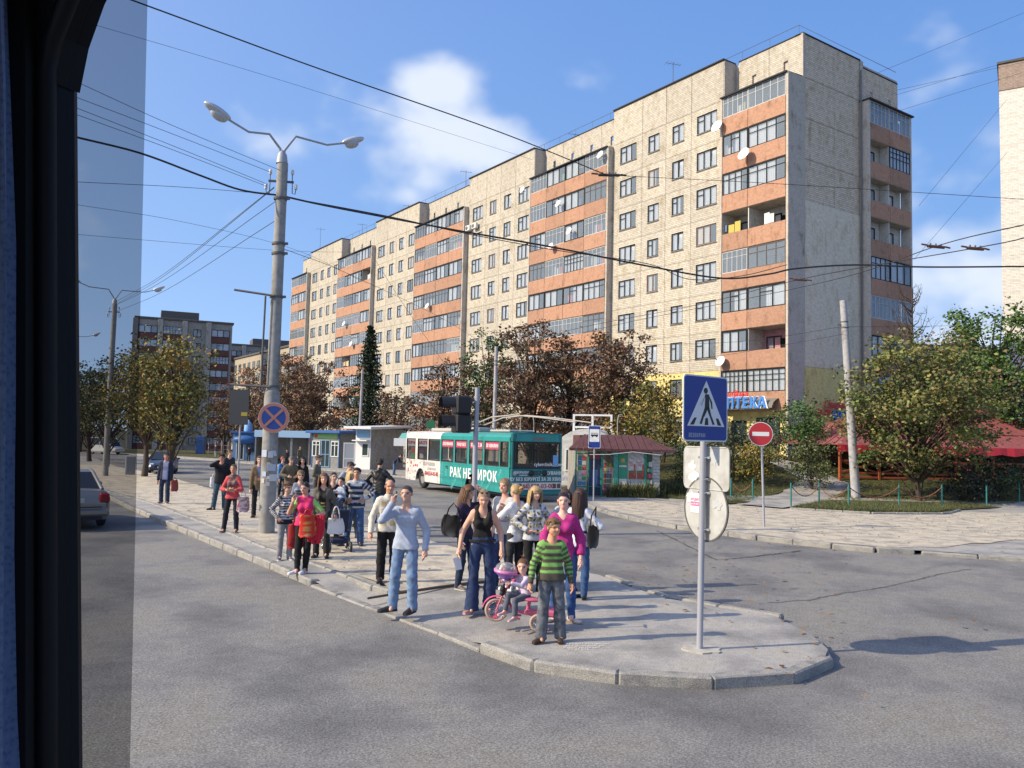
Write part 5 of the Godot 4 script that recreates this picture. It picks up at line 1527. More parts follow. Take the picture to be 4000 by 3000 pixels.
func car(label: String, called: String, p: Vector3, yaw: float, paint: Material, van := false):
	var o := thing(called, label, "van" if van else "car", p, yaw)
	var S := [[.0, .36, .66, .74, .70], [.06, .26, .86, .82, .74], [.16, .24, .98, .86, .74], [.9, .22, .99, .88, .76], [2.2, .22, .96, .89, .78], [3.2, .22, .92, .88, .76], [3.9, .24, .82, .86, .72], [4.35, .28, .70, .78, .66], [4.48, .36, .58, .68, .60]]
	var G := [[.75, .97, .74], [1.55, 1.40, .60], [1.9, 1.45, .58], [2.5, 1.43, .59], [3.35, .95, .75]]
	if van:
		S = [[.0, .4, 1.2, .85, .83], [.08, .3, 1.25, .93, .9], [1.5, .28, 1.25, .95, .92], [3.6, .28, 1.2, .95, .9], [4.2, .3, 1.0, .9, .8], [4.7, .4, .8, .8, .7]]
		G = [[.02, 1.22, .88], [.2, 2.1, .8], [1.2, 2.18, .8], [3.1, 2.12, .78], [4.0, 1.18, .85]]
	var body := MB.new()
	var ring := func(q): return [Vector3(-q[3] * .9, q[1], q[0]), Vector3(-q[3], q[1] + .16, q[0]), Vector3(-q[3], q[2] - .18, q[0]), Vector3(-q[4] - .03, q[2] - .03, q[0]), Vector3(-q[4] + .1, q[2], q[0]), Vector3(0, q[2] + .03, q[0]), Vector3(q[4] - .1, q[2], q[0]), Vector3(q[4] + .03, q[2] - .03, q[0]), Vector3(q[3], q[2] - .18, q[0]), Vector3(q[3], q[1] + .16, q[0]), Vector3(q[3] * .9, q[1], q[0])]
	for i in S.size() - 1:
		var a: Array = ring.call(S[i]); var b: Array = ring.call(S[i + 1])
		for k in 11: body.quad(a[k], a[(k + 1) % 11], b[(k + 1) % 11], b[k])
	for e in [0, S.size() - 1]:
		var a: Array = ring.call(S[e])
		for k in range(1, 10): body.tri(a[0], a[k], a[k + 1])
	part(o, "body", body.mesh(), paint)
	var gm := mat("car_glass", Color(0.02, 0.025, 0.03), 0.06)
	var roof := MB.new()
	for i in range(1, 3):
		var a: Array = G[i]; var b: Array = G[i + 1]
		roof.quad(Vector3(-a[2], a[1], a[0]), Vector3(a[2], a[1], a[0]), Vector3(b[2], b[1], b[0]), Vector3(-b[2], b[1], b[0]))
	for s in [-1, 1]:
		roof.tube([Vector3(G[0][2] * s, G[0][1], G[0][0]), Vector3(G[1][2] * s, G[1][1], G[1][0]), Vector3(G[2][2] * s, G[2][1], G[2][0]), Vector3(G[3][2] * s, G[3][1], G[3][0]), Vector3(G[4][2] * s, G[4][1], G[4][0])], [.05, .045, .04, .045, .04], 7)
		roof.tube([Vector3((G[2][2] + .16) * s, .95, 2.2), Vector3(G[2][2] * s, G[2][1] - .02, 2.15)], [.045], 6)
	part(o, "roof", roof.mesh(), paint)
	for q in [[0, 1, "rear_window"], [3, 4, "windscreen"]]:
		var a: Array = G[q[0]]; var b: Array = G[q[1]]
		var w := MB.new()
		w.quad(Vector3(-a[2], a[1], a[0]), Vector3(a[2], a[1], a[0]), Vector3(b[2], b[1], b[0]), Vector3(-b[2], b[1], b[0]))
		part(o, q[2], w.mesh(), gm)
	for s in [-1, 1]:
		var w := MB.new()
		for i in 4:
			var a: Array = G[i]; var b: Array = G[i + 1]
			var low := func(z): return Vector3((.76 if not van else .9) * s, .96 if not van else 1.22, z)
			w.quad(low.call(a[0]), Vector3(a[2] * s, a[1], a[0]), Vector3(b[2] * s, b[1], b[0]), low.call(b[0]))
		part(o, "side_window", w.mesh(), gm)
		var lm := MB.new()
		lm.cbox(Vector3(.70 * s, .80, .10), Vector3(.24, .26, .22), .04)
		part(o, "tail_light", lm.mesh(), mat("tail_red", Color(0.30, 0.012, 0.015), 0.2))
		var hl := MB.new()
		hl.cbox(Vector3(.58 * s, .64, 4.32), Vector3(.28, .15, .16), .04, Basis(Vector3.UP, .25 * s))
		part(o, "headlight", hl.mesh(), mat("lamp_glass", Color(0.5, 0.52, 0.55), 0.1))
		var mr := MB.new()
		mr.ell(Vector3(.96 * s, 1.0, 3.0), Vector3(.1, .07, .06))
		part(o, "mirror", mr.mesh(), paint)
		for z in [0.85, 3.55]: wheel(o, "wheel", Vector3(0.76 * s, 0.31, z), 0.31, 0.2, Basis.IDENTITY, mat("tyre", Color()), mat("rim_grey", Color()))
	var bp := MB.new()
	bp.cbox(Vector3(0, .44, .02), Vector3(1.60, .20, .16), .06); bp.cbox(Vector3(0, .42, 4.44), Vector3(1.5, .2, .16), .06)
	part(o, "bumper", bp.mesh(), paint)
	var tr := MB.new()
	tr.box(Vector3(0, .58, -.035), Vector3(1.3, .02, .03)); tr.box(Vector3(0, .30, .03), Vector3(1.3, .1, .1)); tr.cbox(Vector3(0, .55, 4.49), Vector3(.9, .14, .06), .02)
	part(o, "trim", tr.mesh(), mat("bus_black", Color(0.02, 0.02, 0.021), 0.6))
	var pl := MB.new()
	pl.cbox(Vector3(0, .74, .0), Vector3(.5, .11, .02), .004); pl.cbox(Vector3(0, .46, 4.53), Vector3(.5, .11, .02), .004)
	part(o, "number_plate", pl.mesh(), mat("plate", Color(0.55, 0.55, 0.52), 0.4))
func make_cars():
	car("silver grey saloon driving off along the near kerb, cut by the window pillar", "saloon_car", Vector3(-10.95, 0, -20.7), atan2(-0.566, -0.825), mat("car_silver", Color(0.33, 0.32, 0.30), 0.3, 0.5))
	car("dark blue hatchback parked behind the roadside trees facing the camera", "parked_car", Vector3(-24.2, rise(0, -57), -57.6), 0.35, mat("car_blue", Color(0.035, 0.055, 0.10), 0.3))
	car("white van parked far off under the dark trees", "parked_van", Vector3(-55.0, rise(0, -108), -108.0), 1.2, mat("car_white", Color(0.6, 0.6, 0.58), 0.35), true)
# ---------------------------------------------------------------- street furniture
func pole_mat() -> StandardMaterial3D: return plaster("pole_concrete", Color(0.34, 0.34, 0.33), 2)
func steel() -> StandardMaterial3D: return mat("galv", Color(0.36, 0.37, 0.39), 0.55, 0.2)
func lamp_post(p: Vector3, top: float, label: String, l_arm: Vector3, r_arm: Vector3, detail := true) -> Node3D:
	var o := thing("street_lamp", label, "street lamp", p, 0.0)
	var sh := MB.new()
	sh.tube([Vector3(0, -.1, 0), Vector3(0, 3.5, 0), Vector3(.02, top, 0)], [.165, .15, .135], 18)
	part(o, "post", sh.mesh(), pole_mat())
	if detail:
		var sl := MB.new()
		sl.lathe([Vector2(.195, -.05), Vector2(.19, 3.45), Vector2(.15, 3.52)], Vector3.ZERO, 18)
		part(o, "sleeve", sl.mesh(), pole_mat())
	var cap := MB.new()
	cap.lathe([Vector2(.15, top - .02), Vector2(.12, top + .2), Vector2(.05, top + .32)], Vector3.ZERO, 10)
	part(o, "cap", cap.mesh(), steel())
	for q in [l_arm, r_arm]:
		var dirv: Vector3 = (q - Vector3(0, top, 0))
		var flat := Vector3(dirv.x, 0, dirv.z).normalized()
		var am := MB.new()
		am.tube([Vector3(0, top + .1, 0), Vector3(0, top + .35, 0) + flat * .06, Vector3(0, lerpf(top, q.y, .6) + .2, 0) + flat * .35, q - flat * .5 - Vector3(0, .18, 0), q], [.04, .035, .03, .028, .028], 8)
		part(o, "arm", am.mesh(), steel())
		var hd := hub(o, "lamp_head")
		var b := Basis.looking_at(-(flat + Vector3(0, .42, 0)).normalized(), Vector3.UP)
		var sz := Vector3(.16, .10, .36)
		var c: Vector3 = q + (flat + Vector3(0, .42, 0)).normalized() * .3
		var cover := MB.new()
		cover.ell(c + Vector3(0, .03, 0), sz, b, 16, 10)
		part(hd, "cover", cover.mesh(), mat("lamp_cover", Color(0.50, 0.52, 0.54), 0.35, 0.3))
		var bowl := MB.new()
		bowl.ell(c + b * Vector3(0, -.05, -.06), Vector3(.14, .13, .22), b, 14, 10)
		part(hd, "bowl", bowl.mesh(), mat("lamp_bowl", Color(0.42, 0.44, 0.45), 0.12))
	var x := MB.new()
	x.box(Vector3(0, top - .48, 0), Vector3(.62, .05, .05), Basis(Vector3.UP, .15))
	for s in [-1, 1]:
		x.tube([Vector3(.28 * s, top - .46, 0), Vector3(.28 * s, top - .3, 0)], [.012], 5)
		x.tube([Vector3(.28 * s, top - .48, 0), Vector3(.29 * s, top - .78, 0), Vector3(.36 * s, top - .8, 0), Vector3(.38 * s, top - .68, 0)], [.012], 5)
	part(o, "crossarm", x.mesh(), mat("iron", Color(0.10, 0.10, 0.10), 0.7))
	for q in [Vector3(.28, top - .24, 0), Vector3(-.28, top - .24, 0), Vector3(.38, top - .62, 0), Vector3(-.38, top - .62, 0)]:
		var ins := MB.new()
		ins.lathe([Vector2(.03, -.06), Vector2(.045, -.03), Vector2(.03, .0), Vector2(.045, .03), Vector2(.025, .07)], q, 10)
		part(o, "insulator", ins.mesh(), mat("porcelain", Color(0.62, 0.61, 0.57), 0.3))
	return o
func plate(under: Node3D, called: String, w: float, h: float, r: float, c: Vector3, b: Basis, m: Material, t := .012):
	var poly := PackedVector2Array()
	for k in 4:
		var cx := (w * .5 - r) * (1 if k in [0, 3] else -1); var cy := (h * .5 - r) * (1 if k < 2 else -1)
		for i in 5:
			var a := PI * .5 * (k + i / 4.0)
			poly.append(Vector2(cx + cos(a) * r, cy + sin(a) * r))
	var mb := MB.new()
	mb.prism(poly, -t * .5, t * .5, Transform3D(b, c))
	return part(under, called, mb.mesh(), m)
func disc(under: Node3D, called: String, r0: float, r1: float, c: Vector3, b: Basis, m: Material, t := .01, sides := 40):
	var mb := MB.new()
	var prof := [Vector2(r0, 0), Vector2(r1, 0), Vector2(r1, t), Vector2(r0, t)] if r0 > .0 else [Vector2(.0005, 0), Vector2(r1, 0), Vector2(r1, t), Vector2(.0005, t)]
	if r0 > 0: prof.append(Vector2(r0, 0))
	for i in sides:
		var a := TAU * i / sides; var a2 := TAU * (i + 1) / sides
		for k in prof.size() - 1:
			var f := func(q: Vector2, an): return c + b * Vector3(cos(an) * q.x, sin(an) * q.x, q.y)
			mb.quad(f.call(prof[k], a), f.call(prof[k], a2), f.call(prof[k + 1], a2), f.call(prof[k + 1], a))
	return part(under, called, mb.mesh(), m)
func make_street():
	var red := mat("sign_paint_red", Color(0.42, 0.025, 0.03), 0.4)
	var rust := mat("sign_paint_faded", Color(0.42, 0.17, 0.12), 0.5)
	var blue := mat("sign_paint_blue", Color(0.012, 0.035, 0.23), 0.4)
	var white := mat("sign_paint_white", Color(0.66, 0.67, 0.67), 0.45)
	var black := mat("sign_paint_black", Color(0.015, 0.015, 0.016), 0.5)
	var back := plaster("sign_back", Color(0.50, 0.52, 0.53))
	var m := lamp_post(on(-5.96, -20.31), 9.28, "tall concrete lamp post with two lamps and a round no stopping sign", Vector3(-1.10, 10.05, 0.82), Vector3(1.30, 10.25, -1.15))
	var fr := MB.new()
	fr.tube([Vector3(0, 5.85, .17), Vector3(-1.0, 5.98, .17)], [.03], 6); fr.tube([Vector3(-.22, 5.84, .17), Vector3(-.24, 3.6, .17)], [.025], 6); fr.tube([Vector3(0, 3.58, .17), Vector3(-1.0, 3.62, .17)], [.03], 6)
	part(m, "banner_frame", fr.mesh(), mat("iron", Color()))
	for y in [3.6, 5.85, 6.95, 7.2, 8.35]:
		var cl := MB.new()
		cl.lathe([Vector2(.165, y - .03), Vector2(.17, y), Vector2(.165, y + .03)], Vector3.ZERO, 14)
		cl.box(Vector3(.2, y, .05), Vector3(.1, .06, .05))
		part(m, "clamp_band", cl.mesh(), mat("iron", Color()))
	var rng := RandomNumberGenerator.new()
	rng.seed = 4
	for i in 12:
		var a := rng.randf_range(-.6, 1.0); var y := rng.randf_range(1.1, 2.1) if i > 1 else 1.35 + .25 * i
		var w := rng.randf_range(.05, .16) if i > 1 else .2
		var nt := MB.new()
		var bb := Basis(Vector3.UP, a)
		nt.box(bb * Vector3(0, y, .197), Vector3(w, w * rng.randf_range(.7, 1.2), .004), bb)
		part(m, "paper_notice", nt.mesh(), mat("notice%d" % (i % 3), [Color(0.6, 0.6, 0.58), Color(0.45, 0.5, 0.6), Color(0.5, 0.47, 0.42)][i % 3], 0.8))
	var ns := thing("no_stopping_sign", "round blue no stopping sign with faded red cross on the lamp post", "sign", on(-5.96, -20.31) + Vector3(0.13, 2.82, 0.23), 0.18)
	disc(ns, "plate", 0.0, 0.37, Vector3(0, 0, -0.012), Basis.IDENTITY, white)
	disc(ns, "rim", 0.29, 0.362, Vector3.ZERO, Basis.IDENTITY, rust, 0.006)
	disc(ns, "blue_field", 0.0, 0.288, Vector3(0, 0, 0.0), Basis.IDENTITY, mat("faded_blue", Color(0.015, 0.055, 0.25), 0.45), 0.004)
	var cr := MB.new()
	for s in [-1, 1]: cr.box(Vector3(0, 0, .004 + .002 * s), Vector3(.60, .062, .006), Basis(Vector3.BACK, s * PI / 4))
	part(ns, "cross", cr.mesh(), rust)
	var nb := MB.new()
	nb.box(Vector3(0, 0, -.05), Vector3(.1, .3, .06))
	part(ns, "bracket", nb.mesh(), steel())
	var l2 := lamp_post(on(-23.1, -46.9), 9.9, "concrete lamp post among the trees with a dark cross bar", Vector3(-1.5, 10.9, 1.1), Vector3(1.7, 10.95, -1.2), false)
	var bar := MB.new()
	bar.box(Vector3(.2, 4.2, .16), Vector3(2.0, .08, .06), Basis(Vector3.BACK, -.05))
	part(l2, "cross_bar", bar.mesh(), mat("iron", Color()))
	lamp_post(on(-40.3, -74.0), 10.4, "farthest lamp post beside the window pillar, only one lamp showing", Vector3(-1.5, 11.3, 1.1), Vector3(1.5, 11.5, -1.1), false)
	var ps := thing("sign_post", "grey steel post carrying three traffic signs in a cement patch", "post", on(2.32, -9.97), 0.0)
	var pm := MB.new()
	pm.cyl(Vector3(0, -.1, 0), Vector3(.035, 3.28, 0), .038, -1, 14)
	part(ps, "pipe", pm.mesh(), mat("post_grey", Color(0.34, 0.35, 0.39), 0.45, 0.1))
	var cp := MB.new()
	var cpoly := PackedVector2Array()
	for i in 22:
		var a := TAU * i / 22
		cpoly.append(Vector2(cos(a), sin(a)) * (.21 + .018 * sin(i * 1.7) + .012 * sin(i * 4.1)) * Vector2(1.1, 1.0))
	cp.prism(cpoly, -.02, .008, Transform3D(Basis(Vector3.RIGHT, -PI / 2), Vector3(.02, 0, 0)))
	part(ps, "cement_patch", cp.mesh(), plaster("cement", Color(0.50, 0.48, 0.43), 2))
	var bb := Basis(Vector3.UP, .63)
	var C := on(2.32, -9.97) + Vector3(.035, 0, 0)
	var cs := thing("crossing_sign", "blue pedestrian crossing sign on top of the grey post", "sign", C + Vector3(0.0, 2.88, 0.06), 0.63)
	plate(cs, "plate", 0.80, 0.80, 0.05, Vector3.ZERO, Basis.IDENTITY, white)
	plate(cs, "blue_face", 0.765, 0.765, 0.04, Vector3(0, 0, 0.0075), Basis.IDENTITY, blue, 0.004)
	var tri := MB.new()
	tri.prism(PackedVector2Array([Vector2(-.335, -.215), Vector2(.335, -.215), Vector2(.0, .335)]), .009, .014)
	part(cs, "white_triangle", tri.mesh(), white)
	var fig := MB.new()
	var z0 := .0145; var z1 := .018
	var circ := PackedVector2Array()
	for i in 14: circ.append(Vector2(-.015, .215) + Vector2(cos(TAU * i / 14), sin(TAU * i / 14)) * .035)
	fig.prism(circ, z0, z1)
	for q in [[-.02, .175, .045, .17, .05, .0, -.03, .0], [-.03, .01, .03, .01, -.04, -.10, -.075, -.09], [-.04, -.08, -.075, -.09, -.12, -.185, -.085, -.19], [.0, .02, .05, .02, .085, -.08, .05, -.08], [.05, -.07, .085, -.08, .15, -.19, .115, -.195], [-.02, .17, -.03, .14, -.105, .05, -.085, .035], [.03, .17, .05, .15, .10, .08, .08, .06], [.10, .08, .08, .065, .09, .0, .11, .0]]:
		fig.prism(PackedVector2Array([Vector2(q[0], q[1]), Vector2(q[2], q[3]), Vector2(q[4], q[5]), Vector2(q[6], q[7])]), z0, z1)
	part(cs, "walking_figure", fig.mesh(), black)
	for q in [[-.28, -.17, .06], [-.02, -.17, .0], [.22, -.17, -.05]]:
		var zb := MB.new()
		zb.prism(PackedVector2Array([Vector2(q[0] - .01, -.20), Vector2(q[0] + .055, -.20), Vector2(q[0] + .045 + q[2], -.115), Vector2(q[0] + .005 + q[2], -.115)]), z0, z1)
		part(cs, "zebra_bar", zb.mesh(), black)
	part(cs, "worn_lettering", text_mesh("ВІЗЕКРАН", 0.05, 0.002), mat("worn_print", Color(0.30, 0.34, 0.42), 0.6), Transform3D(Basis.from_scale(Vector3(0.9, 1, 1)), Vector3(-0.16, -0.325, 0.0105)))
	var b2 := Basis(Vector3.UP, -1.09)
	for q in [["square_sign", "rounded square sign seen from its torn sticker covered back", 2.155, true], ["round_sign", "round sign seen from its grey back with torn pink notice", 1.66, false]]:
		var sg := thing(q[0], q[1], "sign", C + Vector3(0.04, q[2], -0.055), -1.09)
		if q[3]: plate(sg, "plate", 0.82, 0.52, 0.06, Vector3.ZERO, Basis.IDENTITY, back)
		else: disc(sg, "plate", 0.0, 0.385, Vector3(0, 0, -0.006), Basis.IDENTITY, back)
		if q[3]:
			var e := MB.new()
			for y in [-.255, .255]: e.cyl(Vector3(-.36, y, 0), Vector3(.36, y, 0), .012, -1, 6)
			for x in [-.405, .405]: e.cyl(Vector3(x, -.2, 0), Vector3(x, .2, 0), .012, -1, 6)
			part(sg, "rolled_edge", e.mesh(), back)
		else: disc(sg, "rolled_edge", 0.375, 0.395, Vector3(0, 0, -0.01), Basis.IDENTITY, mat("iron", Color()), 0.02)
		for y in ([-.13, .13] if q[3] else [-.24, .2]):
			var ch := MB.new()
			ch.box(Vector3(.0, y, .03), Vector3(.17, .028, .045)); ch.cyl(Vector3(.06, y, .03), Vector3(.06, y, .08), .01, -1, 6)
			part(sg, "clamp", ch.mesh(), mat("chrome", Color(0.62, 0.64, 0.68), 0.2, 0.9))
		for i in 5:
			var st := MB.new()
			var poly := PackedVector2Array()
			var cc: Vector2 = Vector2(rng.randf_range(.12, .3) * (1 if i % 2 else -1), rng.randf_range(-.15, .15))
			for k in 11:
				var a := TAU * k / 11
				poly.append(cc + Vector2(cos(a) * .075, sin(a) * .06) * rng.randf_range(.5, 1.25))
			st.prism(poly, .0065 + i * .0004, .0085 + i * .0004)
			part(sg, "torn_sticker", st.mesh(), mat("sticker%d" % (i % 2), [Color(0.66, 0.66, 0.65), Color(0.42, 0.44, 0.45)][i % 2], 0.8))
		if not q[3]:
			plate(sg, "notice", 0.16, 0.24, 0.004, Vector3(-0.19, 0.06, 0.009), Basis.IDENTITY, mat("notice_paper", Color(0.64, 0.60, 0.62), 0.8), 0.002)
			plate(sg, "notice_band", 0.15, 0.05, 0.002, Vector3(-0.19, 0.05, 0.0115), Basis.IDENTITY, mat("notice_pink", Color(0.55, 0.12, 0.28), 0.8), 0.002)
			part(sg, "lettering", text_mesh("КРЕДИТ", 0.03, 0.001), mat("notice_pink", Color()), Transform3D(Basis.IDENTITY, Vector3(-0.19, 0.105, 0.012)))
			part(sg, "lettering", text_mesh("до 50 000", 0.022, 0.001), mat("sticker0", Color()), Transform3D(Basis.IDENTITY, Vector3(-0.19, 0.05, 0.0135)))
	var ne := thing("no_entry_sign", "red round no entry sign with white bar on a thin pole", "sign", on(7.73, -24.94), -0.12)
	var np := MB.new()
	np.cyl(Vector3(0, -.1, 0), Vector3(-.1, 3.1, 0), .035, -1, 10)
	part(ne, "pole", np.mesh(), mat("post_grey", Color()))
	var nc := Vector3(-.12, 2.78, .05)
	disc(ne, "plate", 0.0, 0.365, nc - Vector3(0, 0, 0.01), Basis.IDENTITY, white)
	disc(ne, "red_field", 0.0, 0.345, nc + Vector3(0, 0, 0.001), Basis.IDENTITY, red, 0.003)
	plate(ne, "white_bar", 0.50, 0.125, 0.01, nc + Vector3(0, 0, 0.008), Basis.IDENTITY, white, 0.006)
	var bs := thing("bus_stop_sign", "blue and white bus stop sign on a grey pole by the kiosk", "sign", on(3.58, -35.0), -0.15)
	var bp := MB.new()
	bp.cyl(Vector3(0, -.1, 0), Vector3(0, 3.0, 0), .032, -1, 10)
	part(bs, "pole", bp.mesh(), steel())
	plate(bs, "plate", 0.52, 0.96, 0.04, Vector3(0, 2.70, 0.05), Basis.IDENTITY, white)
	plate(bs, "blue_face", 0.48, 0.92, 0.03, Vector3(0, 2.70, 0.058), Basis.IDENTITY, blue, 0.004)
	plate(bs, "white_panel", 0.42, 0.54, 0.03, Vector3(0, 2.76, 0.063), Basis.IDENTITY, white, 0.004)
	plate(bs, "bus_symbol", 0.30, 0.14, 0.03, Vector3(0, 2.80, 0.068), Basis.IDENTITY, black, 0.004)
	for i in 4: plate(bs, "symbol_window", 0.055, 0.05, 0.005, Vector3(-0.105 + 0.07 * i, 2.825, 0.0725), Basis.IDENTITY, white, 0.003)
	for s in [-1, 1]: disc(bs, "symbol_wheel", 0.0, 0.03, Vector3(0.09 * s, 2.725, 0.07), Basis.IDENTITY, black, 0.004, 16)
	var tl := thing("traffic_light", "black traffic light head turned away on a thin grey pole", "traffic light", on(-0.57, -13.73), 0.0)
	var tp := MB.new()
	tp.tube([Vector3(0, -.1, 0), Vector3(-.02, 2.2, 0), Vector3(-.01, 3.30, 0)], [.045, .043, .04], 12)
	part(tl, "pole", tp.mesh(), mat("post_grey", Color()))
	var arm := MB.new()
	arm.box(Vector3(-.14, 3.08, 0), Vector3(.26, .04, .04)); arm.box(Vector3(-.14, 2.58, 0), Vector3(.26, .04, .04))
	part(tl, "bracket", arm.mesh(), mat("iron", Color()))
	var hb := Basis(Vector3.UP, -1.25)
	var hc := Vector3(-.27, 2.84, 0)
	for i in 2:
		var bx := MB.new()
		bx.cbox(hc + Vector3(0, .155 - .31 * i, 0), Vector3(.36, .31, .26), .03, hb)
		part(tl, "lamp_housing", bx.mesh(), mat("tl_black", Color(0.012, 0.012, 0.013), 0.55))
		var hood := MB.new()
		for k in 10:
			var a0 := PI * (-.1 + 1.2 * k / 10.0); var a1 := PI * (-.1 + 1.2 * (k + 1) / 10.0)
			var e := func(a, zz): return hc + hb * Vector3(cos(a) * .15, .155 - .31 * i + sin(a) * .14, zz)
			hood.quad(e.call(a0, .13), e.call(a1, .13), e.call(a1, .36), e.call(a0, .36))
		part(tl, "visor", hood.mesh(), mat("tl_black", Color()))
		disc(tl, "lens", 0.0, 0.10, hc + hb * Vector3(0, 0.155 - 0.31 * i, 0.112), hb, mat("tl_lens%d" % i, [Color(0.12, 0.02, 0.02), Color(0.02, 0.08, 0.04)][i], 0.15), 0.01, 20)
	for q in [[16.57, -39.28, 9.5, -0.60, 0.21, 0.155, "thick bare concrete pole leaning beside the red cafe"], [-1.12, -55.0, 8.9, 0.0, 0.14, 0.115, "plain concrete pole standing behind the trolleybus"], [-13.9, -75.0, 8.9, 0.12, 0.14, 0.11, "thin concrete pole in front of the spruce"]]:
		var cpn := thing("concrete_pole", q[6], "pole", on(q[0], q[1]), 0.0)
		var pmb := MB.new()
		pmb.tube([Vector3(0, -.2, 0), Vector3(q[3] * .5, q[2] * .5, 0), Vector3(q[3], q[2], 0)], [q[4], (q[4] + q[5]) * .5, q[5]], 16)
		part(cpn, "shaft", pmb.mesh(), plaster("pole_pale", Color(0.44, 0.44, 0.47), 2))
		var bd := MB.new()
		for y in [.86, .89]: bd.lathe([Vector2(q[5] + .02, -.03), Vector2(q[5] + .03, 0), Vector2(q[5] + .02, .03)], Vector3(q[3] * y, q[2] * y, 0), 12)
		bd.box(Vector3(q[3] * .875 - .25, q[2] * .875, 0), Vector3(.2, .06, .06))
		part(cpn, "clamp_band", bd.mesh(), mat("iron", Color()))
	var fp := [Vector2(8.65, -40.0), Vector2(10.20, -37.87), Vector2(11.09, -37.49), Vector2(11.70, -34.17), Vector2(13.03, -34.58), Vector2(13.98, -33.88), Vector2(16.56, -34.94), Vector2(18.73, -35.60), Vector2(21.6, -37.2), Vector2(24.2, -39.0)]
	var tealp := mat("post_teal", Color(0.025, 0.19, 0.17), 0.5)
	var first: Node3D = null
	for i in fp.size():
		var lab := "short teal post of the rusty chain fence along the lawn"
		if first == null:
			first = thing("fence_post", lab, "post", on(fp[i].x, fp[i].y), 0.0, "teal chain fence posts")
			var mb := MB.new()
			mb.tube([Vector3(0, -.1, 0), Vector3(0, .95, 0), Vector3(0, .97, 0)], [.034, .034, .024], 10)
			part(first, "post", mb.mesh(), tealp)
			var eye := MB.new()
			eye.tube(loop_(.03, .86, .03, .055), [.008], 5)
			part(first, "ring", eye.mesh(), tealp)
		else: copy(first, "fence_post", lab, on(fp[i].x, fp[i].y), 0.0)
	var chm := mat("chain_rust", Color(0.24, 0.085, 0.05), 0.8)
	for q in [[0, 1, "behind the no entry sign"], [1, 2, "left of the footpath"], [3, 4, "right of the footpath"], [4, 5, "before the leaning concrete pole"], [5, 6, "between the pole and the maple"], [6, 7, "under the maple tree"]]:
		var ch := thing("fence_chain", "rusty chain hanging between two teal posts " + q[2], "chain", on(fp[q[0]].x, fp[q[0]].y) + Vector3(0, 0.88, 0), 0.0)
		var d: Vector3 = on(fp[q[1]].x, fp[q[1]].y) - on(fp[q[0]].x, fp[q[0]].y)
		var mb := MB.new()
		var n := int(d.length() / .075)
		for k in n:
			var t := (k + .5) / n
			var c := d * t + Vector3(0, -1.9 * t * (1 - t) * .95, 0)
			var t2 := t + .01
			var dirv := (d * t2 + Vector3(0, -1.9 * t2 * (1 - t2) * .95, 0) - c).normalized()
			mb.tube([c - dirv * .045, c + dirv * .045], [.024 if k % 2 else .018], 5)
		part(ch, "links", mb.mesh(), chm)
	var ub := thing("utility_box", "low grey concrete utility box beside the tree trunks", "utility box", on(-22.75, -49.2), 0.4)
	var um := MB.new()
	um.cbox(Vector3(0, .55, 0), Vector3(.55, 1.1, .5), .03)
	part(ub, "casing", um.mesh(), mat("box_grey", Color(0.33, 0.34, 0.36), 0.8))
	var ud := MB.new()
	ud.cbox(Vector3(0, .6, .255), Vector3(.42, .8, .02), .01)
	part(ub, "door", ud.mesh(), mat("box_grey2", Color(0.27, 0.28, 0.30), 0.7))
	var ib := thing("road_board", "tall dark back of a road board on a thin post", "board", on(-17.82, -53.85), 0.1)
	var im := MB.new()
	im.cyl(Vector3(0, -.1, 0), Vector3(0, 5.6, 0), .06, -1, 10)
	part(ib, "pole", im.mesh(), steel())
	plate(ib, "board", 1.25, 2.3, 0.05, Vector3(-0.12, 4.35, 0.08), Basis.IDENTITY, mat("board_back", Color(0.06, 0.065, 0.07), 0.7), 0.04)
	plate(ib, "yellow_label", 0.4, 0.25, 0.01, Vector3(0.25, 3.9, 0.11), Basis.IDENTITY, mat("label_yellow", Color(0.45, 0.35, 0.05), 0.6), 0.01)
	var rl := thing("steel_strip", "rusty steel edging strip lying across the island pavement", "edging", Vector3(-1.3, 0.12, -13.26), 0.0)
	var rm := MB.new()
	rm.tube([Vector3(-.8, .01, .78), Vector3(-.4, .015, .36), Vector3(.1, .02, -.12), Vector3(.78, .02, -.75), Vector3(1.3, .012, -1.0)], [.018, .022, .025, .025, .018], 6)
	part(rl, "strip", rm.mesh(), mat("strip", Color(0.11, 0.08, 0.065), 0.8))
func wire(label: String, a: Array, r: float, called := "overhead_wire", sub := 6):
	var c := Curve3D.new()
	var n := a.size() / 3
	var P := []
	for i in n: P.append(Vector3(a[i * 3], a[i * 3 + 1], a[i * 3 + 2]))
	for i in n:
		var t: Vector3 = (P[min(i + 1, n - 1)] - P[max(i - 1, 0)]) / (6.0 if i > 0 and i < n - 1 else 3.0)
		c.add_point(P[i], -t, t)
	var pts := []
	for i in n - 1:
		for k in sub: pts.append(c.sample(i, k / float(sub)))
	pts.append(P[-1])
	var mb := MB.new()
	mb.tube(pts, [r], 5)
	var o := part(self, called, mb.mesh(), mat("cable", Color(0.022, 0.022, 0.024), 0.6))
	tag(o, label, "cable")
	return o
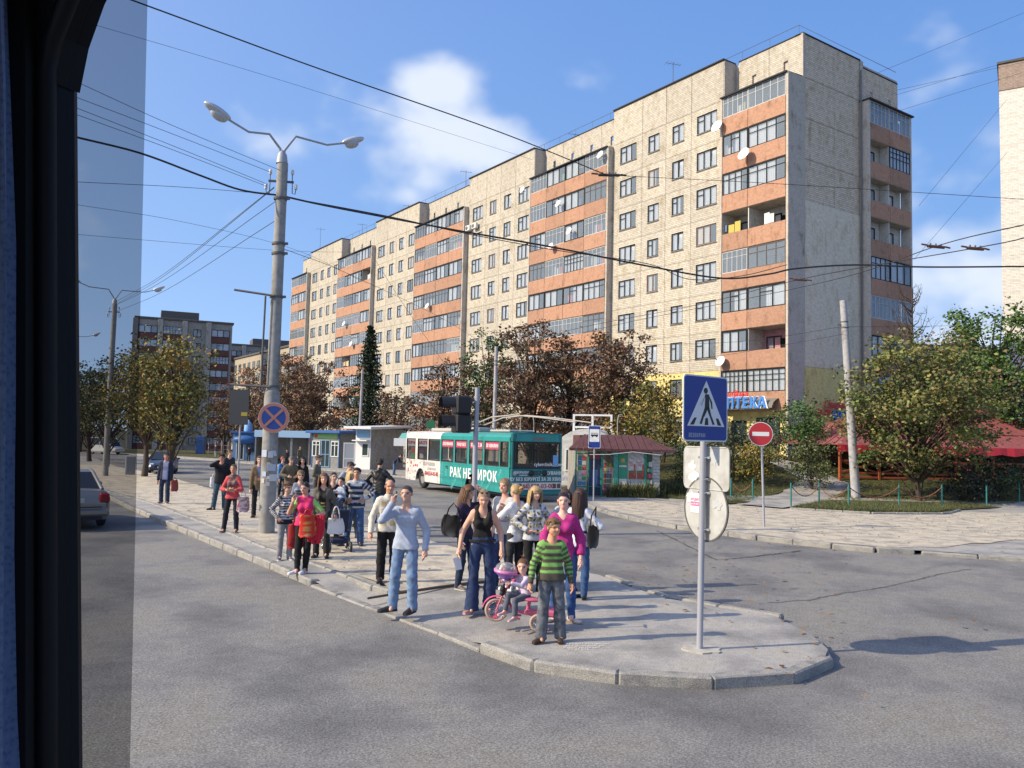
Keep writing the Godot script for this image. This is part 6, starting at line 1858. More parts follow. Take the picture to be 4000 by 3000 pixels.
func make_wires():
	wire("thick black twisted cable sagging from the left to the big lamp post", [-10.43, 9.07, -17.00, -9.81, 8.97, -17.50, -8.74, 8.96, -18.50, -7.64, 8.72, -19.30, -6.83, 8.56, -19.90, -5.96, 8.56, -20.30], 0.026)
	wire("thick black twisted cable sagging from the big lamp post across the apartment block", [-5.96, 8.56, -20.30, -4.92, 8.42, -20.60, -3.19, 8.22, -21.00, -1.39, 8.00, -21.30, 1.09, 7.74, -21.80, 3.67, 7.38, -22.20, 5.81, 7.17, -22.60, 7.17, 7.36, -22.80, 8.02, 7.58, -23.00, 9.82, 7.77, -23.20, 11.92, 7.80, -23.40, 15.27, 7.98, -23.80], 0.026)
	wire("second black cable dipping in front of the near balconies", [-5.96, 8.54, -20.30, -3.34, 8.52, -22.00, -1.57, 8.64, -24.00, 1.30, 8.65, -26.00, 4.62, 8.71, -28.00, 6.07, 8.20, -28.00, 8.12, 8.56, -29.00, 10.12, 9.23, -30.00], 0.014)
	wire("dark wire crossing the open sky down to a black strain clamp", [-6.21, 9.34, -12.40, -5.15, 9.45, -13.70, -3.68, 9.42, -15.00, -0.40, 9.45, -18.00, 2.24, 9.18, -20.00], 0.013)
	wire("thin level wire running right from the black strain clamp", [2.24, 9.18, -20.00, 6.74, 9.05, -20.00, 12.86, 8.80, -20.00], 0.007)
	wire("very thin wire high over the big lamp post", [-6.83, 8.79, -12.00, -5.85, 9.42, -14.50, -4.15, 9.82, -17.00, 0.42, 10.22, -22.00], 0.0035)
	var lw := [[-8.74, 9.27, -15.00, -7.59, 9.25, -17.50, -5.88, 9.16, -20.30], [-8.76, 8.95, -15.00, -7.58, 9.06, -17.50, -6.20, 9.14, -20.30], [-8.75, 8.75, -15.00, -7.57, 8.80, -17.50, -6.3, 8.84, -20.30], [-8.74, 8.61, -15.00, -7.57, 8.71, -17.50, -6.3, 8.78, -20.30]]
	for i in 4: tag(wire("one of four thin parallel wires reaching the lamp post insulators", lw[i], 0.006), "", "", "four parallel lamp wires")
	wire("thin nearly level wire meeting the lamp post below its insulators", [-8.91, 7.48, -16.00, -7.63, 8.17, -18.50, -5.96, 8.57, -20.30], 0.006)
	wire("thin sloping wire behind the lamp post to the far roof", [-10.00, 7.59, -18.00, -9.03, 8.25, -22.00, -7.32, 8.68, -27.00, -6.2, 8.9, -34.0], 0.005)
	wire("thin wire crossing behind the lamp post shaft", [-11.06, 7.38, -20.00, -8.10, 8.66, -27.00, -6.47, 9.77, -32.00], 0.005)
	var dg := [[-23.0, 9.9, -46.9, -6.13, 8.77, -20.30], [-22.9, 9.8, -46.9, -6.13, 8.75, -20.30], [-23.2, 9.6, -46.9, -5.97, 8.49, -20.30], [-23.0, 9.3, -46.9, -5.95, 7.99, -20.30]]
	for i in 4: tag(wire("one of four slanting wires strung between the two nearer lamp posts", [dg[i][0], dg[i][1], dg[i][2], (dg[i][0] + dg[i][3]) * 0.5, (dg[i][1] + dg[i][4]) * 0.5 - 0.3, (dg[i][2] + dg[i][5]) * 0.5, dg[i][3], dg[i][4], dg[i][5]], 0.009), "", "", "wires between the lamp posts")
	wire("upper trolley wire sweeping up to the right past the end wall", [8.99, 6.53, -14.00, 10.01, 7.35, -19.00, 10.71, 8.01, -26.00, 9.52, 8.57, -34.00, 5.55, 8.80, -44.00, -1.0, 8.2, -55.00], 0.012)
	wire("lower trolley wire sweeping up to the right past the end wall", [8.99, 6.30, -14.00, 10.31, 7.06, -18.00, 9.22, 7.89, -26.00, 7.58, 8.29, -34.00, 2.30, 8.22, -44.00, -1.0, 7.6, -55.00], 0.012)
	wire("span wire from the lamp post with a small turnbuckle", [-5.83, 7.20, -20.30, -5.63, 8.06, -28.00, -3.70, 8.95, -45.00, -1.12, 8.3, -55.0], 0.008)
	wire("pull-off wire slanting down behind the traffic light", [-8.07, 12.70, -45.00, -5.25, 8.73, -40.00, -3.06, 5.79, -38.00], 0.010)
	wire("upper thin wire tied to the leaning concrete pole", [15.87, 8.28, -39.00, 11.49, 7.68, -41.00, 5.18, 7.74, -45.00, -1.12, 8.2, -55.0], 0.009)
	wire("lower thin wire tied to the leaning concrete pole", [15.87, 7.90, -39.00, 10.82, 7.06, -42.00, 5.84, 6.63, -46.00, -1.12, 7.2, -55.0], 0.009)
	wire("thin wire from the leaning pole to the right behind the trees", [15.87, 8.26, -39.00, 22.63, 9.26, -45.00, 35.21, 11.07, -55.00], 0.009)
	var sk := [[27.04, 31.2, -62.00, 45.32, 41.48, -70.00], [29.41, 30.26, -62.00, 45.24, 36.84, -70.00], [29.41, 29.89, -62.00, 45.25, 37.34, -70.00], [29.54, 28.60, -62.00, 45.22, 36.00, -70.00], [31.09, 21.13, -62.00, 42.93, 33.22, -70.00], [30.70, 16.96, -62.00, 42.86, 28.44, -70.00]]
	for q in sk: tag(wire("thin aerial wire strung from the cream block towards the white tower", q, 0.012, "aerial_wire", 2), "", "", "wires between the blocks")
	for q in [[2.3, 9.18, -20.0, 0.0, 0.55, "black strain clamp on the high wire before the facade"], [9.92, 7.31, -19.0, 0.25, 0.5, "rusty wire hanger on the upper trolley wire"], [10.28, 7.04, -18.0, 0.2, 0.45, "rusty wire hanger at the sharp rise of the lower trolley wire"], [9.2, 7.86, -26.0, 0.2, 0.5, "small rusty hanger before the end wall"]]:
		var cl := thing("wire_clamp", q[5], "clamp", Vector3(q[0], q[1], q[2]), q[3])
		var mb := MB.new()
		mb.cbox(Vector3(0, 0, 0), Vector3(q[4], .07, .06), .02); mb.cyl(Vector3(-q[4] * .5, .02, 0), Vector3(-q[4] * .8, .03, 0), .02); mb.cyl(Vector3(q[4] * .5, .02, 0), Vector3(q[4] * .8, .0, 0), .02)
		part(cl, "body", mb.mesh(), mat("clamp_rust", Color(0.13, 0.06, 0.035), 0.7) if q[3] > 0 else mat("cable", Color()))
		var bt := MB.new()
		for i in 3: bt.cyl(Vector3((i - 1) * q[4] * .3, .03, 0), Vector3((i - 1) * q[4] * .3, .075, 0), .018, -1, 6)
		part(cl, "bolts", bt.mesh(), mat("iron", Color()))
# ---------------------------------------------------------------- people
func nets(prims: Array, cell: float, shade: Callable, mb: MB, folds := .0):
	if prims.is_empty(): return
	var lo := Vector3.ONE * 1e9; var hi := -lo
	for q in prims:
		var r: float = maxf(q[2], q[3]) + cell * 2
		lo = lo.min((q[0] as Vector3).min(q[1]) - Vector3.ONE * r); hi = hi.max((q[0] as Vector3).max(q[1]) + Vector3.ONE * r)
	var nx := int((hi.x - lo.x) / cell) + 2; var ny := int((hi.y - lo.y) / cell) + 2; var nz := int((hi.z - lo.z) / cell) + 2
	var g := PackedFloat32Array()
	g.resize(nx * ny * nz)
	g.fill(1.0)
	var sxy := nx * ny
	for q in prims:
		var a: Vector3 = q[0]; var b: Vector3 = q[1]
		var ra: float = q[2]; var rb: float = q[3]; var k: float = q[4]; var sz: float = 1.0 / float(q[5])
		var m := maxf(ra, rb) * maxf(1.0, 1.0) + k + cell * 1.5
		var l := ((a.min(b) - Vector3.ONE * m - lo) / cell).floor(); var u := ((a.max(b) + Vector3.ONE * m - lo) / cell).ceil()
		var x0 := maxi(0, int(l.x)); var y0 := maxi(0, int(l.y)); var z0 := maxi(0, int(l.z))
		var x1 := mini(nx, int(u.x) + 1); var y1 := mini(ny, int(u.y) + 1); var z1 := mini(nz, int(u.z) + 1)
		var ab := b - a
		ab.z *= sz
		var il := 1.0 / maxf(ab.length_squared(), 1e-9)
		var cut = q[6]
		var cn := Vector3.ZERO; var cd := .0
		if cut != null: cn = cut; cd = q[7]
		for z in range(z0, z1):
			for y in range(y0, y1):
				var at := z * sxy + y * nx + x0
				for x in range(x0, x1):
					var p := lo + Vector3(x, y, z) * cell
					var pa := p - a
					pa.z *= sz
					var t := clampf(pa.dot(ab) * il, .0, 1.0)
					var d := (pa - ab * t).length() - ra - (rb - ra) * t
					if cut != null: d = maxf(d, cn.dot(p) - cd)
					var o := g[at]
					var e := absf(d - o)
					if e < k:
						e = (k - e) / k
						g[at] = minf(d, o) - e * e * k * .25
					elif d < o: g[at] = d
					at += 1
	var ids := PackedInt32Array()
	ids.resize(nx * ny * nz)
	ids.fill(-1)
	var st := mb.v.size()
	var lim := cell * 1.8
	var f := [.0, .0, .0, .0, .0, .0, .0, .0]
	for z in nz - 1:
		for y in ny - 1:
			var row := z * sxy + y * nx
			for x in nx - 1:
				var i := row + x
				var f0 := g[i]
				if absf(f0) > lim: continue
				var f1 := g[i + 1]; var f2 := g[i + nx]; var f3 := g[i + nx + 1]
				var f4 := g[i + sxy]; var f5 := g[i + sxy + 1]; var f6 := g[i + sxy + nx]; var f7 := g[i + sxy + nx + 1]
				var s := int(f0 < 0) + int(f1 < 0) + int(f2 < 0) + int(f3 < 0) + int(f4 < 0) + int(f5 < 0) + int(f6 < 0) + int(f7 < 0)
				if s == 0 or s == 8: continue
				var c := Vector3.ZERO
				var n := 0
				if (f0 < 0) != (f1 < 0): c += Vector3(f0 / (f0 - f1), 0, 0); n += 1
				if (f2 < 0) != (f3 < 0): c += Vector3(f2 / (f2 - f3), 1, 0); n += 1
				if (f4 < 0) != (f5 < 0): c += Vector3(f4 / (f4 - f5), 0, 1); n += 1
				if (f6 < 0) != (f7 < 0): c += Vector3(f6 / (f6 - f7), 1, 1); n += 1
				if (f0 < 0) != (f2 < 0): c += Vector3(0, f0 / (f0 - f2), 0); n += 1
				if (f1 < 0) != (f3 < 0): c += Vector3(1, f1 / (f1 - f3), 0); n += 1
				if (f4 < 0) != (f6 < 0): c += Vector3(0, f4 / (f4 - f6), 1); n += 1
				if (f5 < 0) != (f7 < 0): c += Vector3(1, f5 / (f5 - f7), 1); n += 1
				if (f0 < 0) != (f4 < 0): c += Vector3(0, 0, f0 / (f0 - f4)); n += 1
				if (f1 < 0) != (f5 < 0): c += Vector3(1, 0, f1 / (f1 - f5)); n += 1
				if (f2 < 0) != (f6 < 0): c += Vector3(0, 1, f2 / (f2 - f6)); n += 1
				if (f3 < 0) != (f7 < 0): c += Vector3(1, 1, f3 / (f3 - f7)); n += 1
				var gr := Vector3(f1 + f3 + f5 + f7 - f0 - f2 - f4 - f6, f2 + f3 + f6 + f7 - f0 - f1 - f4 - f5, f4 + f5 + f6 + f7 - f0 - f1 - f2 - f3).normalized()
				var p := lo + (Vector3(x, y, z) + c / n) * cell
				if folds > 0:
					var w := sin(p.y * 52 + 3.0 * sin(p.x * 21) + 2.5 * sin(p.z * 27 + p.y * 9)) * sin(p.y * 19 + p.x * 33 + 1.3) + .6 * sin(p.x * 61 + p.y * 37 - p.z * 43)
					p += gr * folds * w
					gr = (gr + Vector3(.0, cos(p.y * 52 + 3.0 * sin(p.x * 21) + 2.5 * sin(p.z * 27 + p.y * 9)), 0) * folds * -28.0).normalized()
				mb.col = shade.call(p, gr)
				ids[i] = mb.vert(p, gr)
	for z in range(1, nz - 1):
		for y in range(1, ny - 1):
			var row := z * sxy + y * nx
			for x in range(1, nx - 1):
				var i := row + x
				var id := ids[i]
				if id < 0: continue
				var neg := g[i] < 0
				if neg != (g[i + 1] < 0): _nq(mb, id, ids[i - nx], ids[i - nx - sxy], ids[i - sxy])
				if neg != (g[i + nx] < 0): _nq(mb, id, ids[i - 1], ids[i - 1 - sxy], ids[i - sxy])
				if neg != (g[i + sxy] < 0): _nq(mb, id, ids[i - 1], ids[i - 1 - nx], ids[i - nx])
func _nq(mb: MB, a: int, b: int, c: int, d: int):
	if b < 0 or c < 0 or d < 0: return
	mb.ix.append_array(PackedInt32Array([a, b, c, a, c, d]))
func bend_joint(a: Vector3, b: Vector3, l1: float, l2: float, hint: Vector3) -> Vector3:
	var ab := b - a
	var d := clampf(ab.length(), absf(l1 - l2) + .001, l1 + l2 - .001)
	var u := ab.normalized()
	var x := (l1 * l1 - l2 * l2 + d * d) / (2 * d)
	var h := sqrt(maxf(0, l1 * l1 - x * x))
	var side := (hint - u * hint.dot(u)).normalized()
	return a + u * x + side * h
const SKIN := Color(.58, .34, .245)
func head_shape(mb: MB, x: Transform3D, hh: float, o: Dictionary, hair: MB):
	var skin: Color = o.get("skin", SKIN) * 1.0
	var hc: Color = o.get("hair", Color(0.06, 0.035, 0.02))
	var child: bool = o.get("child", false)
	var style: String = o.get("style", "short")
	var jaw := .225 if not child else .25
	var els := [[Vector3(0, .12, -.05), Vector3(.335, .38, .42)], [Vector3(0, -.14, .08), Vector3(jaw + .05, .33, .29)], [Vector3(0, -.33, .13), Vector3(jaw * .72, .165, .22)], [Vector3(0, -.07, .40), Vector3(.052, .10, .085)], [Vector3(0, .105, .25), Vector3(.24, .07, .13)], [Vector3(.14, -.1, .22), Vector3(.11, .10, .12)], [Vector3(-.14, -.1, .22), Vector3(.11, .10, .12)], [Vector3(0, -.245, .32), Vector3(.105, .045, .05)]]
	var nu := 30; var nv := 24
	var st := mb.v.size(); var hs := hair.v.size()
	var masks := []
	var thick: float = {"buzz": 0.012, "bald": 0.012, "slick": 0.022, "short": 0.055, "boy": 0.06, "long": 0.07, "bob": 0.085, "bun": 0.035, "pony": 0.03, "curly": 0.10, "top": 0.03}.get(style, 0.05)
	var rng := RandomNumberGenerator.new()
	rng.seed = int(o.get("seed", 1))
	for j in nv + 1:
		var ph := PI * j / nv
		for i in nu:
			var t := 2.0 * i / nu - 1.0
			var az := PI * signf(t) * pow(absf(t), 1.35)
			var d := Vector3(sin(ph) * sin(az), cos(ph), sin(ph) * cos(az))
			var r := .1
			for e in els:
				var s: Vector3 = e[1]
				var oc: Vector3 = -e[0] / s; var dd := d / s
				var A := dd.dot(dd); var B := oc.dot(dd); var C := oc.dot(oc) - 1
				var q := B * B - A * C
				if q <= 0: continue
				var tt := (-B + sqrt(q)) / A
				var df := absf(tt - r); var kk := .05
				r = maxf(r, tt) + (pow((kk - df) / kk, 2) * kk * .25 if df < kk else .0)
			var p := d * r
			for sx in [-1.0, 1.0]:
				var ex: float = (p.x - sx * .15) / .085; var ey := (p.y - .02) / .055
				if p.z > 0: r -= .018 * exp(-(ex * ex + ey * ey))
			p = d * r
			var c := skin
			if cos(az) > .3 and absf(ph - 1.6) < .85:
				var lx := p.x / .115; var ly := (p.y + .245) / .032
				if lx * lx + ly * ly < 1: c = c.lerp(Color(0.42, 0.12, 0.11), 0.7 if o.get("lips", false) else 0.45)
				var bx := (absf(p.x) - .15) / .10; var by := (p.y - .115 + .03 * bx * bx) / .022
				if bx * bx + by * by < 1.1: c = c.lerp(hc, .7)
				var ex := (absf(p.x) - .15) / .062; var ey := (p.y - .015) / .030
				if ex * ex + ey * ey < 1.1:
					c = Color(.45, .40, .37)
					if absf(absf(p.x) - .15) < .032: c = Color(.035, .03, .03)
				mb.col = c
			mb.vert(x * (p * hh), (x.basis * (d / els[0][1] * .33)).normalized())
			var hl := -.34
			if p.z > .30: hl = .27
			elif p.z > .02: hl = lerpf(.0, .27, (p.z - .02) / .28)
			elif p.z > -.12: hl = lerpf(-.18, .0, (p.z + .12) / .14)
			if style in ["long", "bob"]: hl -= 0.05
			if style == "bob" and p.z < 0.1: hl = -0.42
			if style == "boy": hl -= 0.03
			var on_ := p.y > hl
			if style == "bald" and p.y > 0.24 - 0.2 * maxf(0.0, -p.z) and p.z > -0.35: on_ = false
			masks.append(on_)
			hair.col = hc * rng.randf_range(.72, 1.25)
			var rr := r + (thick * (1.0 + (0.25 if style in ["short", "boy", "curly", "bob"] else 0.08) * sin(az * 17 + ph * 9) + rng.randf_range(-0.2, 0.2)) if on_ else -0.03)
			if style == "boy" and on_ and p.z > 0.1: rr += 0.03
			hair.vert(x * (d * rr * hh), (x.basis * (d + Vector3(sin(az * 17) * .12, 0, 0))).normalized())
	for j in nv:
		for i in nu:
			var a := j * nu + i; var b := j * nu + (i + 1) % nu
			mb.ix.append_array(PackedInt32Array([st + a, st + b, st + a + nu, st + b, st + b + nu, st + a + nu]))
			if masks[a] or masks[b] or masks[a + nu] or masks[b + nu]:
				hair.ix.append_array(PackedInt32Array([hs + a, hs + b, hs + a + nu, hs + b, hs + b + nu, hs + a + nu]))
	for i in range(st, mb.v.size()): mb.n[i] = Vector3.ZERO
	for k in range(mb.ix.size() - nu * nv * 6, mb.ix.size(), 3):
		var p0 := mb.v[mb.ix[k]]
		var nn := (mb.v[mb.ix[k + 2]] - p0).cross(mb.v[mb.ix[k + 1]] - p0)
		for e in 3: mb.n[mb.ix[k + e]] += nn
	for i in range(st, mb.v.size()):
		mb.n[i] = mb.n[i].normalized()
		if mb.n[i].dot(mb.v[i] - x.origin) < 0: mb.n[i] = -mb.n[i]
	mb.col = skin
	for sx in [-1.0, 1.0]: mb.ell(x * (Vector3(sx * .345, -.01, -.03) * hh), Vector3(.045, .115, .075) * hh, x.basis, 7, 5)
	var lock := func(az: float, y0: float, length: float, out_: float, rad: float, fwd := .0):
		var root := Vector3(sin(az) * .33, y0, cos(az) * .40 - .05)
		var pts := []; var rads := []
		for k in 7:
			var t := k / 6.0
			var q := root + Vector3(sin(az), 0, cos(az)) * (.08 + out_ * sin(t * 2.4)) + Vector3(0, -length * t, fwd * t * t)
			q += Vector3(rng.randf_range(-.02, .02), 0, rng.randf_range(-.02, .02)) * t
			pts.append(x * (q * hh)); rads.append(rad * hh * (1.0 - .65 * t * t))
		hair.col = hc * rng.randf_range(.7, 1.3)
		hair.tube(pts, rads, 5, true, .7)
	var ln: float = o.get("length", 1.15)
	if style == "long":
		for k in 46:
			var az := lerpf(1.25, TAU - 1.25, (k + rng.randf()) / 46.0)
			lock.call(az, .18 + rng.randf_range(-.1, .12), ln * rng.randf_range(.8, 1.05), .10, .10, -.04)
		if o.get("bangs", false):
			for k in 9: lock.call(lerpf(-.6, .6, k / 8.0), .40, .17, .03, .07, .02)
	elif style == "bun":
		for k in 14:
			var a := rng.randf() * TAU
			hair.col = hc * rng.randf_range(.8, 1.3)
			hair.tube([x * (Vector3(.06 * cos(a), .22 + .08 * sin(a), -.48) * hh), x * (Vector3(.16 * cos(a + .8), .2 + .15 * sin(a + .8), -.58) * hh), x * (Vector3(.1 * cos(a + 2), .2 + .1 * sin(a + 2), -.66) * hh)], [.05 * hh, .075 * hh, .03 * hh], 5)
	elif style == "pony":
		for k in 12:
			hair.col = hc * rng.randf_range(.8, 1.2)
			var w := Vector3(rng.randf_range(-.06, .06), 0, rng.randf_range(-.04, .04))
			hair.tube([x * (Vector3(0, .18, -.46) * hh), x * ((Vector3(0, .1, -.62) + w) * hh), x * ((Vector3(0, -.5, -.62) + w * 1.6) * hh)], [.04 * hh, .06 * hh, .015 * hh], 5)
	elif style == "top":
		for k in 9:
			hair.col = hc * rng.randf_range(.8, 1.2)
			var a := rng.randf() * TAU
			hair.tube([x * (Vector3(0, .48, -.05) * hh), x * (Vector3(.05 * cos(a), .62, -.05 + .05 * sin(a)) * hh), x * (Vector3(.15 * cos(a), .72, -.05 + .15 * sin(a)) * hh)], [.04 * hh, .03 * hh, .008 * hh], 5)
	elif style == "boy" or style == "short":
		for k in 26:
			var az := rng.randf() * TAU
			var front := cos(az) > .35
			lock.call(az, (.44 if front else .30) + rng.randf_range(-.04, .08), .10 if front else .17, .0, .05, .0)
func hand_shape(mb: MB, w: Vector3, dirv: Vector3, palm: Vector3, s: float, curl: float, skin: Color, left: bool):
	var d := dirv.normalized()
	var pn := (palm - d * palm.dot(d)).normalized()
	var sd := d.cross(pn) * (1.0 if left else -1.0)
	mb.col = skin
	mb.tube([w - d * .02 * s, w + d * .02 * s, w + d * .06 * s, w + d * .085 * s], [.026 * s, .034 * s, .040 * s, .036 * s], 8, true, .42, sd)
	for i in 4:
		var off := (i - 1.5) * .0185 * s
		var ln: float = [.068, .078, .073, .058][i] * s
		var b := w + d * (.082 - absf(i - 1.3) * .004) * s + sd * off
		var c1 := d.rotated(sd.normalized(), (-1.0 if left else 1.0) * curl * .6)
		if c1.dot(pn) < 0 and curl > 0: c1 = d.rotated(sd.normalized(), (1.0 if left else -1.0) * curl * .6)
		var c2 := (c1 * (1.0 - .5 * curl) + pn * curl * .9).normalized()
		var m := b + c1 * ln * .5
		mb.tube([b - c1 * .01 * s, m, m + c2 * ln * .5], [.0098 * s, .0088 * s, .0066 * s], 6)
	var tb := w + d * .03 * s - sd * .03 * s
	var td := (d * .75 - sd * .55 + pn * .35).normalized()
	mb.tube([tb, tb + td * .034 * s, tb + (td * .034 + (td + d * .8).normalized() * .028) * s], [.0125 * s, .0105 * s, .0075 * s], 6)
func shoe_shape(mb: MB, heel: Vector3, yaw: float, s: float, kind: String, col: Color, sole: Color, h0 := .0):
	var b := Basis(Vector3.UP, yaw) * Basis(Vector3.RIGHT, .0)
	var L := .27 * s
	var prof := [[-.24, .55, .75], [-.22, .78, 1.0], [-.10, .86, 1.0], [.10, .86, .92], [.30, .92, .68], [.52, 1.0, .50], [.70, .90, .40], [.79, .55, .30]]
	if kind in ["flat", "flipflop"]: prof = [[-0.24, 0.55, 0.55], [-0.22, 0.75, 0.75], [-0.10, 0.8, 0.6], [0.10, 0.75, 0.35], [0.30, 0.85, 0.32], [0.52, 0.95, 0.36], [0.70, 0.8, 0.34], [0.79, 0.4, 0.25]]
	var hgt := .085 * s; var hw := .046 * s
	var rings := []
	for q in prof:
		var ring := []
		for k in 10:
			var a := PI * k / 9.0
			ring.append(heel + b * Vector3(cos(a) * hw * q[1], h0 + .018 * s + pow(sin(a), .8) * hgt * q[2], q[0] * L))
		rings.append(ring)
	mb.col = col
	for i in rings.size() - 1:
		for k in 9:
			mb.quad(rings[i][k], rings[i][k + 1], rings[i + 1][k + 1], rings[i + 1][k])
	for e in [0, rings.size() - 1]:
		for k in range(1, 8): mb.tri(rings[e][0], rings[e][k], rings[e][k + 1])
	mb.col = sole
	for i in prof.size() - 1:
		var p: Array = prof[i]; var q: Array = prof[i + 1]
		for sx in [-1.0, 1.0]:
			mb.quad(heel + b * Vector3(sx * hw * p[1] * 1.04, h0, p[0] * L), heel + b * Vector3(sx * hw * q[1] * 1.04, h0, q[0] * L), heel + b * Vector3(sx * hw * q[1] * 1.04, h0 + .022 * s, q[0] * L), heel + b * Vector3(sx * hw * p[1] * 1.04, h0 + .022 * s, p[0] * L))
		mb.quad(heel + b * Vector3(-hw * p[1], h0 + .021 * s, p[0] * L), heel + b * Vector3(hw * p[1], h0 + .021 * s, p[0] * L), heel + b * Vector3(hw * q[1], h0 + .021 * s, q[0] * L), heel + b * Vector3(-hw * q[1], h0 + .021 * s, q[0] * L))
	for sx in [0]:
		mb.quad(heel + b * Vector3(-hw * .56, h0, -.24 * L), heel + b * Vector3(hw * .56, h0, -.24 * L), heel + b * Vector3(hw * .56, h0 + .022 * s, -.24 * L), heel + b * Vector3(-hw * .56, h0 + .022 * s, -.24 * L))
		mb.quad(heel + b * Vector3(-hw * .56, h0, .79 * L), heel + b * Vector3(hw * .56, h0, .79 * L), heel + b * Vector3(hw * .56, h0 + .022 * s, .79 * L), heel + b * Vector3(-hw * .56, h0 + .022 * s, .79 * L))
func solid(c: Color) -> Callable: return func(_p, _n, _r, _t): return c
func stripes(c1: Color, c2: Color, period: float, share := .5, arm_len := .55) -> Callable:
	return func(p: Vector3, _n, r, t):
		var y: float = p.y if r == 0 else t * arm_len + .013
		return c1 if fposmod(y / period, 1.0) < share else c2
func person(label: String, x: float, z: float, h: float, yaw: float, o: Dictionary) -> Node3D:
	var y0: float = rise(x, z) + o.get("dy", 0.118)
	var who := thing("person", label, "person", Vector3(x, y0, z), yaw, o.get("group", ""))
	var child: bool = o.get("child", false)
	var f: bool = o.get("f", false)
	var g: float = o.get("g", 1.0) * (0.79 if not child else 0.92)
	var cell: float = o.get("cell", 0.015)
	var skin: Color = o.get("skin", SKIN)
	var pelvis: Vector3 = o.get("pelvis", Vector3(0, 0.525, 0)) * h
	var lean: Vector3 = o.get("lean", Vector3(0, 0.29, 0)) * h  
	var spine := lean.normalized()
	var fwd := (Vector3(0, 0, 1) - spine * spine.z).normalized()
	var sidev := spine.cross(fwd)  
	var neck := pelvis + lean
	var hh: float = h * (0.132 if not child else o.get("head", 0.152))
	var shw := h * (.103 if not f else .088) * (.5 + .5 * g) * (.92 if child else 1.0)
	var W := {}
	for s in [1, -1]:
		var nm := "l" if s > 0 else "r"
		var sh: Vector3 = neck - spine * .030 * h + sidev * shw * .97 * s
		var wr: Vector3
		if o.has(nm + "w"): wr = o[nm + "w"] * h
		else: wr = sh + Vector3(.035 * s, -.335, .035) * h
		var reach := wr - sh
		if reach.length() > .338 * h: wr = sh + reach.normalized() * .338 * h
		var hint: Vector3 = o.get(nm + "e", Vector3(0.5 * s, -0.2, -1))
		W[nm] = [sh, bend_joint(sh, wr, .178 * h, .162 * h, hint), wr]
		var hip := pelvis + Vector3(.052 * s, -.015, 0) * h * (1.0 if not child else .95)
		var ft: Vector3 = o.get(nm + "f", Vector3(0.062 * s, 0, 0.012 * s)) * h
		var ank := ft + Vector3(0, .048 * h, 0)
		var lg: float = maxf(.2325 * h, .0)
		W[nm + "g"] = [hip, bend_joint(hip, ank, lg, lg, o.get(nm + "k", Vector3(0.15 * s, 0, 1))), ank, ft]
	var body := MB.new()
	var sz := .68
	var bd := [
		[pelvis + Vector3(-.032, .005, 0) * h * g, pelvis + Vector3(.032, .005, 0) * h * g, .072 * h * g, .072 * h * g, .05 * h, .82, null, .0],
		[pelvis + lean * .30 - sidev * .03 * h * g, pelvis + lean * .30 + sidev * .03 * h * g, (.062 if not f else .054) * h * g, (.062 if not f else .054) * h * g, .06 * h, .80, null, .0],
		[pelvis + lean * .68 - sidev * .042 * h * g, pelvis + lean * .68 + sidev * .042 * h * g, (.068 if not f else .060) * h * g, (.068 if not f else .060) * h * g, .06 * h, .76, null, .0],
		[neck - spine * .026 * h - sidev * shw * .72, neck - spine * .026 * h + sidev * shw * .72, .034 * h, .034 * h, .05 * h, .9, null, .0]]
	var hp: Vector3 = o.get("headoff", Vector3.ZERO) * h
	var hb := Basis(Vector3.UP, o.get("turn", 0.0)) * Basis(Vector3.RIGHT, o.get("nod", 0.0)) * Basis(Vector3.BACK, o.get("tilt", 0.0))
	var tilt_up := Quaternion(Vector3.UP, spine) if spine.y < .9 else Quaternion.IDENTITY
	var headc := neck + spine * .047 * h + Basis(tilt_up) * (hb * Vector3(0, .47 * hh, .12 * hh)) + hp
	bd.append([neck - spine * .02 * h, headc - Vector3(0, .15 * hh, .08 * hh), .036 * h * (.9 if f else 1.0), .031 * h * (.9 if f else 1.0), .03 * h, 1.0, null, .0])
	if f:
		for s in [-1, 1]: bd.append([pelvis + lean * .66 + sidev * .036 * h * s + fwd * .042 * h, pelvis + lean * .64 + sidev * .034 * h * s + fwd * .048 * h, .028 * h, .03 * h, .03 * h, 1.0, null, .0])
	for nm in ["l", "r"]:
		var a: Array = W[nm]
		bd.append([a[0], a[1], .030 * h * (.5 + .5 * g), .024 * h, .025 * h, 1.0, null, .0])
		bd.append([a[1], a[2], .0245 * h, .0155 * h, .012 * h, 1.0, null, .0])
		var b: Array = W[nm + "g"]
		bd.append([b[0], b[1], .054 * h * g, .034 * h, .03 * h, 1.0, null, .0])
		bd.append([b[1], b[1].lerp(b[2], .35) + Vector3(0, 0, -.006 * h), .033 * h, .034 * h, .01 * h, 1.0, null, .0])
		bd.append([b[1].lerp(b[2], .35) + Vector3(0, 0, -.006 * h), b[2], .034 * h, .021 * h, .01 * h, 1.0, null, .0])
		bd.append([b[2], b[3] + Vector3(0, .022, .05) * h, .021 * h, .016 * h, .01 * h, 1.0, null, .0])
	nets(bd, cell * 1.25, func(_p, _n): return skin, body)
	var hair := MB.new()
	head_shape(body, Transform3D(Basis(tilt_up) * hb, headc), hh, o, hair)
	for nm in ["l", "r"]:
		var a: Array = W[nm]
		var dv: Vector3 = o.get(nm + "hd", (a[2] - a[1]).normalized() + Vector3(0, -0.15, 0.05))
		hand_shape(body, a[2], dv, o.get(nm + "hp", Vector3(-1.0 if nm == "l" else 1.0, 0, 0.2)), h / 1.72, o.get(nm + "c", 0.45), skin, nm == "l")
	body.col = skin
	part(who, "body", body.mesh(true), vmat("skin", 0.6))
